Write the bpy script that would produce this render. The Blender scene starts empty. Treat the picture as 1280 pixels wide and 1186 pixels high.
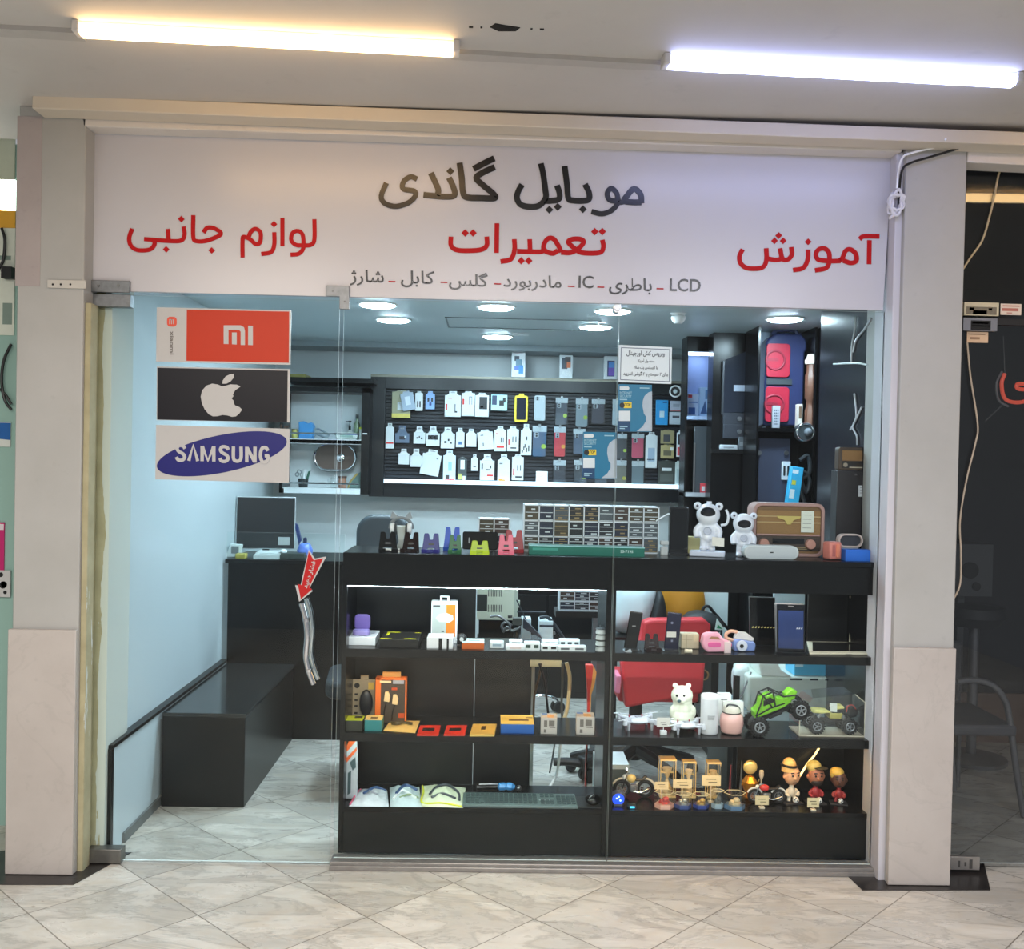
import bpy, math, random
from mathutils import Vector, Matrix, noise
random.seed(7)
PI = math.pi
SC = bpy.context.scene
COL = SC.collection

# ------------------------------------------------------------------ camera
F = 1256.0
YAW, PITCH, ROLL = 0.021, 0.014, 0.021
CY = -3.8
ROT = Matrix.Rotation(-YAW, 3, 'Z') @ Matrix.Rotation(PI/2 - PITCH, 3, 'X') @ Matrix.Rotation(ROLL, 3, 'Z')
def ray(px, py):
    return ROT @ Vector(((px-640)/F, -(py-593)/F, -1.0))
_r = ray(640, 1085)
CZ = 3.8 * -_r.z/_r.y
CAM = Vector((0, CY, CZ))
def P(px, py, Y):
    r = ray(px, py); t = (Y-CY)/r.y
    return CAM + r*t
def G(px, py, z=0.0):
    r = ray(px, py); t = (z-CZ)/r.z
    return CAM + r*t
def PX(px, py, X):
    r = ray(px, py); t = X/r.x
    return CAM + r*t
def kk(Y): return (Y-CY)/F            # metres per pixel at depth plane Y

cd = bpy.data.cameras.new('camera'); cam = bpy.data.objects.new('camera', cd); COL.objects.link(cam)
cd.sensor_fit = 'HORIZONTAL'; cd.sensor_width = 36; cd.lens = F*36/1280; cd.clip_start = .05
cam.matrix_world = Matrix.Translation(CAM) @ ROT.to_4x4()
SC.camera = cam
vs = SC.view_settings
vs.view_transform = 'Standard'; vs.look = 'None'; vs.exposure = 0.45; vs.gamma = 1; vs.use_curve_mapping = False
SC.cycles.transparent_max_bounces = 32
SC.cycles.max_bounces = 10
SC.cycles.sample_clamp_indirect = 6
SC.cycles.caustics_reflective = False; SC.cycles.caustics_refractive = False

# ------------------------------------------------------------------ materials
def lin(c):
    return tuple((v/255/12.92) if v/255 <= .04045 else ((v/255+.055)/1.055)**2.4 for v in c[:3]) + (1,)
_mats = {}
class NT:
    """small helper for writing shader node expressions"""
    def __init__(s, m):
        m.use_nodes = True; s.m = m; s.t = m.node_tree; s.n = s.t.nodes; s.n.clear()
        s.out = s.n.new('ShaderNodeOutputMaterial')
    def node(s, ty, **kw):
        nd = s.n.new(ty)
        for k, v in kw.items():
            if k.startswith('i_'):
                key = k[2:]
                key = int(key) if key.isdigit() else key.replace('_', ' ')
                s.set(nd.inputs[key], v)
            else: setattr(nd, k, v)
        return nd
    def set(s, sock, v):
        if isinstance(v, bpy.types.NodeSocket): s.t.links.new(v, sock)
        else: sock.default_value = v
    def math(s, op, a, b=0.0, c=0.0):
        nd = s.n.new('ShaderNodeMath'); nd.operation = op
        s.set(nd.inputs[0], a); s.set(nd.inputs[1], b); s.set(nd.inputs[2], c)
        return nd.outputs[0]
    def mix(s, f, a, b):
        nd = s.n.new('ShaderNodeMix'); nd.data_type = 'RGBA'
        s.set(nd.inputs[0], f); s.set(nd.inputs[6], a); s.set(nd.inputs[7], b)
        return nd.outputs[2]
    def pos(s):
        return s.n.new('ShaderNodeNewGeometry').outputs['Position']
    def noise(s, scale, detail=3, vec=None, rough=.5, dist=0):
        nd = s.n.new('ShaderNodeTexNoise')
        nd.inputs['Scale'].default_value = scale; nd.inputs['Detail'].default_value = detail
        nd.inputs['Roughness'].default_value = rough; nd.inputs['Distortion'].default_value = dist
        if vec is not None: s.t.links.new(vec, nd.inputs['Vector'])
        return nd.outputs[0]
    def ramp(s, f, p0, p1, c0=(0,0,0,1), c1=(1,1,1,1)):
        nd = s.n.new('ShaderNodeValToRGB'); e = nd.color_ramp.elements
        e[0].position = p0; e[1].position = p1; e[0].color = c0; e[1].color = c1
        s.set(nd.inputs[0], f); return nd.outputs[0]
    def pbr(s, **kw):
        b = s.n.new('ShaderNodeBsdfPrincipled')
        for k, v in kw.items(): s.set(b.inputs[k.replace('_', ' ')], v)
        s.t.links.new(b.outputs[0], s.out.inputs[0]); return b

def m(c, r=.5, metal=0., em=0., spec=.5, var=.06, sc=40., alpha=1., coat=0.):
    """procedural surface: one colour with a faint mottling"""
    key = (tuple(c), r, metal, em, spec, var, sc, alpha, coat)
    if key in _mats: return _mats[key]
    mt = bpy.data.materials.new('surface_%02x%02x%02x' % tuple(int(v) for v in c[:3])); n = NT(mt)
    col = lin(c)
    tc = n.node('ShaderNodeTexCoord').outputs['Object']
    nz = n.noise(sc, 3, tc)
    dark = tuple(v*(1-var) for v in col[:3])+(1,); lite = tuple(min(1, v*(1+var)) for v in col[:3])+(1,)
    cc = n.mix(nz, dark, lite)
    kw = dict(Base_Color=cc, Roughness=r, Metallic=metal, Specular_IOR_Level=spec, Alpha=alpha)
    if coat: kw['Coat_Weight'] = coat
    b = n.pbr(**kw)
    if em:
        n.set(b.inputs['Emission Color'], col); n.set(b.inputs['Emission Strength'], em)
    _mats[key] = mt
    return mt

def glass_mat(name, tint, f0=.05, pw=5.0, rough=0.0):
    mt = bpy.data.materials.new(name); n = NT(mt)
    lw = n.node('ShaderNodeLayerWeight'); lw.inputs[0].default_value = .5
    fac = n.math('MULTIPLY_ADD', n.math('POWER', lw.outputs['Facing'], pw), 1-f0, f0)
    t = n.node('ShaderNodeBsdfTransparent'); t.inputs[0].default_value = tint
    g = n.node('ShaderNodeBsdfGlossy'); g.inputs['Roughness'].default_value = rough
    g.inputs[0].default_value = (.95, .97, .97, 1)
    mx = n.node('ShaderNodeMixShader'); n.set(mx.inputs[0], fac)
    n.t.links.new(t.outputs[0], mx.inputs[1]); n.t.links.new(g.outputs[0], mx.inputs[2])
    n.t.links.new(mx.outputs[0], n.out.inputs[0]); return mt
GLASS = glass_mat('clear_glass', (.96, .988, .984, 1), .011)
DARKGLASS = glass_mat('tinted_glass', (.82, .84, .85, 1), .035)
CLEAR = glass_mat('clear_plastic', (.95, .965, .97, 1), .07, 4.0, .05)
POUCH = glass_mat('clear_pouch_film', (.86, .89, .9, 1), .22, 2.0, .15)

def marble_floor():
    mt = bpy.data.materials.new('diagonal_marble_tiles'); n = NT(mt)
    p = n.pos(); s = n.node('ShaderNodeSeparateXYZ', i_0=p)
    T = .566
    a = n.math('DIVIDE', n.math('ADD', n.math('ADD', s.outputs[0], s.outputs[1]), .81+T*40), T)
    b = n.math('DIVIDE', n.math('ADD', n.math('SUBTRACT', s.outputs[0], s.outputs[1]), -.60+T*40), T)
    fa, fb = n.math('FRACT', a), n.math('FRACT', b)
    da = n.math('MINIMUM', fa, n.math('SUBTRACT', 1.0, fa)); db = n.math('MINIMUM', fb, n.math('SUBTRACT', 1.0, fb))
    d = n.math('MINIMUM', da, db)
    grout = n.math('LESS_THAN', d, .0055)
    ca, cb = n.math('FLOOR', a), n.math('FLOOR', b)
    cv = n.node('ShaderNodeCombineXYZ', i_0=ca, i_1=cb)
    wn = n.node('ShaderNodeTexWhiteNoise', noise_dimensions='3D', i_0=cv.outputs[0])
    off = n.node('ShaderNodeVectorMath', operation='SCALE', i_0=wn.outputs['Color']); off.inputs['Scale'].default_value = 9
    vv = n.node('ShaderNodeVectorMath', operation='ADD', i_0=p, i_1=off.outputs[0]).outputs[0]
    st = n.node('ShaderNodeMapping', i_0=vv); st.inputs['Scale'].default_value = (1.0, 2.6, 1); st.inputs['Rotation'].default_value = (0, 0, .6)
    n1 = n.noise(1.6, 8, st.outputs[0], .62, 1.4)
    n2 = n.noise(5.0, 10, st.outputs[0], .68, .8)
    vein = n.ramp(n.math('ABSOLUTE', n.math('SUBTRACT', n1, .5)), 0.0, .035, (1,1,1,1), (0,0,0,1))
    base = n.mix(n.ramp(n1, .3, .72), lin((214, 208, 198)), lin((172, 168, 160)))
    base = n.mix(n.math('MULTIPLY', n.ramp(n2, .5, .75), .55), base, lin((188, 172, 148)))
    base = n.mix(n.math('MULTIPLY', vein, .4), base, lin((128, 124, 116)))
    tint = n.math('MULTIPLY_ADD', wn.outputs['Value'], .16, .90)
    cc = n.node('ShaderNodeVectorMath', operation='SCALE', i_0=base); n.set(cc.inputs['Scale'], tint)
    # dirt specks
    sp = n.ramp(n.noise(26, 2, p, .5), .71, .76)
    cc2 = n.mix(n.math('MULTIPLY', sp, .5), cc.outputs[0], lin((120, 100, 80)))
    cc3 = n.mix(n.math('MULTIPLY', grout, .8), cc2, lin((96, 88, 76)))
    n.pbr(Base_Color=cc3, Roughness=n.math('MULTIPLY_ADD', n2, .22, .18), Specular_IOR_Level=.5)
    return mt
def plaster(name, c, c2, scale=3.0, rough=.7, vein=0.0):
    mt = bpy.data.materials.new(name); n = NT(mt); p = n.pos()
    n1 = n.noise(scale, 6, p, .6); n2 = n.noise(scale*9, 4, p, .6)
    cc = n.mix(n.ramp(n1, .35, .7), lin(c), lin(c2))
    cc = n.mix(n.math('MULTIPLY', n.ramp(n2, .62, .75), .18), cc, lin(tuple(v*.75 for v in c)))
    if vein:
        nv = n.noise(2.2, 8, p, .6, 1.5)
        v = n.ramp(n.math('ABSOLUTE', n.math('SUBTRACT', nv, .5)), 0, .02, (1,1,1,1), (0,0,0,1))
        cc = n.mix(n.math('MULTIPLY', v, vein), cc, lin(tuple(q*.7 for q in c)))
    n.pbr(Base_Color=cc, Roughness=rough)
    return mt
def peel():
    """raw olive plaster with a ragged strip of peeled white paint"""
    mt = bpy.data.materials.new('peeling_jamb_plaster'); n = NT(mt); p = n.pos()
    s = n.node('ShaderNodeSeparateXYZ', i_0=p)
    mp = n.node('ShaderNodeMapping', i_0=p); mp.inputs['Scale'].default_value = (18, 18, 2.2)
    n1 = n.noise(1.0, 6, mp.outputs[0], .6)
    xe = P(124, 700, .0).x
    edge = n.math('ADD', s.outputs[0], n.math('MULTIPLY', n.math('SUBTRACT', n1, .5), .09))
    white = n.math('GREATER_THAN', edge, xe)
    n2 = n.noise(11, 5, p, .6)
    cc = n.mix(n2, lin((140, 132, 100)), lin((186, 178, 146)))
    cc = n.mix(white, cc, lin((196, 200, 192)))
    n.pbr(Base_Color=cc, Roughness=.85); return mt
M_FLOOR = marble_floor()
M_PILLAR = plaster('pillar_paint', (174, 173, 170), (163, 162, 158), 2.2, .55)
M_CLAD = plaster('marble_cladding', (182, 175, 169), (172, 164, 158), 3.5, .35, .12)
M_CEIL = plaster('ceiling_paint', (196, 192, 188), (186, 182, 178), 1.2, .7)
M_SOFFIT = plaster('soffit_paint', (214, 208, 202), (204, 198, 192), 2, .6)
M_BLACKMARBLE = plaster('black_marble', (52, 48, 46), (30, 28, 28), 9, .3, .6)
M_WALLW = m((200, 212, 216), .35, var=.02, sc=3, coat=.15)
M_BACKW = m((205, 212, 214), .55, var=.05, sc=3)
M_LAM = m((8, 8, 10), .25, var=.2, sc=6, spec=.35)
M_LAM2 = m((11, 12, 14), .33, var=.15, sc=6, spec=.35)
M_BLK = m((10, 10, 12), .4)
M_WHITE = m((232, 234, 234), .45, var=.03)
M_GWHITE = m((238, 240, 242), .15, var=.02)
M_STEEL = m((128, 130, 132), .42, 1., var=.3, sc=60)
M_CHROME = m((235, 236, 238), .1, 1., var=.03)
M_EDGE = m((236, 246, 243), .12, var=.05)
M_RUB = m((22, 22, 23), .7)
M_RED = m((200, 40, 44), .4); M_SIGNRED = m((178, 10, 16), .5, var=.02, spec=.2); M_SIGNBLK = m((15, 13, 16), .25, var=.05)

# ------------------------------------------------------------------ mesh builder
class MB:
    def __init__(s): s.v = []; s.f = []; s.mi = []; s.X = Matrix.Identity(4)
    def add(s, vs, fs, mi=0):
        o = len(s.v); s.v += [s.X @ Vector(v) for v in vs]
        for f in fs: s.f.append([o+i for i in f]); s.mi.append(mi)
        return s
    def bx(s, x0, x1, y0, y1, z0, z1, mi=0):
        return s.add([(x0,y0,z0),(x1,y0,z0),(x1,y1,z0),(x0,y1,z0),(x0,y0,z1),(x1,y0,z1),(x1,y1,z1),(x0,y1,z1)],
            [(0,3,2,1),(4,5,6,7),(0,1,5,4),(1,2,6,5),(2,3,7,6),(3,0,4,7)], mi)
    def box(s, c, d, mi=0, R=None):
        X = s.X
        s.X = X @ Matrix.Translation(c) @ (R.to_4x4() if R is not None else Matrix.Identity(4))
        a, b, e = d[0]/2, d[1]/2, d[2]/2
        s.bx(-a, a, -b, b, -e, e, mi); s.X = X; return s
    def frame(s, X): s.X = X; return s
    def prism(s, poly, y0, y1, mi=0):
        """outline in x,z pushed from y0 to y1"""
        n = len(poly)
        A = sum(poly[i][0]*poly[(i+1)%n][1]-poly[(i+1)%n][0]*poly[i][1] for i in range(n))
        if A < 0: poly = poly[::-1]
        vs = [(x, y0, z) for x, z in poly] + [(x, y1, z) for x, z in poly]
        fs = [tuple(range(n)), tuple(range(2*n-1, n-1, -1))] + [(i, n+i, n+(i+1)%n, (i+1)%n) for i in range(n)]
        return s.add(vs, fs, mi)
    def prismz(s, poly, z0, z1, mi=0):
        n = len(poly)
        A = sum(poly[i][0]*poly[(i+1)%n][1]-poly[(i+1)%n][0]*poly[i][1] for i in range(n))
        if A < 0: poly = poly[::-1]
        vs = [(x, y, z0) for x, y in poly] + [(x, y, z1) for x, y in poly]
        fs = [tuple(range(n-1, -1, -1)), tuple(range(n, 2*n))] + [(i, (i+1)%n, n+(i+1)%n, n+i) for i in range(n)]
        return s.add(vs, fs, mi)
    def cyl(s, p0, p1, r0, r1=None, n=20, mi=0):
        r1 = r0 if r1 is None else r1
        p0, p1 = Vector(p0), Vector(p1); d = (p1-p0).normalized()
        a = d.orthogonal().normalized(); b = d.cross(a)
        vs = [p0+(a*math.cos(2*PI*i/n)+b*math.sin(2*PI*i/n))*r0 for i in range(n)] + [p1+(a*math.cos(2*PI*i/n)+b*math.sin(2*PI*i/n))*r1 for i in range(n)]
        fs = [(i, (i+1)%n, n+(i+1)%n, n+i) for i in range(n)] + [tuple(range(n-1, -1, -1)), tuple(range(n, 2*n))]
        return s.add(vs, fs, mi)
    def lathe(s, prof, c=(0,0,0), n=28, mi=0):
        vs = []; fs = []; k = len(prof)
        for i in range(n):
            a = 2*PI*i/n
            for r, z in prof: vs.append((c[0]+max(r, 1e-5)*math.cos(a), c[1]+max(r, 1e-5)*math.sin(a), c[2]+z))
        for i in range(n):
            j = (i+1) % n
            for q in range(k-1): fs.append((i*k+q, j*k+q, j*k+q+1, i*k+q+1))
        fs.append(tuple(i*k for i in range(n-1, -1, -1))); fs.append(tuple(i*k+k-1 for i in range(n)))
        return s.add(vs, fs, mi)
    def sph(s, c, r, mi=0, n=16):
        if not hasattr(r, '__len__'): r = (r, r, r)
        h = n//2; vs = [(c[0], c[1], c[2]-r[2])]; fs = []
        for i in range(1, h):
            t = -PI/2+PI*i/h
            for j in range(n):
                a = 2*PI*j/n
                vs.append((c[0]+r[0]*math.cos(t)*math.cos(a), c[1]+r[1]*math.cos(t)*math.sin(a), c[2]+r[2]*math.sin(t)))
        vs.append((c[0], c[1], c[2]+r[2])); T = len(vs)-1
        for j in range(n):
            q = (j+1) % n
            fs.append((0, 1+q, 1+j)); fs.append((T, T-n+j, T-n+q))
            for i in range(h-2): fs.append((1+i*n+j, 1+i*n+q, 1+(i+1)*n+q, 1+(i+1)*n+j))
        return s.add(vs, fs, mi)
    def tube(s, pts, r, n=8, mi=0, closed=False, smooth=True):
        pts = [Vector(p) for p in pts]
        if smooth and len(pts) > 2: pts = spline(pts, closed=closed)
        rr = r if hasattr(r, '__len__') else [r]*len(pts)
        if len(rr) != len(pts):
            rr = [rr[0]+(rr[-1]-rr[0])*i/(len(pts)-1) for i in range(len(pts))]
        N = len(pts); vs = []; fs = []; a = None
        for i, p in enumerate(pts):
            if closed: d = pts[(i+1) % N]-pts[i-1]
            else: d = pts[min(i+1, N-1)]-pts[max(i-1, 0)]
            d = d.normalized() if d.length > 1e-9 else Vector((0,0,1))
            if a is None: a = d.orthogonal().normalized()
            a = (a-d*a.dot(d)); a = a.normalized() if a.length > 1e-6 else d.orthogonal().normalized()
            b = d.cross(a)
            for j in range(n):
                t = 2*PI*j/n; vs.append(p+(a*math.cos(t)+b*math.sin(t))*rr[i])
        for i in range(N if closed else N-1):
            i2 = (i+1) % N
            for j in range(n):
                q = (j+1) % n; fs.append((i*n+j, i*n+q, i2*n+q, i2*n+j))
        if not closed: fs.append(tuple(range(n-1, -1, -1))); fs.append(tuple((N-1)*n+j for j in range(n)))
        return s.add(vs, fs, mi)
    def torus(s, c, axis, R, r, n=28, k=10, mi=0):
        ax = Vector(axis).normalized(); a = ax.orthogonal().normalized(); b = ax.cross(a); c = Vector(c)
        return s.tube([c+(a*math.cos(2*PI*i/n)+b*math.sin(2*PI*i/n))*R for i in range(n)], r, k, mi, True, False)
    def grid(s, fn, nu, nv, mi=0):
        vs = [fn(i/nu, j/nv) for i in range(nu+1) for j in range(nv+1)]
        fs = [(i*(nv+1)+j, (i+1)*(nv+1)+j, (i+1)*(nv+1)+j+1, i*(nv+1)+j+1) for i in range(nu) for j in range(nv)]
        return s.add(vs, fs, mi)
    def build(s, name, mats, parent=None, bevel=0., seg=2, subsurf=0, remesh=0., loc=None, solid=0., ang=40):
        if not isinstance(mats, (list, tuple)): mats = [mats]
        org = Vector((0,0,0))
        if parent is None and loc is not None: org = Vector(loc)
        me = bpy.data.meshes.new(name)
        me.from_pydata([tuple(v) for v in s.v], [], s.f)
        for mt in mats: me.materials.append(mt)
        for p, i in zip(me.polygons, s.mi): p.material_index = i; p.use_smooth = True
        me.update(); me.set_sharp_from_angle(angle=math.radians(ang))
        o = bpy.data.objects.new(name, me); COL.objects.link(o)
        if loc is not None: o.location = loc
        if parent is not None: o.parent = parent
        if solid:
            md = o.modifiers.new('thick', 'SOLIDIFY'); md.thickness = solid
        if remesh:
            md = o.modifiers.new('skin', 'REMESH'); md.mode = 'VOXEL'; md.voxel_size = remesh; md.use_smooth_shade = True
            md = o.modifiers.new('soft', 'SMOOTH'); md.iterations = 3; md.factor = .5
        if bevel:
            md = o.modifiers.new('bevel', 'BEVEL'); md.width = bevel; md.segments = seg; md.limit_method = 'ANGLE'; md.angle_limit = math.radians(50)
        if subsurf:
            md = o.modifiers.new('sub', 'SUBSURF'); md.levels = subsurf; md.render_levels = subsurf
        return o
def spline(pts, closed=False, k=6):
    out = []; N = len(pts)
    segs = N if closed else N-1
    for i in range(segs):
        p0 = pts[(i-1) % N] if (closed or i > 0) else pts[0]*2-pts[1]
        p1 = pts[i]; p2 = pts[(i+1) % N]
        p3 = pts[(i+2) % N] if (closed or i+2 < N) else pts[-1]*2-pts[-2]
        for j in range(k):
            t = j/k
            out.append(.5*((2*p1)+(p2-p0)*t+(2*p0-5*p1+4*p2-p3)*t*t+(3*p1-p0-3*p2+p3)*t**3))
    if not closed: out.append(pts[-1].copy())
    return out
def rrect(w, h, r, n=4, cx=0., cz=0.):
    r = min(r, w/2-1e-5, h/2-1e-5); out = []
    for sx, sz, a0 in ((1,1,0), (-1,1,90), (-1,-1,180), (1,-1,270)):
        for i in range(n+1):
            a = math.radians(a0+90*i/n)
            out.append((cx+sx*(w/2-r)+r*math.cos(a), cz+sz*(h/2-r)+r*math.sin(a)))
    return out
def tag(o, label, cat, group=None, kind=None):
    o['label'] = label; o['category'] = cat
    if group: o['group'] = group
    if kind: o['kind'] = kind
    return o
def thing(name, label, cat, loc=(0,0,0), rz=0., group=None):
    o = bpy.data.objects.new(name, None); COL.objects.link(o); o.empty_display_size = .05
    o.location = loc; o.rotation_euler = (0, 0, rz)
    return tag(o, label, cat, group)
def struct(o, label, cat):
    o['label'] = label; o['category'] = cat; o['kind'] = 'structure'; return o

# ------------------------------------------------------------------ lettering
_FORMS = {  # isolated, final, initial, medial
 'ا':(0xFE8D,0xFE8E,0,0),'آ':(0xFE81,0xFE82,0,0),'ب':(0xFE8F,0xFE90,0xFE91,0xFE92),'پ':(0xFB56,0xFB57,0xFB58,0xFB59),'ت':(0xFE95,0xFE96,0xFE97,0xFE98),
 'ج':(0xFE9D,0xFE9E,0xFE9F,0xFEA0),'ح':(0xFEA1,0xFEA2,0xFEA3,0xFEA4),'د':(0xFEA9,0xFEAA,0,0),'ر':(0xFEAD,0xFEAE,0,0),'ز':(0xFEAF,0xFEB0,0,0),'ژ':(0xFB8A,0xFB8B,0,0),
 'س':(0xFEB1,0xFEB2,0xFEB3,0xFEB4),'ش':(0xFEB5,0xFEB6,0xFEB7,0xFEB8),'ص':(0xFEB9,0xFEBA,0xFEBB,0xFEBC),'ط':(0xFEC1,0xFEC2,0xFEC3,0xFEC4),'ف':(0xFED1,0xFED2,0xFED3,0xFED4),
 'ک':(0xFB8E,0xFB8F,0xFB90,0xFB91),'گ':(0xFB92,0xFB93,0xFB94,0xFB95),'ل':(0xFEDD,0xFEDE,0xFEDF,0xFEE0),'م':(0xFEE1,0xFEE2,0xFEE3,0xFEE4),'ن':(0xFEE5,0xFEE6,0xFEE7,0xFEE8),
 'و':(0xFEED,0xFEEE,0,0),'ه':(0xFEE9,0xFEEA,0xFEEB,0xFEEC),'ی':(0xFBFC,0xFBFD,0xFBFE,0xFBFF),'ع':(0xFEC9,0xFECA,0xFECB,0xFECC)}
def shape_fa(t):
    out = []
    for i, ch in enumerate(t):
        if ch in _FORMS:
            f = _FORMS[ch]
            pj = i > 0 and t[i-1] in _FORMS and _FORMS[t[i-1]][2] != 0
            nj = i+1 < len(t) and t[i+1] in _FORMS and f[2] != 0
            out.append(chr(f[3] if pj and nj else f[1] if pj else f[2] if nj else f[0]))
        else: out.append(ch)
    return ''.join(out[::-1])
def text_geo(body, bold=0.):
    cu = bpy.data.curves.new('lettering', 'FONT'); cu.body = body; cu.size = 1; cu.resolution_u = 3; cu.offset = bold
    o = bpy.data.objects.new('lettering', cu); COL.objects.link(o)
    dg = bpy.context.evaluated_depsgraph_get(); dg.update()
    me = o.evaluated_get(dg).to_mesh()
    vs = [v.co.copy() for v in me.vertices]; fs = [tuple(p.vertices) for p in me.polygons]
    bpy.data.objects.remove(o); bpy.data.curves.remove(cu)
    return vs, fs
def put_text(mb, body, x0, x1, z0, z1, y, mi=0, bold=0., keep=False):
    """letters fitted into x0..x1, z0..z1 on the plane y (read from -y)"""
    vs, fs = text_geo(body, bold)
    if not vs: return
    ax, bx_ = min(v.x for v in vs), max(v.x for v in vs); ay, by = min(v.y for v in vs), max(v.y for v in vs)
    sx = (x1-x0)/(bx_-ax); sz = (z1-z0)/(by-ay)
    if keep: sx = sz = min(sx, sz)
    mb.add([(x0+(v.x-ax)*sx, y, z0+(v.y-ay)*sz) for v in vs], fs, mi)
def stroke(mb, pts, w, y0, y1, mi=0, smooth=True, mp=None):
    """a pen stroke of width w through px points, as a thin raised letter"""
    p = [Vector((a[0], a[1], 0)) for a in pts]
    if smooth and len(p) > 2: p = spline(p, k=5)
    N = len(p); L = []; R = []
    for i in range(N):
        d = p[min(i+1, N-1)]-p[max(i-1, 0)]; d.normalize(); nn = Vector((-d.y, d.x, 0))*w/2
        L.append(p[i]+nn); R.append(p[i]-nn)
    for i in range(N-1):
        q = [mp(v.x, v.y) for v in (L[i], L[i+1], R[i+1], R[i])]
        yy = y0-i*2.5e-5   # each piece a hair proud of the last, so crossings stay clean
        mb.add([(v[0], yy, v[2]) for v in q]+[(v[0], y1, v[2]) for v in q], [(0,1,2,3),(7,6,5,4),(0,4,5,1),(2,6,7,3),(1,5,6,2),(3,7,4,0)], mi)
# ------------------------------------------------------------------ the shell of the place
ZC = 2.80                                   # corridor ceiling
XL = P(134, 700, .05).x                     # shop left wall
XR = P(1096, 700, .05).x                    # shop right edge at the glass
XB = 1.735                                   # right wall deeper in the shop
YB = 2.95                                   # back wall
ZI = 2.29                                   # shop ceiling
YS = -.018                                   # face of the sign
ZSB = P(610, 377, YS).z                     # bottom of the sign
mb = MB(); mb.bx(-4.2, 4.2, -5.2, 4.2, -.06, 0)
struct(mb.build('floor', M_FLOOR), 'diagonal pale veined marble floor tiles', 'floor')
mb = MB(); mb.bx(-4.2, 4.2, -4.6, .3, ZC, ZC+.08)
# ragged hole left by a removed fitting
struct(mb.build('ceiling_corridor', M_CEIL), 'grey painted corridor ceiling above the shopfront', 'ceiling')
mb = MB(); h = G(632, 35, ZC)
mb.prismz([(h.x-.045, h.y-.005), (h.x-.02, h.y+.02), (h.x+.03, h.y+.016), (h.x+.042, h.y-.008), (h.x, h.y-.02), (h.x-.03, h.y-.03)], ZC-.002, ZC+.001)
for dx, w in ((-.1, .012), (-.07, .006), (.075, .006), (.105, .012)): mb.bx(h.x+dx-w/2, h.x+dx+w/2, h.y-.005, h.y+.003, ZC-.002, ZC+.001)
tag(mb.build('ceiling_hole', m((18, 17, 16), .9)), 'dark ragged hole with screw marks in the grey corridor ceiling', 'hole')
# pillars
def edge_x(px, py, Y): return P(px, py, Y).x
YP = -.10
def pillar(name, xl, xr, topy, split, lab):
    mid = (xl+xr)/2
    mb = MB(); mb.bx(P(xl[0] if 0 else xl, 600, YP).x, P(xr, 600, YP).x, YP, .25, 0, ZC)
    o = mb.build(name, M_PILLAR, bevel=.004); struct(o, lab, 'pillar')
    z = P(mid, split, YP-.02).z
    mb = MB(); mb.bx(P(xl-2, 600, YP).x, P(xr, 600, YP).x, YP-.022, YP-.001, .004, z)
    mb.build('cladding', M_CLAD, o, bevel=.003)
    return o
# pillar columns (parented cladding sits in the pillar's own space: both at the origin)
pl = pillar('wall_left_pillar', 18, 101, 130, 787, 'greyish white pillar left of the glass door, stone cladding below')
pr = pillar('wall_right_pillar', 1122, 1198, 190, 810, 'greyish white pillar right of the shop window, stone cladding below')
# old paint patches on the left pillar
mb = MB(); 
q0, q1 = P(22, 145, YP), P(50, 358, YP)
mb.bx(q0.x, q1.x, YP-.0015, YP+.001, q1.z, q0.z)
mb.build('paint_patch', plaster('mauve_paint_patch', (172, 162, 160), (164, 154, 152), 4, .6), pl)
# raw door jamb
XJ0, XJ1 = P(100, 700, 0).x, P(137, 700, 0).x
mb = MB(); mb.bx(XJ0-.01, XJ1-.012, .022, .25, 0, ZSB+.3)
mb.bx(XJ0-.01, XJ0+.028, -.012, .022, 0, ZSB)
mb.bx(XJ0+.034, XJ0+.05, .008, .022, 0, ZSB)
a_, b_ = P(101.5, 700, -.085).x, P(109, 700, -.085).x; mb.bx(a_, b_, -.085, -.02, 0, ZSB-.05)
struct(mb.build('trim_1', peel(), bevel=.003), 'raw olive plaster jamb with peeling white paint beside the glass door', 'door jamb')
# frame strip right of the sign and window
x0, x1 = P(1103, 600, -.02).x, P(1123, 600, -.02).x
mb = MB(); mb.bx(x0, x1, -.075, .1, 0, P(1118, 190, -.07).z)
struct(mb.build('trim_2', m((196, 194, 200), .5, var=.05, sc=8), bevel=.004), 'pale upright frame strip between the shop window and right pillar', 'frame')
# wall over the sign
mb = MB(); mb.bx(XJ0-.02, x1, .0, .25, P(610, 182, YS).z-.02, ZC)
mb.bx(XJ0, x1, .0, .25, ZI+.03, P(610, 182, YS).z)
struct(mb.build('wall_front', M_SOFFIT), 'wall strip above the white shop sign', 'wall')
# conduit trunking at the ceiling corner : two runs, tilted as fitted
def run(name, pa, pb, hgt, Y, dep, mat, lab, cat):
    a, b = P(pa[0], pa[1], Y), P(pb[0], pb[1], Y)
    d = (b-a); L = d.length
    X = Matrix.Translation(a) @ Matrix.Rotation(-math.atan2(d.z, d.x), 4, 'Y')
    mb = MB().frame(X); mb.bx(0, L, 0, dep, -hgt, 0)
    return struct(mb.build(name, mat, bevel=.004), lab, cat)
run('trim_3', (40, 118), (1320, 166), .049, -.20, .1, m((206, 196, 180), .5, var=.06, sc=5), 'long cream trunking box along the ceiling corner', 'trunking')
mb = MB(); q = [P(x, y, -.10) for x, y in ((101, 134), (1129, 174), (1128, 189.5), (104, 158))]; mb.prism([(v.x, v.z) for v in q], -.10, 0)
struct(mb.build('trim_4', M_SOFFIT, bevel=.004), 'white boxed ledge over the shop sign', 'ledge')
mb = MB(); q = [P(x, y, -.012) for x, y in ((116, 155), (1120, 186), (1120, 196), (116, 167))]; mb.prism([(v.x, v.z) for v in q], -.012, 0)  # solid black strip paints in the shade of the gap over the sign
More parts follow.
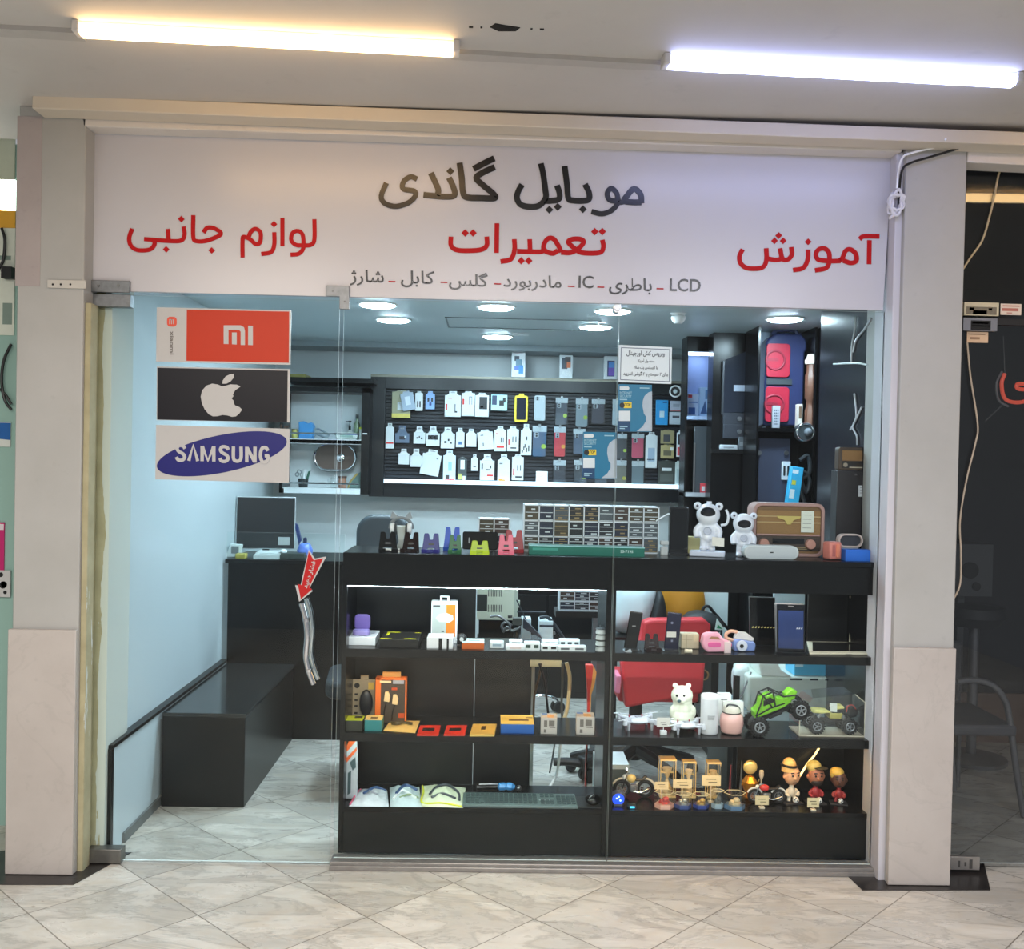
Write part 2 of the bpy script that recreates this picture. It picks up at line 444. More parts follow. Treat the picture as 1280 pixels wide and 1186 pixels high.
struct(mb.build('trim_12', M_BLK), 'black strip standing in for the shaded gap between the shop sign and the ledge above', 'gap')
run('trim_5', (1210, 184), (1330, 190), .055, -.10, .1, M_SOFFIT, 'cream ledge over the neighbouring glass front at right', 'ledge')
# trunking on the ceiling between lamps
def on_ceiling(pts, z): return [G(a, b, z) for a, b in pts]
def ceil_run(name, p0, p1, w, lab):
    a, b = G(*p0, ZC), G(*p1, ZC); d = b-a
    X = Matrix.Translation(a) @ Matrix.Rotation(math.atan2(d.y, d.x), 4, 'Z')
    mb = MB().frame(X); mb.bx(0, d.length, -w/2, w/2, -.014, 0)
    return struct(mb.build(name, m((176, 172, 168), .6)), lab, 'trunking')
ceil_run('trim_6', (-40, 33), (104, 41), .06, 'grey cable trunking on the ceiling left of the warm tube lamp')
ceil_run('trim_7', (564, 65), (838, 80), .05, 'grey cable trunking on the ceiling between the two tube lamps')
# tube lamps on the corridor ceiling
def batten(pa, pb, w, col, em, lab):
    zc = ZC-.03
    a, b = G(*pa, zc), G(*pb, zc); d = b-a; L = d.length
    o = thing('tube_lamp', lab, 'lamp', (a.x, a.y, ZC), math.atan2(d.y, d.x), 'LED tube lamps on the corridor ceiling')
    mb = MB(); mb.bx(-.015, L+.015, -w/3, w/3, -.012, 0); mb.build('housing', M_WHITE, o, bevel=.002)
    mb = MB(); prof = [(-w/3, -.008), (-w/2, -.014), (-w/2+.004, -.03), (-w/4, -.038), (w/4, -.038), (w/2-.004, -.03), (w/2, -.014), (w/3, -.008)]
    vs = [(0, y, z) for y, z in prof]+[(L, y, z) for y, z in prof]; k = len(prof)
    mb.add(vs, [(i, i+1, k+i+1, k+i) for i in range(k-1)]+[tuple(range(k)), tuple(range(2*k-1, k-1, -1))])
    mb.build('diffuser', m(col, .5, em=em, var=0), o)
    for x in (-.02, L):
        mb = MB(); mb.bx(x, x+.02, -w/2-.002, w/2+.002, -.034, 0); mb.build('end_cap', m((200, 198, 196), .5), o, bevel=.003)
    return o
WARM, COOL = (255, 208, 146), (178, 190, 255)
EM = 12
batten((102, 42), (566, 66), .054, WARM, EM, 'glowing warm white tube lamp on the ceiling, left of two')
batten((836, 82), (1266, 105), .054, COOL, EM, 'glowing cool bluish white tube lamp on the ceiling at right')
batten((1420, 110), (1890, 133), .054, WARM, EM, 'warm tube lamp further right along the corridor ceiling')
# black marble slabs under the pillars
def slab(px0, px1, pyf, lab, px2=None):
    a, b = G(px0, pyf), G(px1, pyf)
    mb = MB(); mb.prismz([(a.x, a.y), (b.x, b.y), (b.x+.1, YP+.2), (a.x-.02, YP+.2)], 0.0005, .003)
    return struct(mb.build('trim_8', M_BLACKMARBLE), lab, 'stone strip')
slab(-60, 92, 1106, 'black stone strip in the floor under the left pillar')
slab(1078, 1238, 1113, 'black stone strip in the floor under the right pillar')
# metal sill
a, b = P(413, 1080, -.02), P(1102, 1090, -.02)
mb = MB(); mb.bx(a.x, x0+.01, -.035, .045, 0, .03); mb.bx(a.x, x0+.01, -.045, -.035, 0, .018)
struct(mb.build('trim_9', m((150, 146, 142), .45, .6, var=.25, sc=30), bevel=.003), 'worn grey metal sill under the shop window', 'sill')
# shop shell
mb = MB(); mb.bx(XL-.06, XL, .07, YB, 0, ZI); o = struct(mb.build('wall_left', M_WALLW), 'glossy white panelled left wall of the shop', 'wall')
mb = MB(); mb.bx(XL-.06, XB, YB, YB+.08, 0, ZI); struct(mb.build('wall_back', M_BACKW), 'grey back wall of the shop', 'wall')
mb = MB(); mb.bx(XB, XB+.04, .07, YB+.08, 0, ZI); struct(mb.build('wall_right', m((20, 20, 28), .3, var=.15, sc=4)), 'dark right wall of the shop', 'wall')
mb = MB(); mb.bx(XL-.06, XB+.04, .0, YB+.08, ZI, ZI+.06)
struct(mb.build('ceiling_shop', m((176, 192, 198), .5, var=.04, sc=2)), 'pale blue grey suspended shop ceiling', 'ceiling')
# low white boxing with black edging along the left wall
zb = PX(137, 935, XL).z
zb = P(140, 935, .06).z
mb = MB(); mb.bx(XL, XL+.02, .07, 1.72, 0, zb)
o = struct(mb.build('baseboard_left', M_WALLW), 'low white panel with a black top strip along the left wall', 'panel')
mb = MB(); mb.bx(XL, XL+.034, .05, 1.72, zb, zb+.014); mb.bx(XL, XL+.03, .045, .07, 0, zb); mb.build('edging', M_LAM2, o)
mb = MB(); mb.bx(XL+.02, XL+.03, .2, 1.2, 0, .04); mb.build('skirting', m((110, 112, 110), .6), o)
# downlights
for (px, py, r, lab) in ((472, 380, .085, 'round white ceiling downlight nearest the door, beside the glass clamp'), (620, 383, .085, 'round ceiling downlight in the middle of the front row'),
        (766, 388, .085, 'round ceiling downlight behind the glass connector, right end of the front row'), (492, 399, .085, 'round ceiling downlight second from the front on the left side'),
        (744, 408, .085, 'round ceiling downlight left of and behind the glass connector'), (622, 420, .085, 'round ceiling downlight furthest back, over the slatwall middle'),
        (981, 398, .085, 'round bluish ceiling downlight above the blue trolley speaker')):
    g = G(px, py, ZI)
    o = thing('downlight', lab, 'lamp', (g.x, g.y, ZI), 0, 'round downlights in the shop ceiling')
    mb = MB(); mb.lathe([(r+.012, 0), (r+.012, -.006), (r, -.008), (r, 0)]); mb.build('rim', M_WHITE, o)
    mb = MB(); mb.lathe([(0, -.004), (r, -.004), (r-.01, -.012), (0, -.014)]); mb.build('lens', m((214, 240, 255), .5, em=140, var=0), o)
# ceiling access panel, spare lamp rings and a detector
a, b = G(556, 396, ZI), G(742, 413, ZI)
mb = MB()
for (x0_, x1_, y0_, y1_) in ((a.x, b.x, a.y, a.y+.008), (a.x, b.x, b.y-.008, b.y), (a.x, a.x+.008, a.y, b.y), (b.x-.008, b.x, a.y, b.y)): mb.bx(x0_, x1_, y0_, y1_, ZI-.004, ZI)
tag(mb.build('access_panel', m((110, 120, 124), .5)), 'thin outlined access panel in the shop ceiling', 'panel')
g = G(848, 392, ZI); o = thing('ceiling_detector', 'small round white detector on the shop ceiling above the security camera', 'detector', g)
mb = MB(); mb.lathe([(0, -.05), (.02, -.048), (.034, -.03), (.036, -.015), (.028, -.01), (.04, 0)]); mb.build('body', M_WHITE, o)
mb = MB(); g = G(650, 417, ZI); mb.bx(g.x-.05, g.x+.05, g.y-.03, g.y+.03, ZI-.01, ZI); tag(mb.build('ceiling_vent', m((200, 208, 210), .5)), 'small white rectangular fitting beside the rear ceiling downlight', 'vent')
# beam line across ceiling, back
mb = MB(); mb.bx(XL, XB, YB-.30, YB, ZI-.035, ZI); struct(mb.build('trim_10', m((140, 152, 158), .5)), 'shallow step in the ceiling before the back wall', 'step')

# ------------------------------------------------------------------ the sign
sp = [P(116, 163, YS), P(1116, 194, YS), P(1104, 388, YS), P(108, 363, YS)]
sgn = thing('shop_sign', 'wide white shop sign with black and red lettering above the glass', 'sign', sp[3])
O = Vector(sp[3])
def sgm(v): return (v[0]-O.x, v[1]-O.y, v[2]-O.z)
mb = MB(); q = [sgm(v) for v in sp]
mb.prism([(v[0], v[2]) for v in q], 0, .016)
M_SIGN = m((192, 191, 197), .26, var=.01, sc=2)
mb.build('panel', M_SIGN, sgn, bevel=.002)
def smap(ox, oy, s):
    def f(x, y):
        v = P(ox+x*s, oy+y*s, YS); return sgm(v)
    return f
def dots(mb, L, r, f, mi=0):
    for x, y in L:
        q = [f(x, y-r), f(x+r, y), f(x, y+r), f(x-r, y)]
        mb.prism([(v[0], v[2]) for v in q], -.003, 0, mi)
def word(name, ox, oy, s, w, strokes, dts, rdot, mat):
    f = smap(ox, oy, s); mb = MB()
    for i, st in enumerate(strokes):
        ww = w
        if isinstance(st, tuple): ww, st = st
        stroke(mb, st, ww, -.003-.00005*i, 0, 0, True, f)
    dots(mb, dts, rdot, f); return mb.build(name, mat, sgn)
word('lettering', 460, 190, .2891, 25, [
    [(1182,222),(1178,185),(1150,160),(1120,190),(1108,212),(1145,218),(1182,218)], (22, [(1112,214),(1085,216),(1075,180),(1052,158),(1034,180),(1045,208),(1080,214)]), (22, [(1078,195),(1078,225),(1050,255),(1010,268),(966,258)]),
    [(938,140),(955,175),(955,205),(930,212),(885,210),(866,200),(860,140),(850,62)],
    [(817,145),(828,180),(824,205),(790,212),(760,212)], [(747,50),(757,95),(766,160),(768,200),(740,232),(700,238),(660,228),(644,200),(650,170),(666,142)],
    (26, [(546,28),(505,48),(456,74)]), (26, [(548,66),(500,88),(468,112),(492,140),(540,180),(548,200),(490,200),(425,196),(410,170),(405,110),(396,48)]),
    [(350,112),(368,150),(374,188),(330,194),(240,186)], [(272,92),(290,130),(304,165),(300,190)],
    (22, [(212,118),(185,108),(155,128),(152,160),(200,170),(204,192),(175,220),(120,236),(72,222),(58,190),(80,135)])],
    [(929,248),(784,250),(820,238),(356,84)], 17, M_SIGNBLK)
word('lettering', 150, 260, .2031, 25, [
    [(1197,70),(1197,190),(1178,226),(1132,232)], [(1132,232),(1124,165),(1095,142),(1062,156),(1055,200),(1085,228),(1132,230)], [(1134,228),(1122,262),(1095,284),(1050,288)],
    [(1000,62),(1000,236)], [(950,150),(950,225),(930,272),(870,284)],
    [(755,305),(755,200),(762,178),(800,192),(835,222),(862,212),(866,155),(838,130),(808,145),(790,185)],
    [(452,45),(452,180),(475,205),(540,200),(622,162),(585,128),(540,122),(514,152)],
    [(392,115),(398,165),(378,200),(310,204),(150,192)], [(296,130),(300,200)], [(150,192),(200,198),(214,222),(185,256),(110,260),(68,232),(58,185),(76,128)]],
    [(948,100),(565,262),(378,69),(285,255)], 20, M_SIGNRED)
word('lettering', 550, 275, .1719, 34, [
    [(1180,145),(1188,195),(1160,238),(1030,238),(970,200),(932,160),(965,140),(1020,140),(1044,162),(1010,205),(950,238),(880,236)],
    [(880,236),(862,190),(825,138),(785,136),(755,180),(760,222),(820,244),(855,222)], [(770,205),(740,230),(690,232),(560,228)], [(652,140),(655,224)],
    [(540,140),(542,215),(515,285),(440,303)], [(414,25),(411,240)], [(80,122),(80,185),(120,218),(210,224),(300,216),(340,185),(340,122)]],
    [(590,297),(645,297),(183,95),(240,95),(1125,85),(1180,85)], 27, M_SIGNRED)
word('lettering', 910, 280, .15625, 36, [
    [(1130,130),(1127,322)], [(1052,122),(1085,100),(1210,100)], [(880,296),(912,275),(940,215),(980,205),(1020,240),(1025,295),(980,312),(920,292)], [(900,296),(812,298)],
    [(812,298),(806,230),(768,196),(722,206),(702,245),(722,285),(808,298)], [(812,296),(785,352),(695,372)], [(640,205),(636,285),(600,352),(520,370)],
    [(505,185),(510,245),(478,284),(435,278),(415,195)], [(430,280),(380,288),(320,278)], [(305,195),(305,295),(270,350),(165,356),(105,322),(90,262),(116,204)]],
    [(640,143),(405,93),(371,135),(440,135)], 27, M_SIGNRED)
# the line of services
mb = MB(); mr = MB()
def put_px(mb, body, x0, y0, x1, y1, mi=0, bold=0.):
    a, b = sgm(P(x0, y1, YS)), sgm(P(x1, y0, YS))
    put_text(mb, body, a[0], b[0], a[2], b[2], -.002, mi, bold)
put_px(mb, 'LCD', 837, 349, 876, 364, 0, .012)
for w, x0_, x1_, y0_, y1_ in (('باطری', 761, 815, 348, 368), ('مادربورد', 629, 702, 345, 363), ('گلس', 561, 610, 341, 362), ('کابل', 501, 543, 339, 359), ('شارژ', 437, 480, 338, 357)):
    put_px(mb, shape_fa(w), x0_, y0_, x1_, y1_, 0, .012)
put_px(mb, 'IC', 723, 345, 742, 360, 0, .012)
mb.build('lettering', M_SIGNBLK, sgn)
for x, y in ((825, 361), (751, 359), (714, 358), (622, 355), (555, 353), (490, 352)):
    a = sgm(P(x, y, YS)); mr = MB(); mr.bx(a[0]-.013, a[0]+.013, -.003, 0, a[2]-.002, a[2]+.002); mr.build('dash', M_SIGNRED, sgn)
# dark gap over the sign
a, b = P(125, 160, -.02), P(1118, 190, -.02)
# ------------------------------------------------------------------ glass front
def pane(name, xl, xr, z0, z1, y, mat=GLASS, th=.009, parent=None):
    mb = MB(); X0, X1 = xl, xr
    vs = [(X0,y,z0),(X1,y,z0),(X1,y+th,z0),(X0,y+th,z0),(X0,y,z1),(X1,y,z1),(X1,y+th,z1),(X0,y+th,z1)]
    mb.add(vs, [(0,1,5,4),(2,3,7,6)], 0); mb.add(vs, [(0,3,2,1),(4,5,6,7),(1,2,6,5),(3,0,4,7)], 1)
    return mb.build(name, [mat, M_EDGE], parent)
XD0, XD1 = P(109, 700, 0).x, P(418.5, 700, 0).x
ZDT = ZSB-.006
XSEAM = P(770.5, 540, 0).x
d = thing('glass_door', 'frameless clear glass shop door with metal patch fittings at left', 'door', (XD0, 0, 0), 0)
D0 = Vector((XD0, 0, 0))
o = pane('glass_panel', 0, XD1-XD0, .012, ZDT, 0, parent=d)
def dloc(px, py, y=0): v = P(px, py, y)-D0; return v
def plate(mb, x0, y0, x1, y1, ya, yb, mi=0, org=D0):
    a, b = P(x0, y1, ya)-org, P(x1, y0, ya)-org
    mb.bx(a.x, b.x, ya, yb, a.z, b.z, mi)
mb = MB(); plate(mb, 108, 368, 163, 382.5, -.016, .026); mb.build('patch_fitting', M_STEEL, d, bevel=.002)
mb = MB(); plate(mb, 103, 1062, 151, 1079, -.02, .03); mb.build('pivot_fitting', m((120, 118, 114), .4, .8, var=.3, sc=40), d, bevel=.002)
# chrome twin handle with twisted grips
def handle_bar(dx, y):
    pts = [dloc(376+dx, 752, y), dloc(379+dx, 768, y), dloc(383+dx, 785, y), dloc(381+dx, 812, y), dloc(383+dx, 834, y), dloc(390+dx, 856, y)]
    pts = [dloc(377+dx, 754, y), dloc(382+dx, 772, y), dloc(384+dx, 795, y), dloc(382.5+dx, 820, y), dloc(386+dx, 838, y), dloc(392+dx, 855, y)]
    return pts
hd = MB(); hd.tube(handle_bar(0, -.05), .0105, 12); hd.tube([v+Vector((.018, 0, .02)) for v in handle_bar(0, .06)], .0105, 12)
for py, dx in ((775, 382.5), (838, 386)):
    a = dloc(dx, py, -.05); b = dloc(dx, py, .06); hd.cyl(a, b, .006)
    for yy in (-.05, .06):
        c = dloc(dx, py, yy); hd.lathe([(.009, -.008), (.012, -.005), (.012, .005), (.009, .008)], c, 14)
hb = hd.build('handle', m((205, 207, 210), .16, 1., var=.1), d)
# upper pivot plate, fixed over the door
o = thing('patch_plate', 'steel pivot plate screwed to the sign over the door, left end', 'hinge', P(134, 366, YS-.007))
O2 = Vector(o.location)
mb = MB(); plate(mb, 107, 351, 162, 364.5, YS-.014, YS-.0005, 0, O2); X = [tuple(v - Vector((0, O2.y, 0))) for v in mb.v]; mb.v = [Vector(v) for v in X]
mb.build('plate', M_STEEL, o, bevel=.0015)
for px in (123, 148): mb = MB(); c = P(px, 357, YS-.014)-O2; mb.cyl(c, c+Vector((0, -.003, 0)), .005, n=12); mb.build('screw', m((120, 120, 118), .3, 1), o)
o = MB()
a, b = P(60, 360, YP-.0), P(108, 351, YP)
o.bx(a.x, b.x, YP-.006, YP-.0005, a.z, b.z)
for px in (66, 76, 88): c = P(px, 355.5, YP-.006); o.cyl(c, c+Vector((0, -.001, 0)), .004, n=10, mi=1)
tag(o.build('fixing_strap', [m((196, 192, 184), .45, .3), M_BLK], bevel=.001), 'slotted pale metal strap across the left pillar beside the pivot plate', 'strap')
# corner clamp between door and fixed pane
o = thing('corner_clamp', 'L-shaped steel clamp at the top corner of door and window glass', 'clamp', P(424, 372, YS-.006))
O2 = Vector(o.location); mb = MB()
L = [(408, 357), (437, 358), (437, 387), (424.5, 386.5), (424.5, 371), (408, 370.5)]
mb.prism([((P(x, y, YS-.006)-O2).x, (P(x, y, YS-.006)-O2).z) for x, y in L], -.006, .006); a_, b_ = P(425.5, 386, -.006)-O2, P(436, 377, -.006)-O2; mb.bx(a_.x, b_.x, .006, .0235, a_.z, b_.z)
mb.build('plate', M_STEEL, o, bevel=.0015)
for x, y in ((416, 364), (431, 377)): mb = MB(); c = P(x, y, YS-.012)-O2; mb.cyl(c, c+Vector((0, -.002, 0)), .004, n=12); mb.build('screw', m((90, 90, 90), .3, 1), o)
# fixed panes
zs0 = .031
o = pane('window_1', P(424, 700, 0).x, XSEAM-.002, zs0, ZSB, 0); struct(o, 'left fixed clear glass pane of the shop window', 'window')
o = pane('window_2', XSEAM+.002, x0, zs0, ZSB, 0); struct(o, 'right fixed clear glass pane of the shop window', 'window')
o = thing('glass_connector', 'round chrome glass connector on the window seam under the sign', 'connector', P(771, 386, -.012))
mb = MB(); mb.cyl((0, -.014, 0), (0, .034, 0), .017, n=24); mb.cyl((0, -.018, 0), (0, -.014, 0), .010, n=16); mb.build('disc', M_CHROME, o, bevel=.002)
# thin lip on the inside edge of the right frame
a = P(1090, 700, .02)
# ---- brand plates stuck on the door glass
def quad_plate(name, lab, pts, base, y=-.006, th=.005):
    o = thing(name, lab, 'sticker', P(*pts[3], y)); O2 = Vector(o.location)
    mb = MB(); q = [P(px, py, y)-O2 for px, py in pts]
    mb.prism([(v.x, v.z) for v in q], 0, th); mb.build('backing', base, o)
    def f(px, py): return P(px, py, y)-O2
    return o, f
M_PLATE = m((182, 181, 180), .35, var=.02)
o, f = quad_plate('brand_plate', 'orange and white plate with a white mi mark on the door glass', [(196, 384), (364, 388), (363, 456), (195, 452)], M_PLATE)
mb = MB(); q = [f(*p) for p in ((233.5, 387), (361.5, 389.5), (361, 453.5), (233, 451))]; mb.prism([(v.x, v.z) for v in q], -.0005, .001); mb.build('orange_field', m((188, 50, 14), .4, var=.02, spec=.3), o)
def rr_px(mb, x0, y0, x1, y1, f, ya=-.001, mi=0):
    a, b = f(x0, y1), f(x1, y0); mb.bx(a.x, b.x, ya, .0005, a.z, b.z, mi)
mb = MB()
cs = lambda x, y: f(185+x*.1981, 375+y*.1981)
def poly_px(mb, pts, ya, mi=0, g=None):
    q = [(g or f)(*p) for p in pts]; mb.prism([(v.x, v.z) for v in q], ya, .0005, mi)
poly_px(mb, [(478,160),(585,160),(606,172),(612,195),(612,284),(585,284),(585,200),(576,190),(508,188),(508,278),(478,277)], -.001, 0, cs)
poly_px(mb, [(530,205),(560,205),(560,281),(530,279)], -.001, 0, cs); poly_px(mb, [(632,162),(662,163),(662,285),(632,284)], -.001, 0, cs)
mb.build('mi_mark', M_PLATE, o)
mb = MB(); c = cs(151, 137); mb.prism([(c.x+x, c.z+z) for x, z in rrect(.036, .037, .012)], -.001, .0005); mb.build('round_badge', m((214, 70, 40), .35), o)
mb = MB()
for dx in (-.008, -.001, .006): mb.bx(c.x+dx-.0015, c.x+dx+.0015, -.0015, 0, c.z-.009, c.z+.009)
mb.bx(c.x-.008, c.x+.002, -.0015, 0, c.z+.006, c.z+.009); mb.build('badge_mark', M_PLATE, o)
vs, fs = text_geo('xiaomi', .02); mb = MB()
ax, bx_ = min(v.x for v in vs), max(v.x for v in vs); ay, by = min(v.y for v in vs), max(v.y for v in vs)
p0, p1 = cs(140, 195), cs(162, 345)
mb.add([(p0.x+(v.y-ay)/(by-ay)*(p1.x-p0.x), -.001, p0.z+(v.x-ax)/(bx_-ax)*(p1.z-p0.z)) for v in vs], fs)
mb.build('lettering', m((110, 104, 100), .5), o)
o, f = quad_plate('brand_plate', 'black plate with a white bitten apple on the door glass, middle of three', [(196, 458), (362.5, 461.5), (362, 528), (195.5, 525)], M_PLATE)
cs = lambda x, y: f(185+x*.1981, 375+y*.1981)
mb = MB(); poly_px(mb, [(60,427),(882,446),(878,772),(58,754)], -.0005, 0, cs); mb.build('black_field', m((20, 19, 26), .35, spec=.3), o)
mb = MB()
ap = [(468,545),(440,533),(405,528),(370,540),(342,570),(333,610),(340,650),(358,690),(385,722),(410,734),(440,733),(470,725),(500,728),(530,737),(555,734),(575,718),(594,692),(578,676),(548,664),(543,650),(540,634),(528,622),(540,606),(536,598),(550,570),(585,545),(560,534),(520,532),(495,540)]
poly_px(mb, ap, -.001, 0, cs)
poly_px(mb, [(470,528),(472,508),(490,482),(520,468),(543,466),(540,492),(520,515),(495,528)], -.001, 0, cs); mb.build('apple_mark', M_PLATE, o)
o, f = quad_plate('brand_plate', 'white plate with SAMSUNG on a blue oval on the door glass, lowest of three', [(195, 531), (362, 536), (361, 603.5), (194, 599)], M_PLATE)
cs = lambda x, y: f(185+x*.1981, 375+y*.1981)
mb = MB(); pts = []
for i in range(64):
    a = 2*PI*i/64; u, v = 418*math.cos(a), 118*math.sin(a); t = math.radians(-11.5)
    pts.append((466+u*math.cos(t)-v*math.sin(t), 970+u*math.sin(t)+v*math.cos(t)))
poly_px(mb, pts, -.0005, 0, cs); mb.build('blue_oval', m((18, 18, 104), .35, var=.02), o)
mb = MB()
def sam(x, y): return cs(x, y+(x-172)*.027)
SS = lambda x: [(x+62, 936), (x+50, 920), (x+24, 918), (x+12, 936), (x+22, 954), (x+50, 970), (x+60, 990), (x+46, 1008), (x+20, 1008), (x+8, 990)]
for i, (pts, sm) in enumerate(((SS(172), 1), ([(258, 1012), (286, 914), (314, 1012)], 0), ([(342, 1012), (342, 916)], 0), ([(343, 918), (379, 1008), (415, 918)], 0), ([(416, 916), (416, 1012)], 0), (SS(446), 1),
        ([(540, 914), (540, 985), (552, 1004), (575, 1004), (588, 985), (588, 914)], 1), ([(624, 1012), (624, 914)], 0), ([(625, 918), (674, 1008)], 0), ([(676, 912), (676, 1012)], 0),
        ([(758, 936), (746, 918), (724, 918), (712, 945), (712, 980), (724, 1006), (744, 1006), (758, 990), (758, 968), (738, 968)], 1))):
    stroke(mb, pts, 21, -.0012-.0002*i, 0, 0, bool(sm), sam)
mb.build('lettering', M_PLATE, o)
mb = MB(); rr_px(mb, 350, 531, 353, 535, f, -.006+.004); rr_px(mb, 355, 532, 361, 535, f, -.002); mb.build('print_mark', M_BLK, o)
# red arrow sticker
AR = [(386, 686.5), (393.5, 698), (408, 695.5), (386.5, 735.5), (391, 738.5), (374, 752), (369, 731), (375.5, 732.5)]
o, f = quad_plate('arrow_sticker', 'red arrow sticker with white lettering pointing down at the door handle', [(374, 752)]*4, M_PLATE) if 0 else (None, None)
o = thing('arrow_sticker', 'red arrow sticker with white lettering pointing down at the door handle', 'sticker', P(374, 752, -.004)); O2 = Vector(o.location)
f = lambda px, py: P(px, py, -.004)-O2
mb = MB(); poly_px(mb, AR, -.0005, 0); mb.build('backing', M_PLATE, o)
c = (385, 718); AI = [(c[0]+(x-c[0])*.82+.2, c[1]+(y-c[1])*.90) for x, y in AR]
mb = MB(); poly_px(mb, AI, -.001, 0); mb.build('red_field', m((176, 14, 16), .35, var=.02), o)
tx = MB(); put_text(tx, shape_fa('فشار دهید'), 0, 1, 0, 1, 0, 0, .03)
mb = MB(); p0, p1, p2 = f(377.5, 736), f(389.5, 701), f(384, 738.5)   # reading runs down the shaft
p0 = f(385.2, 736); p1 = f(396.4, 702.5); pn = f(378.6, 734)
mb.add([(p0.x+v.x*(p1.x-p0.x)+(v.z)*(pn.x-p0.x), -.0014, p0.z+v.x*(p1.z-p0.z)+(v.z)*(pn.z-p0.z)) for v in tx.v], tx.f)
mb.v = [Vector(v) for v in mb.v]
mb.build('lettering', M_PLATE, o)
# printed notice and two software boxes leaning on the inside of the glass
yn = .0096
o = thing('paper_notice', 'framed white paper notice with black lines taped inside the glass by the seam', 'notice', P(772, 478, yn)); O2 = Vector(o.location)
f = lambda px, py: P(px, py, yn)-O2
mb = MB(); poly_px(mb, [(773, 431), (840, 434), (839, 480), (772, 477.5)], -.0004); mb.build('sheet', m((232, 234, 238), .6, var=.01), o)
mb = MB()
for a, b in (((776.5, 434.5), (837, 437)), ((837, 437), (836.5, 477)), ((836.5, 477), (775.5, 474.5)), ((775.5, 474.5), (776.5, 434.5))):
    stroke(mb, [a, b], .8, -.001, 0, 0, False, lambda x, y: f(x, y))
mb.build('border', m((90, 100, 120), .6), o)
mb = MB()
for w, x0_, y0_, x1_, y1_ in (('ویروس کش اورجینال', 783, 439, 831, 445.5), ('محصول آمریکا', 797, 449, 818, 453.5), ('با لایسنس یک ساله', 792, 457.5, 822, 462), ('برای ۲ سیستم یا ۲ گوشی اندروید', 779, 465, 835, 471)):
    a, b = f(x0_, y1_), f(x1_, y0_); put_text(mb, shape_fa(w), a.x, b.x, a.z, b.z, -.001, 0, .02)
mb.build('lettering', m((40, 44, 58), .6), o)
def soft_box(x0_, y0_, x1_, y1_, lab):
    """flat retail box seen front on; pale abstract bust in place of the printed figure"""
    yq = .0096
    o = thing('software_box', lab, 'box', P(x0_, y1_, yq), 0, 'teal software boxes behind the glass'); O2 = Vector(o.location)
    W, H = x1_-x0_, y1_-y0_
    f = lambda u, v: P(x0_+u*W, y0_+v*H, yq)-O2
    mb = MB(); a, b = f(0, 1), f(1, 0); mb.bx(a.x, b.x, 0, .024, a.z, b.z); mb.build('carton', m((24, 112, 150), .35, var=.04), o, bevel=.001)
    mb = MB(); poly_px(mb, [(0, .72), (.36, .72), (.36, 1), (0, 1)], -.0005, 0, f); mb.build('dark_panel', m((16, 62, 104), .35), o)
    mb = MB()
    poly_px(mb, [(1, .14), (.9, .16), (.78, .24), (.73, .34), (.72, .45), (.76, .62), (.82, .68), (.82, .78), (.72, .9), (.55, 1), (1, 1)], -.001, 0, f)
    mb.build('grey_print', m((166, 178, 190), .4, var=.12, sc=30), o)
    mb = MB(); poly_px(mb, [(.05, .035), (.3, .035), (.33, .06), (.33, .09), (.3, .115), (.05, .115)], -.001, 0, f); poly_px(mb, [(.02, .56), (.36, .56), (.36, .78), (.02, .78)], -.0013, 0, f); mb.build('white_print', m((206, 214, 218), .5), o)
    mb = MB()
    for t, u0, v0, u1, v1 in (('INTERNET', .05, .15, .41, .2), ('SECURITY', .05, .22, .4, .27)):
        a, b = f(u0, v1), f(u1, v0); put_text(mb, t, a.x, b.x, a.z, b.z, -.001, 0, .01)
    for u0, u1, v in ((.05, .27, .315), (.05, .28, .9), (.05, .2, .94), (.64, .92, .07)): a, b = f(u0, v+.01), f(u1, v-.008); mb.bx(a.x, b.x, -.001, 0, a.z, b.z)
    mb.build('lettering', m((150, 190, 205), .5), o)
    mb = MB(); poly_px(mb, [(.17, .375), (.4, .375), (.4, .5), (.17, .5)], -.001, 0, f); mb.build('yellow_badge', m((226, 196, 40), .4), o)
    mb = MB(); a, b = f(.2, .46), f(.37, .40); put_text(mb, 'TOP', a.x, b.x, a.z, b.z, -.0015, 0, .03); c = f(.12, .44); mb.cyl((c.x, -.0012, c.z), (c.x, 0, c.z), .010, n=16); mb.build('badge_mark', M_BLK, o)
    return o
soft_box(772.5, 481, 815, 539, 'teal software box behind the glass, directly below the paper notice')
soft_box(728, 540.5, 771, 597.5, 'teal software box behind the glass, left of the seam and lower')

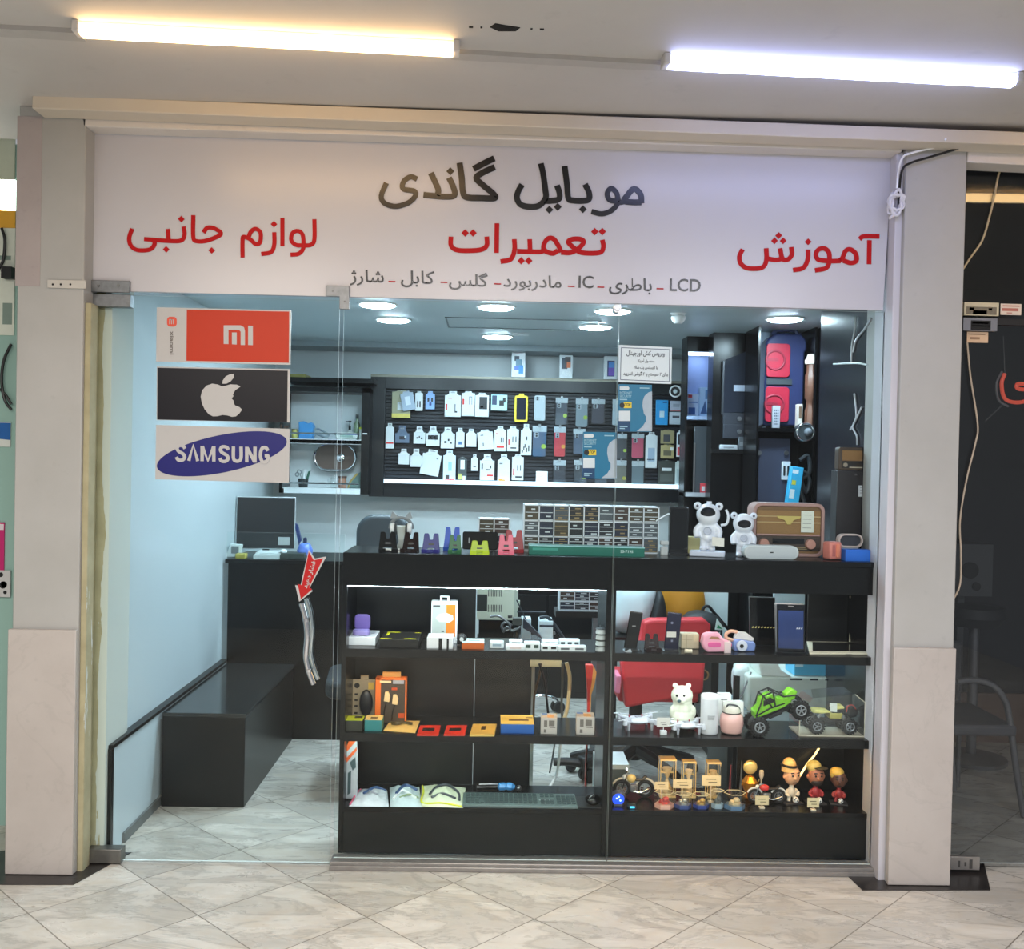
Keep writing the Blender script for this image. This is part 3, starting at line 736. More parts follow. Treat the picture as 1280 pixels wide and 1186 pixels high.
# ------------------------------------------------------------------ the display counter (two black units)
YC0, YC1 = .045, .34
XC0, XCM0, XCM1, XC1 = P(427, 800, YC0).x, P(758, 800, YC0).x, P(764, 800, YC0).x, P(1097, 800, YC0).x
ZTOP = P(765, 696.5, YC0).z; ZF = P(765, 738, YC0).z
Z1 = P(765, 816, YC0).z; Z2 = P(765, 921, YC0).z; Z3 = P(765, 1012.5, YC0).z
BT = .032
def led(parent, xa, xb, y, z, col, em):
    mb = MB(); mb.bx(xa, xb, y, y+.012, z-.006, z); return mb.build('light_strip', m(col, .5, em=em, var=0), parent)
def case(name, xa, xb, lab):
    o = thing(name, lab, 'display counter', (xa, 0, 0), 0, 'black display counters along the window')
    W = xb-xa; t = .018
    mb = MB(); mb.bx(0, W, YC0-.004, YC1+.01, ZTOP-.022, ZTOP); mb.build('countertop', M_LAM, o, bevel=.002)
    mb = MB(); mb.bx(t, W-t, YC0+.002, YC0+.02, ZF, ZTOP-.022); mb.build('fascia', M_LAM, o, bevel=.001)
    for x in (0, W-t): mb = MB(); mb.bx(x, x+t, YC0, YC1, .032, ZTOP-.022); mb.build('side_panel', M_LAM, o, bevel=.001)
    for z in (Z1, Z2): mb = MB(); mb.bx(t, W-t, YC0+.001, YC1-.012, z-.02, z); mb.bx(t, W-t, YC0+.001, YC0+.012, z-BT, z-.0199); mb.build('shelf', M_LAM, o)
    mb = MB(); mb.bx(t, W-t, YC0+.001, YC1-.012, Z3-.02, Z3); mb.build('shelf', M_LAM, o, bevel=.001)
    mb = MB(); mb.bx(t, W-t, YC0+.004, YC0+.02, .032, Z3-.02); mb.build('plinth', M_LAM2, o, bevel=.001)
    return o
cl = case('display_counter', XC0, XCM1-.004, 'black display counter left of the seam, phone stands on its top')
cr = case('display_counter', XCM1-.002, XC1, 'black display counter right of the seam, radio on its top')
# backs that close part of the bays
def back(o, px0, px1, z0, z1, mat=M_LAM2):
    ox = o.location.x; a, b = P(px0, 800, YC1), P(px1, 800, YC1)
    mb = MB(); mb.bx(a.x-ox, b.x-ox, YC1-.012, YC1-.002, z0, z1); mb.build('back_panel', mat, o)
W0, W1 = XCM1-.004-XC0, XC1-XCM1+.002
back(cl, 434, 594, Z3, ZTOP-.022); back(cl, 594.5, 663, Z3, Z1-BT)
ox = cr.location.x
back(cr, 1008, 1086, Z1, ZTOP-.022); back(cr, 924, 1087, Z3, Z2-BT)
WL, CL_ = (255, 196, 110), (226, 246, 255)
led(cl, .02, W0-.02, YC0+.022, ZF+.002, CL_, 45)
led(cl, .02, W0-.02, YC0+.02, Z1-.0205, WL, 30)
led(cl, .02, W0-.02, YC0+.02, Z2-.0205, (220, 246, 235), 26)
led(cr, .03, W1-.14, YC0+.022, ZF+.012, (255, 236, 215), 18)
led(cr, .03, W1-.14, YC0+.02, Z1-.0205, (238, 248, 255), 34)
led(cr, .03, W1-.14, YC0+.02, Z2-.0205, (255, 196, 112), 26)
led(cl, W0*.5, W0-.02, YC1+.012-.003, ZTOP-.022, CL_, 30)  # strip added out of sight to light the white machine and repair table
led(cr, .02, W1-.02, YC1+.012-.003, ZTOP-.022, CL_, 22)  # hidden strip added to brighten the printer behind the counter
# bare strips of light hanging in the right unit
def cable(name, pts, r, mat, lab, cat='cable', grp=None):
    mb = MB(); mb.tube(pts, r); o = mb.build(name, mat); return tag(o, lab, cat, grp)
M_LEDW = m((255, 214, 140), .5, em=2.2, var=0)
cable('led_tape', [P(1026, 931, .31), P(1018, 944, .30), P(1009, 955, .29), P(999, 971, .27)], .004, M_LEDW, 'loose glowing yellow light tape over the football figurines', 'light tape')
cable('white_cable', [P(1063, 745, .30), P(1066, 757, .31), P(1067.5, 768, .31), P(1064, 785, .30), P(1062.5, 802, .29)], .004, m((216, 208, 180), .5), 'cream cable hanging behind the white tablet on the top shelf')
# ------------------------------------------------------------------ things that stand on the counter and its shelves
def stand(px, pyb, z, ylo=.07, yhi=.31):
    """where a thing whose foot shows at this pixel stands on a shelf of height z"""
    g = G(px, pyb, z); y = min(max(g.y, ylo), yhi)
    g = P(px, pyb, y); g.z = z; return g
def bx_thing(name, lab, cat, x0_, x1_, yt, yb, z, dep, mat, rz=0., grp=None, bevel=.0015, ylo=.07, part='carton'):
    g = stand((x0_+x1_)/2, yb, z, ylo); k = kk(g.y)
    o = thing(name, lab, cat, g, rz, grp); W = (x1_-x0_)*k; H = (yb-yt)*k
    mb = MB(); mb.bx(-W/2, W/2, 0, dep, 0, H); mb.build(part, mat, o, bevel=bevel)
    return o, W, H, k
def face(o, name, mat, rects, W, H, y=-.0006):
    """flat printed rectangles u0,v0,u1,v1 on the front of a box (v up)"""
    mb = MB()
    for u0, v0, u1, v1 in rects: mb.bx(-W/2+u0*W, -W/2+u1*W, y, .0003, v0*H, v1*H)
    return mb.build(name, mat, o)
def topface(o, name, mat, rects, W, H, D):
    mb = MB()
    for u0, v0, u1, v1 in rects: mb.bx(-W/2+u0*W, -W/2+u1*W, v0*D, v1*D, H-.0003, H+.0006)
    return mb.build(name, mat, o)
# ---- left unit, upper shelf
o, W, H, k = bx_thing('white_box', 'flat white box under a purple case at the left end of the upper shelf', 'box', 432.5, 469, 796, 806.5, Z1, .16, M_GWHITE)
topface(o, 'print', m((140, 146, 160), .5), [(.6, .5, .9, .8), (.65, .2, .8, .4)], W, H, .16)
b = Vector(o.location)
o = thing('earphone_case', 'open purple earphone case standing on the flat white box', 'case', (b.x-.004, b.y+.05, Z1+H+.0008)); PUR = m((104, 84, 150), .45); PUL = m((140, 126, 184), .5)
mb = MB(); mb.prismz([(x, y) for x, y in rrect(.066, .06, .018)], 0, .02); mb.build('base', PUL, o, bevel=.004)
mb = MB(); mb.prism([(x, z+.045) for x, z in rrect(.062, .062, .016)], .02, .036); mb.build('lid', PUR, o, bevel=.004)
o, W, H, k = bx_thing('black_box', 'flat black box with yellow corner lines on the upper shelf', 'box', 474.5, 523, 800, 811, Z1, .17, m((18, 18, 18), .35))
topface(o, 'yellow_print', m((214, 206, 30), .5), [(.1, .88, .45, .95), (.1, .5, .17, .9), (0, .04, .3, .12), (.62, .04, .92, .14), (.82, .88, .98, .93)], W, H, .17)
o, W, H, k = bx_thing('adapter_box', 'tall white and orange hub box with hanging tab on the upper shelf', 'box', 538.5, 571, 751, 804, Z1, .045, M_GWHITE, ylo=.17)
face(o, 'orange_print', m((216, 120, 28), .45), [(.57, .16, .93, .92)], W, H); face(o, 'grey_print', m((170, 178, 172), .45), [(.03, .16, .565, .92)], W, H)
face(o, 'text_print', m((70, 76, 74), .5), [(.06, .85, .33, .9), (.08, .22, .5, .235), (.4, .27, .5, .3)], W, H, -.001)
mb = MB(); mb.X = Matrix.Translation((0, -.0012, H*.6)); mb.prism([(x, z) for x, z in [(-.034,.0),(-.02,.016),(.01,.02),(.034,.01),(.036,-.006),(.02,-.018),(-.02,-.016)]], -.001, .001); mb.build('hub_picture', m((202, 206, 200), .4), o)
mb = MB(); w = W*.18
mb.bx(-w, -w+.008, .008, .010, H, H+.020); mb.bx(w-.008, w, .008, .010, H, H+.020); mb.bx(-w+.008, w-.008, .008, .010, H+.014, H+.020); mb.build('hang_tab', M_WHITE, o)
o, W, H, k = bx_thing('white_box', 'white charger box with black stripes in front of the tall orange box', 'box', 533.5, 566, 797, 811.5, Z1, .09, M_GWHITE)
face(o, 'black_print', M_BLK, [(.45, 0, .59, .92), (.76, 0, .84, .9)], W, H); topface(o, 'print', m((120, 124, 122), .5), [(.3, .4, .7, .6)], W, H, .09)
g = stand(577, 808, Z1); o = thing('webcam', 'small black webcam ball right of the striped white box', 'webcam', g)
mb = MB(); mb.lathe([(0, 0), (.018, 0), (.019, .006), (.006, .01), (.006, .016), (0, .016)]); mb.build('base', M_BLK, o)
mb = MB(); mb.sph((0, 0, .032), .02); mb.build('body', M_BLK, o); mb = MB(); mb.cyl((0, -.017, .032), (0, -.022, .032), .008); mb.build('lens', m((200, 205, 205), .1), o)
o, W, H, k = bx_thing('orange_box', 'flat box with orange sides and pale printed top beside the webcam', 'box', 577, 605, 804.5, 812.5, Z1, .1, m((206, 96, 22), .45))
topface(o, 'top_print', m((196, 214, 208), .4), [(0, 0, 1, 1)], W, H, .1); topface(o, 'curve_print', m((120, 150, 150), .4), [(.3, .45, .8, .6)], W, H+.0005, .1)
# little white cable reels and adapters in blister trays
trays = [(612,630,804,812,.02,'first pale blister tray right of the orange box'),(636,653,799,806,.07,'pale blister tray in the back row, second tray from the orange box'),(632,656,807,813,.0,'thin flat white tray in the front row left of the dark boards'),
  (655,675,803,813,.0,'white tray with a dark green board, front row'),(676,697,806,813.5,.0,'white tray with two dark slots, front row'),(676,697,797,804,.08,'white tray with one dark slot, behind the front row'),(699,725,800,809,.07,'wide white tray behind the front row near the adapter tower'),
  (697,733,808,814,.0,'longest white tray at the front edge left of the adapter tower')]
for i, (x0_, x1_, yt, yb, dy, lab) in enumerate(trays):
    g = stand((x0_+x1_)/2, yb, Z1); k = kk(g.y); W, H = (x1_-x0_)*k, max(.012, (yb-yt)*k)
    o = thing('blister_tray', lab, 'accessory tray', (g.x, .075+dy if dy else .06, Z1 if not (dy > .075) else Z1), 0, 'white blister trays on the upper shelf')
    mb = MB(); mb.prismz(rrect(W, .05, .008, cz=.025), 0, H); mb.build('tray', m((224, 232, 232), .25, var=.03), o, bevel=.002)
    mb = MB(); c = [m((150, 170, 180), .3), M_BLK, m((214, 200, 196), .4), m((40, 66, 58), .4), M_BLK, M_BLK, m((60, 70, 76), .4), m((90, 96, 100), .4)][i]
    n = [1, 1, 1, 2, 2, 1, 3, 2][i]
    for q in range(n):
        cx = -W/2+W*(q+.5)/n; mb.box((cx, .0, H*.55), (W/n*.6, .002, H*.4))
    mb.build('insert', c, o)
g = stand(749.5, 812, Z1); o = thing('adapter_tower', 'tower of four stacked grey plug adapters at the right end of the upper shelf', 'adapter', (g.x, .075, Z1))
for q in range(4):
    z = q*.0225; mb = MB(); mb.lathe([(.017, z), (.0205, z+.003), (.018, z+.018), (.014, z+.019)]); mb.build('cup', m((178, 184, 182), .4), o)
    mb = MB(); mb.lathe([(.0185, z+.019), (.0215, z+.0205), (.0185, z+.0224)]); mb.build('ring', M_BLK, o)
mb = MB(); mb.cyl((-.004, 0, .088), (-.004, 0, .102), .0018); mb.build('pin', M_STEEL, o)
# ---- left unit, middle shelf
def blister(name, lab, x0_, x1_, yt, yb, z, mat, rz=0., y=None, tab=True):
    g = stand((x0_+x1_)/2, yb, z)
    if y: g = P((x0_+x1_)/2, yb, y); g.z = z
    k = kk(g.y); o = thing(name, lab, 'package', g, rz); return o, (x1_-x0_)*k, (yb-yt)*k, k
o, W, H, k = blister('mouse_package', 'grey retail package with a black mouse at the left of the middle shelf', 440, 468, 849, 898, Z2, None, .05, .26)
mb = MB(); mb.bx(-W/2, W/2, 0, .012, 0, H); mb.bx(-W*.15, W*.2, .004, .008, H, H+.018); mb.build('card', m((146, 138, 118), .4, var=.1), o, bevel=.001)
mb = MB(); mb.sph((W*.12, -.008, H*.42), (W*.3, .016, H*.34), n=20); mb.build('mouse', m((26, 30, 36), .4), o)
mb = MB(); mb.cyl((-W*.3, -.002, H*.85), (-W*.3, .001, H*.85), W*.12, n=16)
for v in (.12, .3, .45, .6): mb.bx(-W*.4, -W*.26, -.001, 0, H*v, H*(v+.05))
mb.build('print', M_BLK, o)
mb = MB(); mb.bx(W*.2, W*.45, -.001, 0, H*.75, H*.93); mb.build('yellow_print', m((208, 178, 80), .4), o)
o, W, H, k = blister('cable_box', 'tall orange framed box with two cable plugs on the middle shelf', 469, 507, 846, 902, Z2, None, 0, .20)
mb = MB(); mb.bx(-W/2, W/2, .002, .04, 0, H); mb.build('carton', m((66, 58, 50), .45), o, bevel=.001)
ORG = m((222, 112, 40), .4)
mb = MB(); mb.bx(-W/2-.001, -W/2+.02, 0, .041, .0, H); mb.bx(-W/2, W/2, 0, .041, H-.006, H+.001); mb.bx(W/2-.004, W/2+.001, 0, .041, 0, H); mb.build('orange_frame', ORG, o)
mb = MB(); mb.bx(-W*.37, -W*.0, -.001, .003, H*.9, H*.945); mb.build('white_print', m((232, 206, 170), .4), o)
mb = MB(); mb.bx(W*.06, W*.42, -.001, .003, H*.88, H*.96); mb.build('blue_print', m((150, 160, 180), .4), o)
mb = MB(); mb.bx(W*.02, W*.2, -.001, .003, H*.74, H*.79); mb.bx(W*.25, W*.45, -.001, .003, H*.12, H*.22); mb.build('red_print', m((190, 80, 40), .4), o)
for cx, cz in ((-.13, .56), (.14, .5)):
    mb = MB(); mb.prism([(cx*W-W*.1, cz*H-.012), (cx*W+W*.08, cz*H-.016), (cx*W+W*.11, cz*H+.01), (cx*W+W*.05, cz*H+.026), (cx*W-W*.06, cz*H+.026)], -.008, .002); mb.build('plug', m((226, 206, 160), .4), o, bevel=.002)
    mb = MB(); mb.tube([(cx*W, -.002, cz*H-.012), (cx*W-.008, -.002, cz*H-.04), (cx*W-.012, -.002, .01)], .002, 6); mb.build('cord', M_BLK, o)
mb = MB(); mb.bx(-W*.3, W*.3, .02, .022, H, H+.022); mb.build('hang_tab', m((176, 140, 80), .5), o)
o, W, H, k = bx_thing('green_box', 'small black box with lime green top at the left end of the middle shelf', 'box', 429.5, 453, 903, 916.5, Z2, .07, m((46, 48, 38), .5))
topface(o, 'lime_top', m((176, 200, 40), .5), [(0, 0, 1, 1)], W, H, .07); topface(o, 'print', M_BLK, [(.5, .5, .9, .9)], W, H+.0006, .07)
o, W, H, k = bx_thing('teal_box', 'small teal box with cream top beside the lime green one', 'box', 455.5, 477, 902.5, 917, Z2, .07, m((44, 128, 128), .5))
topface(o, 'cream_top', m((226, 206, 140), .5), [(0, 0, 1, 1)], W, H, .07); topface(o, 'print', m((60, 50, 30), .5), [(.3, .3, .7, .6)], W, H+.0006, .07)
def flatpack(name, lab, cat, poly, z, mat, th=.006, wob=.003):
    """limp flat package lying on a shelf, outline given in pixels of its lie on the shelf"""
    pts = [G(a, b, z) for a, b in poly]; c = sum(pts, Vector())/len(pts); c.z = z
    o = thing(name, lab, cat, c)
    return o, [(p.x-c.x, p.y-c.y) for p in pts]
def puffy(poly, z, h, n=10):
    """pillow surface over a quad outline (4 corners: front-left, front-right, back-right, back-left)"""
    A, B, C_, D = [Vector((p[0], p[1], 0)) for p in poly]
    def top(u, v):
        q = A*(1-u)*(1-v)+B*u*(1-v)+C_*u*v+D*(1-u)*v
        e = (4*u*(1-u))**.5*(4*v*(1-v))**.5 if 0 < u < 1 and 0 < v < 1 else 0
        q.z = z+.001+h*e*(.75+.5*noise.noise(q*38)); return q
    mb = MB(); mb.grid(top, n, n)
    mb.grid(lambda u, v: (A*(1-u)*(1-v)+B*u*(1-v)+C_*u*v+D*(1-u)*v)+Vector((0, 0, z+.0005)), n, n)
    return mb
o, q = flatpack('cable_pouch', 'cream cable pouch lying beside the teal box', 'pouch', [(479, 913.5), (519, 916.5), (525, 901), (487, 902)], Z2, None)
puffy(q, 0, .012).build('pouch', m((224, 200, 130), .35), o)
mb = MB(); mb.tube([(-.04, -.01, .014), (-.015, -.02, .016), (.01, .0, .017), (.04, -.012, .014)], .004); mb.tube([(-.045, .01, .014), (-.02, .0, .017), (.01, .012, .016), (.04, .005, .014)], .0035); mb.build('cable', m((66, 58, 26), .4), o)
def card_lying(name, lab, x0_, x1_, yt, yb, z, mat, mark, h=.006):
    o, q = flatpack(name, lab, 'package', [(x0_, yb), (x1_, yb), (x1_+3, yt), (x0_+4, yt)], z, None)
    mb = MB(); mb.prismz(q, 0, h); mb.build('card', mat, o, bevel=.001)
    a, b_, c, d_ = [Vector((p[0], p[1], 0)) for p in q]
    mb = MB(); L = lambda u, v: a*(1-u)*(1-v)+b_*u*(1-v)+c*u*v+d_*(1-u)*v
    for (u0, v0, u1, v1, hh) in mark[1]: mb.prismz([L(u, v)[:2] for u, v in ((u0, v0), (u1, v0), (u1, v1), (u0, v1))], h-.0002, h+hh)
    mb.build('print', mark[0], o); return o
REDP = m((206, 50, 34), .4)
for lab, xa, xb in (('flat red memory card package left of the other red one', 521, 548), ('flat red memory card package right of the other red one', 554.5, 581)):
    o = card_lying('memory_card_package', lab, xa, xb, 908, 920, Z2, REDP, (M_BLK, [(.2, .4, .75, .62, .003)]))
    b = MB()
    q = o
card_lying('gold_package', 'flat gold chip package between the red ones and the blue box', 587, 618, 907, 920.5, Z2, m((214, 182, 96), .4), (m((60, 46, 20), .4), [(.4, .45, .58, .75, .002)]), .008)
o, W, H, k = bx_thing('blue_box', 'blue box with yellow top at the middle of the middle shelf', 'box', 625.5, 667.5, 909, 921, Z2, .14, m((26, 92, 170), .4))
topface(o, 'yellow_top', m((232, 206, 110), .4), [(0, 0, 1, 1)], W, H, .14); topface(o, 'print', m((110, 84, 40), .4), [(.25, .35, .85, .55), (.78, .68, .98, .75)], W, H+.0006, .14)
for lab, x0_, x1_, yt in (('white cube box with grey print right of the blue box', 675.5, 696, 900), ('white cube box with grey print at the right end of the middle shelf', 720, 743, 898)):
    o, W, H, k = bx_thing('cube_box', lab, 'box', x0_, x1_, yt, 920.5, Z2, .075, m((186, 180, 172), .5), -.05, 'white cube boxes on the middle shelf')
    face(o, 'print', m((110, 104, 98), .5), [(.2, .45, .4, .85), (.5, .5, .85, .85), (.2, .1, .35, .3), (.55, .4, .9, .46)], W, H)
    topface(o, 'top_print', m((216, 160, 90), .5), [(.4, .1, .8, .7)], W, H, .075); topface(o, 'blue_print', m((90, 120, 170), .5), [(.05, .6, .4, .95)], W, H, .075)
# ---- left unit, bottom shelf
g = P(441, 1009, .12); g.z = Z3; o = thing('cable_sachet', 'upright orange and silver sachet at the left end of the bottom shelf', 'sachet', g); k = kk(.12)
f = lambda x, y: ((x-441)*k, (1009-y)*k)
mb = MB(); out = [(431, 1008), (431, 985), (431, 950), (432, 942), (437, 928), (442, 926), (449, 932), (444, 934), (445, 945), (446, 970), (446, 1008)]
mb.prism([f(*p) for p in out], 0, .018); mb.build('film', m((176, 180, 186), .25, var=.2, sc=40), o, bevel=.004)
mb = MB()
for st in ([(431, 950), (432, 942), (437, 928), (442, 926), (449, 932), (444, 934)], [(431.5, 957), (444.5, 942), (444.5, 947), (431.5, 963)]): mb.prism([f(*p) for p in st], -.001, .0005)
mb.build('orange_print', m((214, 92, 40), .4), o)
mb = MB(); mb.prism([f(*p) for p in [(436, 962), (443, 955), (444, 968), (440, 972)]], -.001, .0005); mb.prism([f(*p) for p in [(434, 975), (438, 972), (438, 1000), (434, 1003)]], -.001, .0005); mb.build('dark_print', m((60, 80, 84), .4), o)
def pouch_flat(name, lab, quad, base, marks, z=Z3, h=.014):
    o, q = flatpack(name, lab, 'pouch', quad, z, None); puffy(q, 0, h*2.2, 14).build('film', base, o)
    a, b_, c, d_ = [Vector((p[0], p[1], 0)) for p in q]; L = lambda u, v, hh: tuple(a*(1-u)*(1-v)+b_*u*(1-v)+c*u*v+d_*(1-u)*v+Vector((0, 0, .001+h*2.2*max(0, 16*u*(1-u)*v*(1-v))**.5*(.95+.3*noise.noise(Vector((u*3, v*3, 0)))))))
    for nm, mat, pts, r in marks:
        mb = MB(); mb.tube([L(u, v, h*1.0) for u, v in pts], r); mb.build(nm, mat, o)
    return o
NAVY = m((52, 78, 120), .4)
pouch_flat('cable_pouch', 'clear pink edged cable pouch lying beside the upright sachet', [(436, 1008), (486, 1008.5), (484, 988), (449, 988)], m((206, 210, 218), .2, var=.15, sc=50), [('cable', NAVY, [(.3, .4), (.6, .75), (.95, .8)], .005), ('pink_print', m((196, 80, 110), .4), [(.02, .05), (.05, .5), (.08, .9)], .004), ('cable', m((150, 150, 160), .4), [(.1, .7), (.4, .55), (.7, .35)], .004)])
pouch_flat('cable_pouch', 'clear cable pouch with blue print between pink and yellow pouches', [(488, 1008.5), (528, 1009), (524, 984), (487, 984)], m((200, 214, 220), .2, var=.15, sc=50), [('cable', NAVY, [(.2, .35), (.5, .7), (.9, .65)], .006), ('cable', m((130, 150, 110), .4), [(.3, .2), (.6, .3), (.9, .25)], .004), ('cable', m((236, 240, 240), .3), [(.1, .2), (.4, .5), (.8, .2)], .005)])
pouch_flat('cable_pouch', 'white and yellow cable pouch left of the keyboard', [(526, 1008), (579, 1010), (582, 985), (527, 982)], m((226, 230, 204), .25, var=.05), [('cable', m((60, 66, 74), .4), [(.2, .3), (.35, .65), (.6, .75), (.85, .5), (.9, .2)], .005), ('cable', m((70, 76, 84), .4), [(.25, .2), (.5, .35), (.8, .2)], .005), ('yellow_print', m((220, 220, 40), .4), [(.02, .95), (.05, .5), (.03, .1), (.5, .06), (.97, .03)], .0035)])
a, b, c, d_ = [G(x, y, Z3) for x, y in ((578, 1010.5), (722, 1011.5), (718, 989), (581, 988))]
o = thing('keyboard', 'grey computer keyboard lying on the bottom shelf', 'keyboard', (a+b)/2)
W = (b-a).length; D = .145
KB = m((96, 112, 112), .45); KK = m((70, 84, 86), .5)
mb = MB(); mb.bx(-W/2, W/2, 0, D, .002, .014); mb.build('body', KB, o, bevel=.003)
keys = MB(); rows = [(0, .017), (.019, .017), (.038, .017), (.057, .017), (.076, .017), (.1, .012)]
for r, (y0_, hh) in enumerate(rows):
    nK = 15
    for q in range(nK):
        x = -W/2+.012+q*(W*.63)/nK
        if r == 0 and 3 < q < 9:
            if q == 4: keys.bx(x, x+W*.63/nK*5-.003, .022+y0_, .022+y0_+hh-.003, .014, .019)
            continue
        keys.bx(x, x+W*.63/nK-.003, .022+y0_, .022+y0_+hh-.003, .014, .019)
    for q in range(3):
        if r in (2, 3) : continue
        x = -W/2+.012+W*.655+q*.0185; keys.bx(x, x+.0155, .022+y0_, .022+y0_+hh-.003, .014, .019)
    if r < 5:
        for q in range(4): x = -W/2+.012+W*.80+q*.0185; keys.bx(x, x+.0155, .022+y0_, .022+y0_+hh-.003, .014, .019)
kx = keys.build('keys', KK, o); kx['kind'] = 'stuff'
mb = MB(); mb.bx(W*.17, W*.3, .06, .068, .0138, .0146); mb.build('logo_strip', m((190, 200, 200), .4), o)
g = G(622, 985, Z3+.02); o = thing('hand_tool', 'black and blue handled tool lying behind the keyboard', 'tool', (P(622, 984, .25).x, .25, Z3))
mb = MB(); mb.tube([(-.085, 0, .015), (-.04, .005, .017), (.0, 0, .018)], .012); mb.build('shaft', M_BLK, o)
mb = MB(); mb.tube([(0, 0, .018), (.04, 0, .02), (.07, 0, .017)], [.008, .016, .016, .016, .016, .013, .016, .016, .016, .016, .014, .011, .008]); mb.build('grip', m((70, 140, 200), .35), o)
mb = MB(); mb.sph((.085, 0, .013), (.012, .012, .012)); mb.tube([(-.075, -.012, .03), (-.03, -.012, .032), (0, -.006, .03)], .005); mb.build('metal_end', M_STEEL, o)
g = stand(741, 1012, Z3); o = thing('mouse_pad', 'small black tray under the mouse at the right of the bottom shelf', 'pad', (P(738, 1012, .07).x, .062, Z3))
mb = MB(); mb.bx(-.05, .05, 0, .13, 0, .004); mb.build('pad', m((40, 42, 42), .4), o, bevel=.001)
o2 = thing('computer_mouse', 'black computer mouse with a white streak right of the keyboard', 'mouse', (o.location.x+.012, .105, Z3+.0045))
mb = MB(); mb.sph((0, 0, .018), (.03, .046, .02), n=24); mb.v = [Vector((v.x, v.y, max(v.z, 0))) for v in mb.v]; mb.build('shell', m((18, 18, 20), .25), o2)
mb = MB(); mb.tube([(-.02, -.03, .0215), (-.012, -.022, .032), (.002, -.01, .0375)], .0022); mb.build('white_streak', m((220, 226, 228), .2), o2)  # pale curved streak laid over the mouse shell
mb = MB(); mb.cyl((-.004, -.02, .033), (.004, -.02, .033), .008, n=14); mb.build('scroll_wheel', M_RUB, o2)
# ---- right unit, upper shelf
def leaning(name, lab, cat, quad, y, z, dep, mat, grp=None, r=.004, lean=.0):
    """thin upright device; outline quad in px on plane y, foot set on z"""
    c = P((quad[0][0]+quad[1][0])/2, quad[0][1], y); c.z = z
    o = thing(name, lab, cat, c, 0, grp)
    q = []
    for px, py in quad: v = P(px, py, y)-c; q.append((v.x, v.z))
    zmin = min(v[1] for v in q); q = [(a, b-zmin) for a, b in q]
    mb = MB(); mb.prism(q, 0, dep); mb.build('body', mat, o, bevel=min(r, dep*.45), seg=3)
    return o, q
o, q = leaning('smartphone', 'black smartphone leaning in a stand at the left end of the upper right shelf', 'phone', [(780, 811), (796, 812), (804, 767), (788, 765)], .14, Z1, .01, M_BLK)
mb = MB(); cx = (q[0][0]+q[2][0])/2; mb.bx(cx-.006, cx+.008, -.0006, .0003, .088, .092); mb.build('logo_print', m((150, 150, 150), .4), o)
g = stand(790, 815, Z1); o = thing('phone_rest', 'clear small phone rest in front of the leaning black phone', 'stand', (g.x, .075, Z1))
mb = MB(); mb.prism([(-.03, 0), (.04, 0), (.036, .008), (-.02, .006)], 0, .05); mb.build('base', CLEAR, o); 
mb = MB(); mb.prism([(-.028, .0), (.0, .0), (-.006, .012)], -.004, 0); mb.build('lip', m((196, 206, 210), .2), o)
def phone_stand(lab, x0_, x1_, yt, yb, mat, z=None, y=None, rz=0., grp='folding phone stands on the counter', dark=None):
    z = ZTOP if z is None else z
    g = stand((x0_+x1_)/2, yb, z, YC0+.03, .30)
    if y: g = P((x0_+x1_)/2, yb, y); g.z = z
    k = kk(g.y); W, H = (x1_-x0_)*k, (yb-yt)*k
    o = thing('phone_stand', lab, 'phone stand', g, rz, grp)
    a = W/2
    # back rest with two horns, a slot cut out between two legs
    out = [(-a, 0), (-a*.86, H*.55), (-a*.78, H*.97), (-a*.68, H), (-a*.34, H), (-a*.24, H*.93), (-a*.16, H*.66), (a*.16, H*.66), (a*.24, H*.93), (a*.34, H), (a*.68, H), (a*.78, H*.97), (a*.86, H*.55), (a, 0),
           (a*.5, 0), (a*.36, H*.22), (-a*.36, H*.22), (-a*.5, 0)]
    mb = MB(); lean = Matrix.Shear('XZ', 4, (0, .28)) if 0 else Matrix(((1,0,0,0),(0,1,.3,0),(0,0,1,0),(0,0,0,1)))
    mb.frame(lean); mb.prism(out, 0, .006); mb.build('back_rest', mat, o, bevel=.0015)
    mb = MB(); mb.bx(-a*.95, a*.95, -.045, .0, 0, .005); mb.bx(-a*.95, -a*.3, -.05, -.045, 0, .016); mb.bx(a*.3, a*.95, -.05, -.045, 0, .016)
    mb.bx(-a*.8, a*.8, .0, .05, 0, .004); mb.prism([(0, 0)]*3, 0, 0) if 0 else None
    mb.build('foot', mat, o, bevel=.0012)
    mb = MB(); mb.frame(lean); mb.prism([(x, zz) for x, zz in rrect(a*.6, H*.1, H*.04, cz=H*.42)], -.0006, .0); mb.build('slot', dark or M_BLK, o)
    mb = MB(); mb.cyl((-a*.8, .004, .006), (a*.8, .004, .006), .004, n=10); mb.build('hinge', mat, o)
    return o, W, H
phone_stand('dark brown phone stand between two phones on the upper right shelf', 805, 825, 793, 812, m((30, 12, 16), .5, spec=.25), Z1, .13)
o, q = leaning('smartphone', 'navy smartphone with a white sticker standing on the upper right shelf', 'phone', [(830, 812), (848, 813), (852.5, 768), (835, 766)], .14, Z1, .011, m((28, 30, 52), .25))
H = .135; mb = MB(); mb.bx(-.019, .018, -.0006, .0005, .048, .070); mb.build('sticker', m((206, 206, 200), .5), o)
mb = MB(); mb.cyl((.001, -.0008, .105), (.001, .0005, .105), .005, n=12); mb.bx(-.002, .006, -.0008, .0005, .03, .038); mb.build('logo_print', m((110, 114, 140), .3), o)
g = stand(838, 817, Z1); o = thing('phone_rest', 'clear phone rest under the navy phone with white sticker', 'stand', (g.x, .075, Z1))
mb = MB(); mb.prism([(-.032, 0), (.036, 0), (.03, .01), (-.026, .006)], 0, .05); mb.build('base', CLEAR, o)
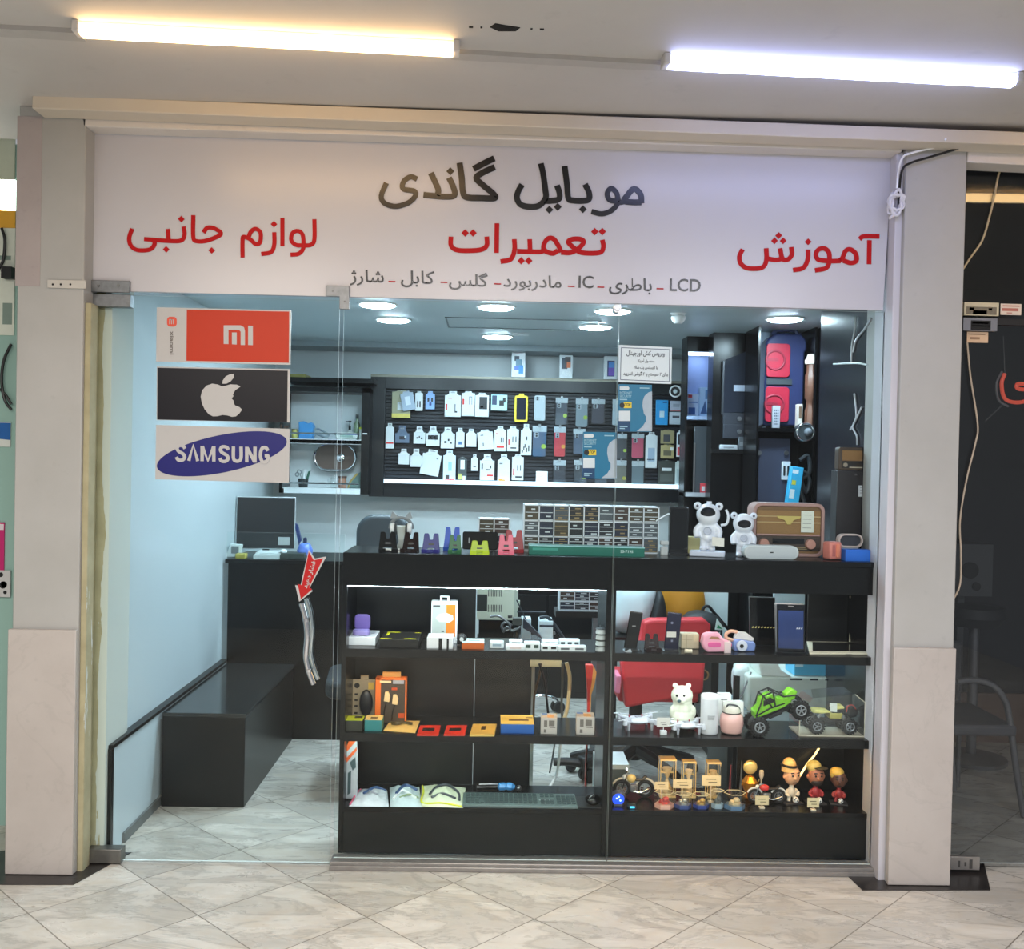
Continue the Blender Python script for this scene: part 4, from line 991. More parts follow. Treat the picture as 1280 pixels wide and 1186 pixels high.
o, W, H, k = bx_thing('watch_box', 'beige watch box right of the navy phone on the upper shelf', 'box', 851, 874, 792, 811, Z1, .05, m((190, 178, 152), .5), 0, None, .004)
face(o, 'panel_print', m((206, 192, 158), .4), [(.68, .5, .95, .95)], W, H); face(o, 'line_print', m((150, 140, 116), .5), [(.05, .6, .6, .62), (.3, .05, .32, .95)], W, H)
g = stand(857, 813, Z1); o = thing('paper_roll', 'small cream paper roll in front of the beige watch box', 'roll', (g.x, .066, Z1))
mb = MB(); mb.cyl((-.014, 0, .0085), (.014, 0, .0085), .008); mb.build('roll', m((226, 216, 190), .6), o)
# two toy cameras
def toy_camera(lab, x0_, x1_, yt, yb, body, lens, grip, y=.085, kind=0):
    g = P((x0_+x1_)/2, yb, y); g.z = Z1; k = kk(y); W, H = (x1_-x0_)*k, (yb-yt)*k
    o = thing('toy_camera', lab, 'toy', g)
    mb = MB()
    if kind == 0:
        mb.prism([(-W*.5, H*.5), (-W*.45, H*.9), (-W*.3, H), (W*.05, H), (W*.2, H*.72), (W*.4, H*.6), (W*.42, H*.05), (-W*.3, 0), (-W*.44, H*.2)], 0, .045); mb.build('body', body, o, bevel=.008, seg=3)
        mb = MB(); mb.prism([(-W*.28, H*.72), (-W*.2, H*.84), (W*.02, H*.82), (W*.1, H*.68)], -.001, .0455); mb.build('handle_window', m((170, 120, 90), .5), o)
        mb = MB(); mb.prism(rrect(W*.42, H*.24, .008, cx=-W*.1, cz=H*.42), -.003, .001); mb.build('panel', m((226, 96, 158), .4), o, bevel=.001)
        mb = MB(); mb.bx(W*.22, W*.44, -.004, .03, -.0, H*.58); mb.build('tag', m((230, 206, 206), .4), o, bevel=.001)
        mb = MB(); mb.cyl((W*.44, .02, H*.36), (W*.5, .02, H*.36), .006, n=14); mb.build('nozzle', m((214, 84, 130), .4), o)
    else:
        mb.prism([(-W*.22, 0), (-W*.26, H*.45), (-W*.2, H*.62), (W*.46, H*.5), (W*.5, H*.3), (W*.46, 0)], 0, .045); mb.build('body', body, o, bevel=.006, seg=3)
        mb = MB(); mb.cyl((W*.02, -.012, H*.3), (W*.02, .002, H*.3), H*.27, n=28); mb.build('lens_ring', m((216, 222, 236), .3), o, bevel=.002)
        mb = MB(); mb.cyl((W*.0, -.0135, H*.3), (W*.0, -.011, H*.3), H*.1, n=20); mb.build('lens', M_BLK, o)
        mb = MB(); mb.prism([(-W*.2, H*.62), (-W*.1, H*.95), (W*.2, H*.92), (W*.45, H*.66), (W*.42, H*.5)], .006, .04); mb.build('top', grip, o, bevel=.003)
        mb = MB(); mb.tube([(-W*.18, .02, H*.5), (-W*.44, .02, H*.62), (-W*.46, .02, H*.85), (-W*.3, .02, H*.98), (-W*.08, .02, H*.93)], .007); mb.build('strap', m((222, 176, 150), .5), o)
    return o
toy_camera('pink toy water blaster with a clear tag on the upper right shelf', 877, 916, 792.5, 817, m((238, 168, 190), .4), None, None, .085, 0)
toy_camera('light blue toy camera with a white eye lens on the upper right shelf', 907, 945, 793, 818, m((122, 146, 204), .4), None, m((206, 204, 206), .4), .12, 1)
# tablets
o, q = leaning('tablet', 'black tablet with a painted reflection of yellow dashed tape, standing behind the toy camera', 'tablet', [(937, 816), (970, 817), (969, 756), (936, 755)], .25, Z1, .01, m((84, 86, 90), .3, .4), None, .003)
W = q[1][0]-q[0][0]; H = max(v[1] for v in q)
mb = MB(); mb.prism([(q[0][0]+.003, .003), (q[1][0]-.003, .003), (q[2][0]-.003, H-.003), (q[3][0]+.003, H-.003)], -.0004, .001); mb.build('screen', m((9, 10, 12), .12), o)
mb = MB()
for i in range(8):
    x = q[0][0]+W*.06+i*W*.115; mb.prism([(x, .073), (x+.005, .073), (x+.0085, .079), (x+.0035, .079)], -.0006, .0003)
mb.build('dashed_mark', m((216, 204, 130), .4), o)  # dashes painted on the screen for a hazard tape reflection
o, q = leaning('tablet', 'blue screened black tablet with grey rim standing in the middle of the upper right shelf', 'tablet', [(970, 818), (1007, 818), (1005, 757), (968, 756)], .11, Z1, .011, m((120, 122, 128), .3, .6), None, .004)
xa, xb = q[0][0], q[1][0]; H = max(v[1] for v in q)
mb = MB(); mb.prism([(xa+.003, .004), (xb-.003, .004), (xb-.008, H-.004), (xa-.002, H-.004)], -.0008, .0005); mb.build('bezel', m((14, 16, 22), .12), o)
mb = MB(); mb.prism([(xa+.009, .018), (xb-.010, .016), (xb-.013, H-.028), (xa+.005, H-.028)], -.0014, -.0002); mb.build('screen', m((44, 60, 108), .08, var=.3, sc=12), o)
mb = MB(); cx = (xa+xb)/2-.004; mb.bx(cx-.011, cx+.011, -.0014, 0, H-.014, H-.010); mb.build('speaker_slot', m((120, 120, 124), .4), o)
mb = MB()
for i in range(3): x = xb-.04+i*.009; mb.prism([(x, .094), (x+.004, .094), (x+.007, .1), (x+.003, .1)], -.0018, -.001)
mb.build('dashed_mark', m((210, 214, 220), .4), o)
q = [G(x, y, Z1) for x, y in ((1012, 818.5), (1090, 819), (1073, 804), (1008, 803))]; c = sum(q, Vector())/4; c.z = Z1
o = thing('tablet', 'white framed tablet lying flat at the right end of the upper shelf', 'tablet', c); p = [(v.x-c.x, v.y-c.y) for v in q]
mb = MB(); mb.prismz(p, 0, .009); mb.build('body', m((206, 198, 176), .3), o, bevel=.003)
mb = MB(); mb.prismz([(x*.84, y*.72) for x, y in p], .0088, .0098); mb.build('screen', m((12, 12, 14), .1), o)
mb = MB(); mb.bx(-.012, .012, p[0][1]-.0006, p[0][1]+.001, .003, .006); mb.build('button', m((120, 116, 104), .4), o)
# ---- right unit, middle shelf
def drone(lab, px, pyb, y, s=1., rz=0.):
    g = P(px, pyb, y); o = thing('drone', lab, 'drone', (g.x, y, Z2), rz, 'white toy drones on the middle right shelf'); k = s
    mb = MB(); mb.sph((0, 0, .036*k), (.062*k, .05*k, .017*k), n=24)
    for sx, sy in ((1, 1), (-1, 1), (1, -1), (-1, -1)):
        mb.tube([(sx*.03*k, sy*.02*k, .036*k), (sx*.075*k, sy*.06*k, .04*k)], .009*k, 8); mb.cyl((sx*.075*k, sy*.06*k, .028*k), (sx*.075*k, sy*.06*k, .05*k), .011*k)
    mb.build('body', m((224, 228, 236), .3, var=.02), o)
    for sx, sy in ((1, 1), (-1, 1), (1, -1), (-1, -1)):
        c = Vector((sx*.075*k, sy*.06*k, .053*k))
        mb = MB(); mb.box(c, (.085*k, .010*k, .002), R=Matrix.Rotation(.3*sx*sy+.15, 3, 'Z')); mb.cyl(c-Vector((0,0,.003)), c+Vector((0,0,.004)), .004*k, n=10); mb.build('propeller', M_GWHITE, o)
        mb = MB(); mb.cyl((sx*.055*k, sy*.05*k, 0), (sx*.055*k, sy*.05*k, .03*k), .005*k, .009*k, 10); mb.build('leg', m((190, 194, 200), .4), o)
    mb = MB(); mb.box((0, -.004, .0535*k), (.03*k, .02*k, .003), R=Matrix.Rotation(.2, 3, 'Z')); mb.build('label_plate', m((160, 164, 172), .4), o)
    for sx in (-1, 1): mb = MB(); mb.box((sx*.03*k-.01, .0, .056*k), (.006*k, .008*k, .012*k)); mb.build('red_light', m((170, 60, 70), .3), o)
    return o
drone('white toy drone at the left end of the middle right shelf', 797, 915, .19, .85, .1)
drone('white toy drone partly under the bear figurine', 857, 918, .135, .78, .1)
g = P(829, 922, .085); o = thing('price_tag', 'small white price card on a stand between the two drones', 'price tag', (g.x, .085, Z2))
mb = MB(); mb.bx(-.013, .013, -.008, .008, 0, .018); mb.build('base', M_WHITE, o, bevel=.002); mb = MB(); mb.cyl((0, 0, .018), (0, 0, .034), .0015); mb.build('stem', M_WHITE, o)
mb = MB(); mb.bx(-.026, .026, -.0015, .0015, .032, .068); mb.build('card', m((222, 220, 212), .5), o); mb = MB(); mb.bx(-.012, .008, -.0022, -.001, .048, .05); mb.bx(-.008, .012, -.0022, -.001, .040, .042); mb.build('print', m((90, 90, 90), .5), o)
# bear
g = P(853, 906, .19); k = kk(.19); o = thing('bear_figurine', 'cream white sitting bear lamp with dark eyes on the middle right shelf', 'figurine', (g.x, .2, Z2+.075))
o.location.z = Z2
mb = MB(); q = k
mb.sph((0, 0, 14*q), (15.5*q, 13*q, 15*q)); mb.sph((0, 0, 24*q), (13.5*q, 11.5*q, 14*q)); mb.sph((-1*q, -1*q, 41*q), (14*q, 12*q, 12.5*q)); mb.sph((0, 0, 33*q), (12.5*q, 11*q, 10*q))
for sx in (-1, 1): mb.sph((sx*8.5*q-1*q, 1*q, 53*q), (3.6*q, 2.6*q, 3.6*q)); mb.sph((sx*11*q, -8*q, 5*q), (6*q, 7*q, 5*q)); mb.sph((sx*13*q, -3*q, 21*q), (4*q, 5*q, 8*q))
mb.sph((-4*q, -11*q, 37*q), (6*q, 4*q, 4.5*q)); mb.build('body', m((228, 230, 208), .5, var=.02), o, remesh=.003)
for dx in (-9.5, -.5): mb = MB(); mb.sph((dx*q, -12.0*q, 43.0*q), (1.6*q, 1.2*q, 1.7*q), n=12); mb.build('eye', M_BLK, o)
mb = MB(); mb.sph((-7*q, -15*q, 37*q), (2.6*q, 1.8*q, 2*q), n=12); mb.build('nose', m((50, 84, 90), .3), o)
# tin, cards, jar
g = P(886, 922.5, .12); k = kk(.12); o = thing('white_tin', 'tall white cylindrical speaker tin beside the bear figurine', 'tin', (g.x, .12, Z2)); r = 11*k
mb = MB(); mb.lathe([(r*.9, 0), (r, .004), (r, 44*k), (r*.99, 44.3*k)], n=36); mb.build('body', m((206, 208, 210), .35, var=.02), o)
mb = MB(); mb.lathe([(r*1.01, 44.3*k), (r*1.01, 48*k), (r*.93, 49.5*k), (0, 50*k)], n=36); mb.build('lid', m((230, 230, 228), .3), o)
mb = MB()
for z in (22, 20, 24): mb.bx(-r*.4, r*.35+(z-22)*.001, -r-.0012, -r+.002, z*k, z*k+.002)
mb.build('print', m((150, 152, 156), .5), o)
o, W, H, k = bx_thing('white_box', 'white printed box behind the tin and pink jar', 'box', 897, 913, 874, 914, Z2, .03, m((222, 222, 216), .5), 0, None, .001, .24)
face(o, 'print', m((120, 120, 120), .5), [(.2, .8, .7, .83), (.3, .55, .7, .62)], W, H)
o, W, H, k = bx_thing('white_box', 'white shallow box directly behind the pink jar', 'box', 903, 929, 884, 916, Z2, .03, m((226, 224, 214), .5), 0, None, .001, .22)
g = P(914, 920, .13); k = kk(.13); o = thing('round_jar', 'round pink jar speaker with cream top and strap on the middle right shelf', 'jar', (g.x, .13, Z2)); r = 15*k
mb = MB(); mb.lathe([(r*.6, 0), (r*.85, .006), (r, 13*k), (r*.93, 22*k), (r*.72, 26*k)], n=36); mb.build('body', m((226, 178, 168), .4), o)
mb = MB(); mb.lathe([(r*.72, 26*k), (r*.74, 29*k), (r*.62, 34*k), (0, 35*k)], n=36); mb.build('top', m((222, 216, 200), .4), o)
mb = MB(); mb.tube([(-8*k, -4*k, 32*k), (-6*k, -6*k, 37*k), (4*k, -6*k, 36*k), (9*k, -4*k, 31*k)], .0035); mb.build('strap', m((60, 60, 62), .5), o)
mb = MB(); mb.torus((0, 0, 26.3*k), (0, 0, 1), r*.74, .002); mb.build('groove', m((60, 50, 50), .5), o)
# toy off-road cars
TYRE = m((24, 24, 25), .75, var=.3, sc=200); RIM = m((150, 154, 158), .35, .5)
def wheel(o, c, r, w, front=-1):
    mb = MB(); mb.torus(c, (0, 1, 0), r*.74, r*.27, 24, 10)
    mb.cyl((c[0], c[1]-w/2, c[2]), (c[0], c[1]+w/2, c[2]), r*.8, n=24)
    for i in range(18):
        a = 2*PI*i/18; mb.box((c[0]+math.cos(a)*r*.97, c[1], c[2]+math.sin(a)*r*.97), (r*.12, w*.9, r*.16), R=Matrix.Rotation(-a, 3, 'Y'))
    wo = mb.build('wheel', TYRE, o)
    mb = MB(); y = c[1]-w/2
    mb.torus((c[0], y-.001, c[2]), (0, 1, 0), r*.5, r*.07, 24, 8)
    for i in range(5):
        a = 2*PI*i/5; mb.box((c[0]+math.cos(a)*r*.25, y-.001, c[2]+math.sin(a)*r*.25), (r*.45, .003, r*.1), R=Matrix.Rotation(-a, 3, 'Y'))
    mb.cyl((c[0], y-.004, c[2]), (c[0], y, c[2]), r*.12, n=12); mb.build('rim', RIM, wo)
    return wo
def truck(o, L, r, body, shape, hub=None, roll=True):
    """L wheelbase; wheels, chassis, shocks, body shell; local frame X along the car, origin midway between the wheels' centres"""
    wd = .045
    for sx in (-1, 1):
        for yy in (-wd, wd): wheel(o, (sx*L/2, yy, 0), r, .022)
        mb = MB(); mb.cyl((sx*L/2, -wd+.01, 0), (sx*L/2, wd-.01, 0), .005); mb.sph((sx*L/2, 0, 0), .011, n=12); mb.build('axle', M_RUB, o)
        for yy in (-.028, .028):
            mb = MB(); mb.cyl((sx*L/2, yy, .004), (sx*L*.3, yy*.7, r*1.5), .0025); 
            for q in range(6): mb.torus((sx*L/2-sx*L*.2*(q+2)/9, yy*(1-.3*(q+2)/9), .004+(r*1.5-.004)*(q+2)/9), (-sx*L*.2, 0, r*1.5), .005, .0013, 12, 6)
            mb.build('shock_absorber', m((176, 176, 172), .35, .6), o)
    mb = MB(); mb.bx(-L*.36, L*.36, -.018, .018, r*.2, r*.62); mb.bx(-L*.2, L*.12, -.024, .024, r*.1, r*.5); mb.build('chassis', m((28, 28, 30), .5), o, bevel=.003)
    for nm, mat, poly, hw in shape:
        mb = MB(); mb.prism(poly, -hw, hw); mb.build(nm, mat, o, bevel=.004, seg=2)
def car_at(lab, wl, wr, y, r_px, parts, grp=None, rest=None):
    a, b = P(*wl, y), P(*wr, y); k = kk(y); dz = b.z-a.z if wl[1]-wr[1] > 5 else 0
    a.z = Z2+(rest or 0)+r_px*k; b.z = a.z+dz; d = b-a; L = d.length
    o = thing('toy_truck', lab, 'toy car', (a+b)/2); o.rotation_euler = (0, -math.atan2(d.z, d.x), 0)
    truck(o, L, r_px*k, None, parts(L, r_px*k)); return o
GRN = m((120, 190, 40), .35, var=.25, sc=60)
def green_parts(L, r):
    return [('body_shell', GRN, [(-L*.5, r*.75), (-L*.46, r*1.5), (-L*.3, r*1.75), (-L*.2, r*2.5), (L*.05, r*2.55), (L*.16, r*1.7), (L*.34, r*1.6), (L*.42, r*1.0), (L*.2, r*.75)], .032),
            ('side_window', m((18, 22, 20), .15), [(-L*.24, r*1.65), (-L*.18, r*2.3), (L*.0, r*2.33), (L*.08, r*1.65)], .0335),
            ('black_stripe', M_BLK, [(-L*.45, r*1.12), (-L*.1, r*1.35), (L*.25, r*1.2), (L*.25, r*1.05), (-L*.1, r*1.15), (-L*.45, r*.95)], .034),
            ('green_rear', GRN, [(L*.3, r*1.0), (L*.34, r*1.9), (L*.52, r*2.2), (L*.62, r*1.7), (L*.5, r*1.1)], .026), ('rear_bumper', m((34, 34, 36), .5), [(-L*.68, r*.1), (-L*.62, r*.6), (-L*.46, r*.9), (-L*.44, r*.3)], .02)]
tr = car_at('green and black toy monster truck rearing up on the middle right shelf', (945, 907), (996, 886), .13, 12, green_parts)
L, r = 51*kk(.13), 12*kk(.13)
mb = MB()
for y in (-.036, .036):
    mb.tube([(-L*.5, y, r*1.1), (-L*.3, y, r*2.0), (-L*.16, y, r*2.75), (L*.1, y, r*2.75), (L*.3, y, r*1.85), (L*.6, y, r*1.5)], .0032, 8, smooth=False)
    mb.tube([(-L*.16, y, r*2.75), (-L*.05, y, r*1.2)], .003, 8, smooth=False); mb.tube([(L*.1, y, r*2.75), (L*.02, y, r*1.2)], .003, 8, smooth=False)
for x, z in ((-L*.16, r*2.75), (L*.1, r*2.75), (L*.3, r*1.85), (-L*.5, r*1.1)): mb.tube([(x, -.036, z), (x, .036, z)], .003, 8, smooth=False)
mb.build('roll_cage', M_RUB, tr)
mb = MB(); mb.prism([(-L*.42, r*.62), (-L*.36, r*1.0), (L*.4, r*.95), (L*.44, r*.62)], -.03, .03); mb.build('sill', M_RUB, tr, bevel=.003)
# yellow buggy in its clear box
g = P(1040, 919.5, .095); k = kk(.1); o = thing('clear_toy_box', 'clear display box with a cut corner holding the yellow toy buggy', 'box', (g.x, .095, Z2))
xa, xb = -41.5*k, 41*k; hb = 54*k
mb = MB(); out = [(xa, .004), (xb, .004), (xb, hb*.82), (xb-.04, hb), (xa+.05, hb*.9), (xa, hb*.45)]
vs = [(x, 0, z) for x, z in out]; N = len(out); vs2 = [(x, .14, z) for x, z in out]
mb.add(vs, [tuple(range(N))]); mb.add(vs2, [tuple(range(N-1, -1, -1))]); mb.add(vs+vs2, [(i, N+i, N+(i+1) % N, (i+1) % N) for i in range(1, N)])
mb.build('clear_cover', CLEAR, o)
mb = MB(); mb.bx(xa, xb, 0, .14, 0, .004); mb.build('card_base', m((196, 184, 158), .5), o)
mb = MB(); mb.tube([out[i][:1]+(0,)+out[i][1:] for i in (1, 2, 3)], .0015, 6, smooth=False); mb.tube([(xa, 0, .004), (xa, 0, hb*.45)], .002, 6); mb.tube([(xa, 0, .003), (xb, 0, .003)], .0018, 6); mb.build('edge_trim', m((214, 206, 184), .35), o)
YEL = m((226, 218, 130), .4)
def yellow_parts(L, r):
    return [('hood', YEL, [(-L*.58, r*1.45), (-L*.5, r*1.85), (-L*.1, r*1.75), (L*.0, r*1.5), (-L*.3, r*1.35)], .026),
            ('side_body', m((176, 166, 84), .4), [(-L*.06, r*.75), (-L*.05, r*1.45), (L*.36, r*1.45), (L*.3, r*.7)], .028),
            ('roof', YEL, [(L*.03, r*1.95), (L*.06, r*2.4), (L*.38, r*2.35), (L*.42, r*2.0), (L*.2, r*1.85)], .022),
            ('rear_cage', m((30, 30, 32), .4), [(L*.5, r*1.2), (L*.56, r*2.2), (L*.7, r*2.3), (L*.86, r*1.9), (L*.8, r*1.0), (L*.6, r*.8)], .02),
            ('cabin', m((40, 40, 42), .4), [(L*.02, r*1.4), (L*.08, r*1.95), (L*.36, r*1.9), (L*.42, r*1.4)], .022)]
car = car_at('yellow and black toy buggy inside the clear display box', (1016, 906), (1056.5, 906.5), .165, 10, yellow_parts, None, .0045)
mb = MB(); v = (.012, 0, .066)
mb.prism([(-.004, .052), (.022, .05), (.022, .084), (-.008, .086)], -.024, -.022); mb.build('paper_tag', m((222, 226, 216), .5), car)
mb = MB(); mb.tube([(.062, -.018, .05), (.066, -.02, .072), (.085, -.02, .078), (.1, -.018, .06)], .0022); mb.build('red_hose', m((196, 70, 60), .4), car)
# ---- right unit, bottom shelf
def motorbike(lab, wl, wr, y, r_px, tank, frame, seat, z=Z3):
    a, b = P(*wl, y), P(*wr, y); k = kk(y); L = (b-a).length; r = r_px*k
    o = thing('toy_motorbike', lab, 'toy motorbike', ((a.x+b.x)/2, y, z)); h = r
    for sx in (-1, 1):
        mb = MB(); mb.torus((sx*L/2, 0, r), (0, 1, 0), r*.82, r*.2, 28, 10); w = mb.build('wheel', TYRE, o)
        mb = MB(); mb.torus((sx*L/2, 0, r), (0, 1, 0), r*.6, r*.06, 24, 6); mb.cyl((sx*L/2, -.006, r), (sx*L/2, .006, r), r*.14)
        for i in range(6): t = PI*i/6; mb.cyl((sx*L/2-math.cos(t)*r*.6, 0, r-math.sin(t)*r*.6), (sx*L/2+math.cos(t)*r*.6, 0, r+math.sin(t)*r*.6), r*.03, n=6)
        mb.build('rim', RIM, w)
        mb = MB(); pts = [Vector((sx*L/2+math.cos(t)*r*1.13, 0, r+math.sin(t)*r*1.13)) for t in [PI*(.15+.7*i/6) for i in range(7)]]; mb.tube(pts, r*.12, 8); mb.build('mudguard', frame, o)
    s = -1
    mb = MB()
    for yy in (-.007, .007): mb.tube([(s*L/2, yy, r), (s*L*.33, yy, r*2.5)], r*.09, 8, smooth=False)
    mb.build('fork', M_CHROME, o)
    mb = MB(); mb.tube([(s*L*.24, -.03, r*3.0), (s*L*.3, -.012, r*2.8), (s*L*.33, 0, r*2.55), (s*L*.3, .012, r*2.8), (s*L*.24, .03, r*3.0)], r*.08, 8); mb.build('handlebar', M_CHROME, o)
    mb = MB(); mb.sph((s*L*.1, 0, r*2.15), (L*.2, r*.42, r*.5), n=20); mb.build('tank', tank, o)
    mb = MB(); mb.prism([(-s*L*.05, r*1.9), (-s*L*.4, r*1.95), (-s*L*.58, r*2.45), (-s*L*.5, r*2.55), (-s*L*.36, r*2.2), (-s*L*.05, r*2.15)], -r*.32, r*.32); mb.build('seat', seat, o, bevel=.003)
    mb = MB(); mb.box((0, 0, r*1.1), (L*.34, r*.5, r*.7)); mb.cyl((-.004, -r*.4, r*1.0), (-.004, r*.4, r*1.0), r*.36); mb.build('engine', m((120, 122, 124), .35, .7), o, bevel=.003)
    mb = MB(); mb.tube([(0, -r*.45, r*.8), (-s*L*.3, -r*.5, r*.7), (-s*L*.6, -r*.5, r*1.1)], r*.14, 10); mb.build('exhaust', M_CHROME, o)
    mb = MB(); mb.sph((s*L*.4, 0, r*2.3), (r*.26, r*.3, r*.3), n=14); mb.build('headlamp', m((220, 220, 214), .15), o)
    return o
CRM = m((216, 190, 120), .35)
motorbike('cream and black toy motorbike at the left end of the bottom right shelf', (777, 1000), (806, 1000), .2, 11, CRM, m((206, 196, 176), .3), m((60, 52, 40), .5))
g = P(773, 1011, .085); k = kk(.085); o = thing('blue_light_toy', 'glowing blue round light toy in front of the cream motorbike', 'toy', (g.x, .085, Z3))
mb = MB(); mb.cyl((0, .012, .026), (0, .03, .03), .024, .03, 24); mb.bx(-.016, .016, .008, .03, 0, .008); mb.build('shell', m((90, 94, 104), .3), o)
mb = MB(); mb.cyl((0, .008, .026), (0, .0125, .0262), .023, n=24); mb.build('lens', m((30, 70, 230), .2, em=1.2), o)
mb = MB()
for a, b in ((-.006, .03), (.008, .022), (.002, .036)): mb.cyl((a, .0065, b), (a, .0085, b), .003, n=10)
mb.build('led', m((170, 210, 255), .2, em=3), o)
g = P(790, 1015, .062); o = thing('cyan_light_toy', 'small cyan glowing block right of the blue light toy', 'toy', (g.x, .062, Z3)); mb = MB(); mb.bx(-.016, .016, 0, .03, 0, .012); mb.build('shell', m((20, 40, 50), .3), o, bevel=.002)
mb = MB(); mb.bx(-.008, .010, -.0006, 0, .003, .010); mb.build('lens', m((60, 180, 225), .3, em=1.5), o)
# acrylic showpieces : hexagonal cases with small treasures, tall ones behind
def hexa(lab, px, pyb, w_px, h_px, y, fill, base):
    g = P(px, pyb, y); k = kk(y); r = w_px*k/2; H = h_px*k
    o = thing('acrylic_case', lab, 'display case', (g.x, y, Z3), 0, 'small clear hexagonal cases on the bottom right shelf')
    hx = [(r*math.cos(PI*i/3), r*.85*math.sin(PI*i/3)) for i in range(6)]
    mb = MB(); mb.prismz([(x*.98, v*.98) for x, v in hx], 0, H*.28); mb.build('base', base, o, bevel=.001)
    mb = MB(); mb.prismz([(x*.55, v*.55) for x, v in hx], H*.28, H*.42); mb.sph((r*.15, -.003, H*.55), (r*.34, r*.3, H*.16), n=12); mb.sph((-r*.3, -.004, H*.45), (r*.2, r*.2, H*.12), n=10); mb.build('contents', fill, o)
    mb = MB(); mb.prismz(hx, H*.281, H); mb.build('cover', CLEAR, o)
    mb = MB(); mb.tube([(x*1.0, v*1.0, H) for x, v in hx], .0012, 6, closed=True, smooth=False); mb.build('rim', m((230, 214, 170), .3), o); return o
REDF, GOLD, CRF = m((206, 60, 50), .35), m((222, 176, 84), .3, .5), m((226, 200, 150), .4)
hexa('hexagonal clear case with red contents, leftmost of its row', 830, 1014, 25, 20, .085, REDF, m((220, 170, 150), .35))
hexa('hexagonal clear case with silver contents on a blue base, right of the red one', 853.5, 1014.5, 22, 18, .085, m((190, 186, 170), .25, .6), m((56, 76, 130), .3))
hexa('hexagonal clear case with gold contents on a blue base, middle of its row', 876, 1013, 21, 17, .09, GOLD, m((50, 70, 140), .3))
hexa('hexagonal clear case with dark grey contents and pale base', 896.5, 1014, 16, 22, .09, m((90, 92, 90), .4), m((150, 170, 180), .3))
hexa('widest hexagonal clear case with amber contents on a blue base, right end of its row', 918, 1015, 27, 20, .085, CRF, m((90, 120, 150), .3))
def tallcase(lab, x0_, x1_, yt, y, mat, fill):
    g = P((x0_+x1_)/2, 1000, y); k = kk(y); W = (x1_-x0_)*k; H = P((x0_+x1_)/2, yt, y).z-Z3
    o = thing('tall_clear_case', lab, 'display case', (g.x, y, Z3), 0, 'tall clear cases behind the hexagonal ones')
    mb = MB(); mb.bx(-W/2, W/2, 0, W*.8, .004, H-.006); mb.build('cover', CLEAR, o)
    mb = MB()
    for x in (-W/2, W/2):
        for v in (0, W*.8): mb.cyl((x, v, 0), (x, v, H), .0018, n=8)
    mb.bx(-W/2-.002, W/2+.002, -.002, W*.8+.002, H-.006, H); mb.bx(-W/2-.002, W/2+.002, -.002, W*.8+.002, 0, .005); mb.build('frame', mat, o)
    mb = MB(); mb.lathe([(W*.3, .005), (W*.34, H*.2), (W*.08, H*.45), (W*.3, H*.7), (W*.32, H*.74), (0, H*.74)], (0, W*.4, 0)); mb.build('contents', fill, o)
    mb = MB(); mb.bx(-W*.44, W*.44, W*.2, W*.6, H*.62, H*.64); mb.build('divider', mat, o); return o
CF = m((222, 192, 130), .4)
tallcase('tall clear case with a pale hourglass shape, left of three behind the price cards', 825, 844, 949, .2, CF, m((206, 180, 130), .4))
tallcase('tall clear case with small white figure, middle of three behind the price cards', 853.5, 869, 952, .2, CF, m((230, 206, 160), .4))
tallcase('tall clear case with an arched top, right of three behind the price cards', 884, 900, 953, .2, CF, m((220, 190, 140), .4))
def pcard(lab, x0_, y0_, x1_, y1_, y, z=Z3, rz=0.):
    g = P((x0_+x1_)/2, y1_, y); k = kk(y); W, H = (x1_-x0_)*k, (y1_-y0_)*k
    o = thing('price_card', lab, 'price card', (g.x, y, z), rz, 'cream price cards on the bottom right shelf')
    hb = g.z-z
    mb = MB(); mb.bx(-W/2, W/2, 0, .002, hb, hb+H); mb.build('card', m((226, 206, 162), .5), o)
    mb = MB(); mb.cyl((0, .003, 0), (0, .003, hb+H*.5), .0015, n=8); mb.bx(-.01, .01, -.006, .012, 0, .006); mb.build('stem', m((226, 214, 190), .5), o)
    mb = MB(); mb.bx(-W*.3, W*.25, -.0006, 0, hb+H*.6, hb+H*.68); mb.bx(-W*.15, W*.3, -.0006, 0, hb+H*.3, hb+H*.38); mb.build('print', m((110, 96, 70), .5), o); return o
pcard('cream price card over the red hexagonal case', 818, 977, 835.5, 986.5, .14)
pcard('wide cream price card between the left and middle tall cases', 841, 974, 865, 985, .15)
pcard('cream price card under the right tall case, largest of the three', 877, 969, 901, 982, .15)
pcard('white price card in front of the red and white motorbike', 944, 994.5, 961, 1006, .09)
pcard('cream price card in front of the middle football figurine', 1009, 997, 1024, 1009, .07)
# swords / sticks and gold ornament
for lab, px, top, py, mat in (('dark red upright stick among the clear cases', 911.5, 955, 1000, m((96, 22, 26), .4)), ('grey upright blade leaning among the clear cases', 899, 957, 1000, m((80, 80, 78), .35, .5)), ('tall grey blade with dark grip beside the gold ornament', 925, 950, 998, m((90, 90, 88), .35, .5))):
    g = P(px, py, .16); o = thing('toy_sword', lab, 'toy sword', (g.x, .16, Z3)); H = P(px, top, .16).z-Z3
    mb = MB(); mb.prism([(-.004, .03), (.004, .03), (.006, H*.96), (.003, H)], 0, .003); mb.build('blade', mat, o)
    mb = MB(); mb.cyl((0, .0015, 0), (0, .0015, .03), .005, n=10); mb.box((0, .0015, .031), (.024, .006, .004)); mb.build('grip', M_BLK, o)
g = P(937, 990, .22); k = kk(.22); o = thing('gold_ornament', 'shiny gold orange ornament with a pale disc on the bottom right shelf', 'ornament', (g.x, .22, Z3)); GL = m((232, 160, 60), .25, .7)
mb = MB(); mb.lathe([(9*k, 0), (10*k, .006), (4*k, 4*k), (9*k, 12*k), (10*k, 20*k), (5*k, 27*k), (0, 28*k)]); mb.build('body', GL, o)
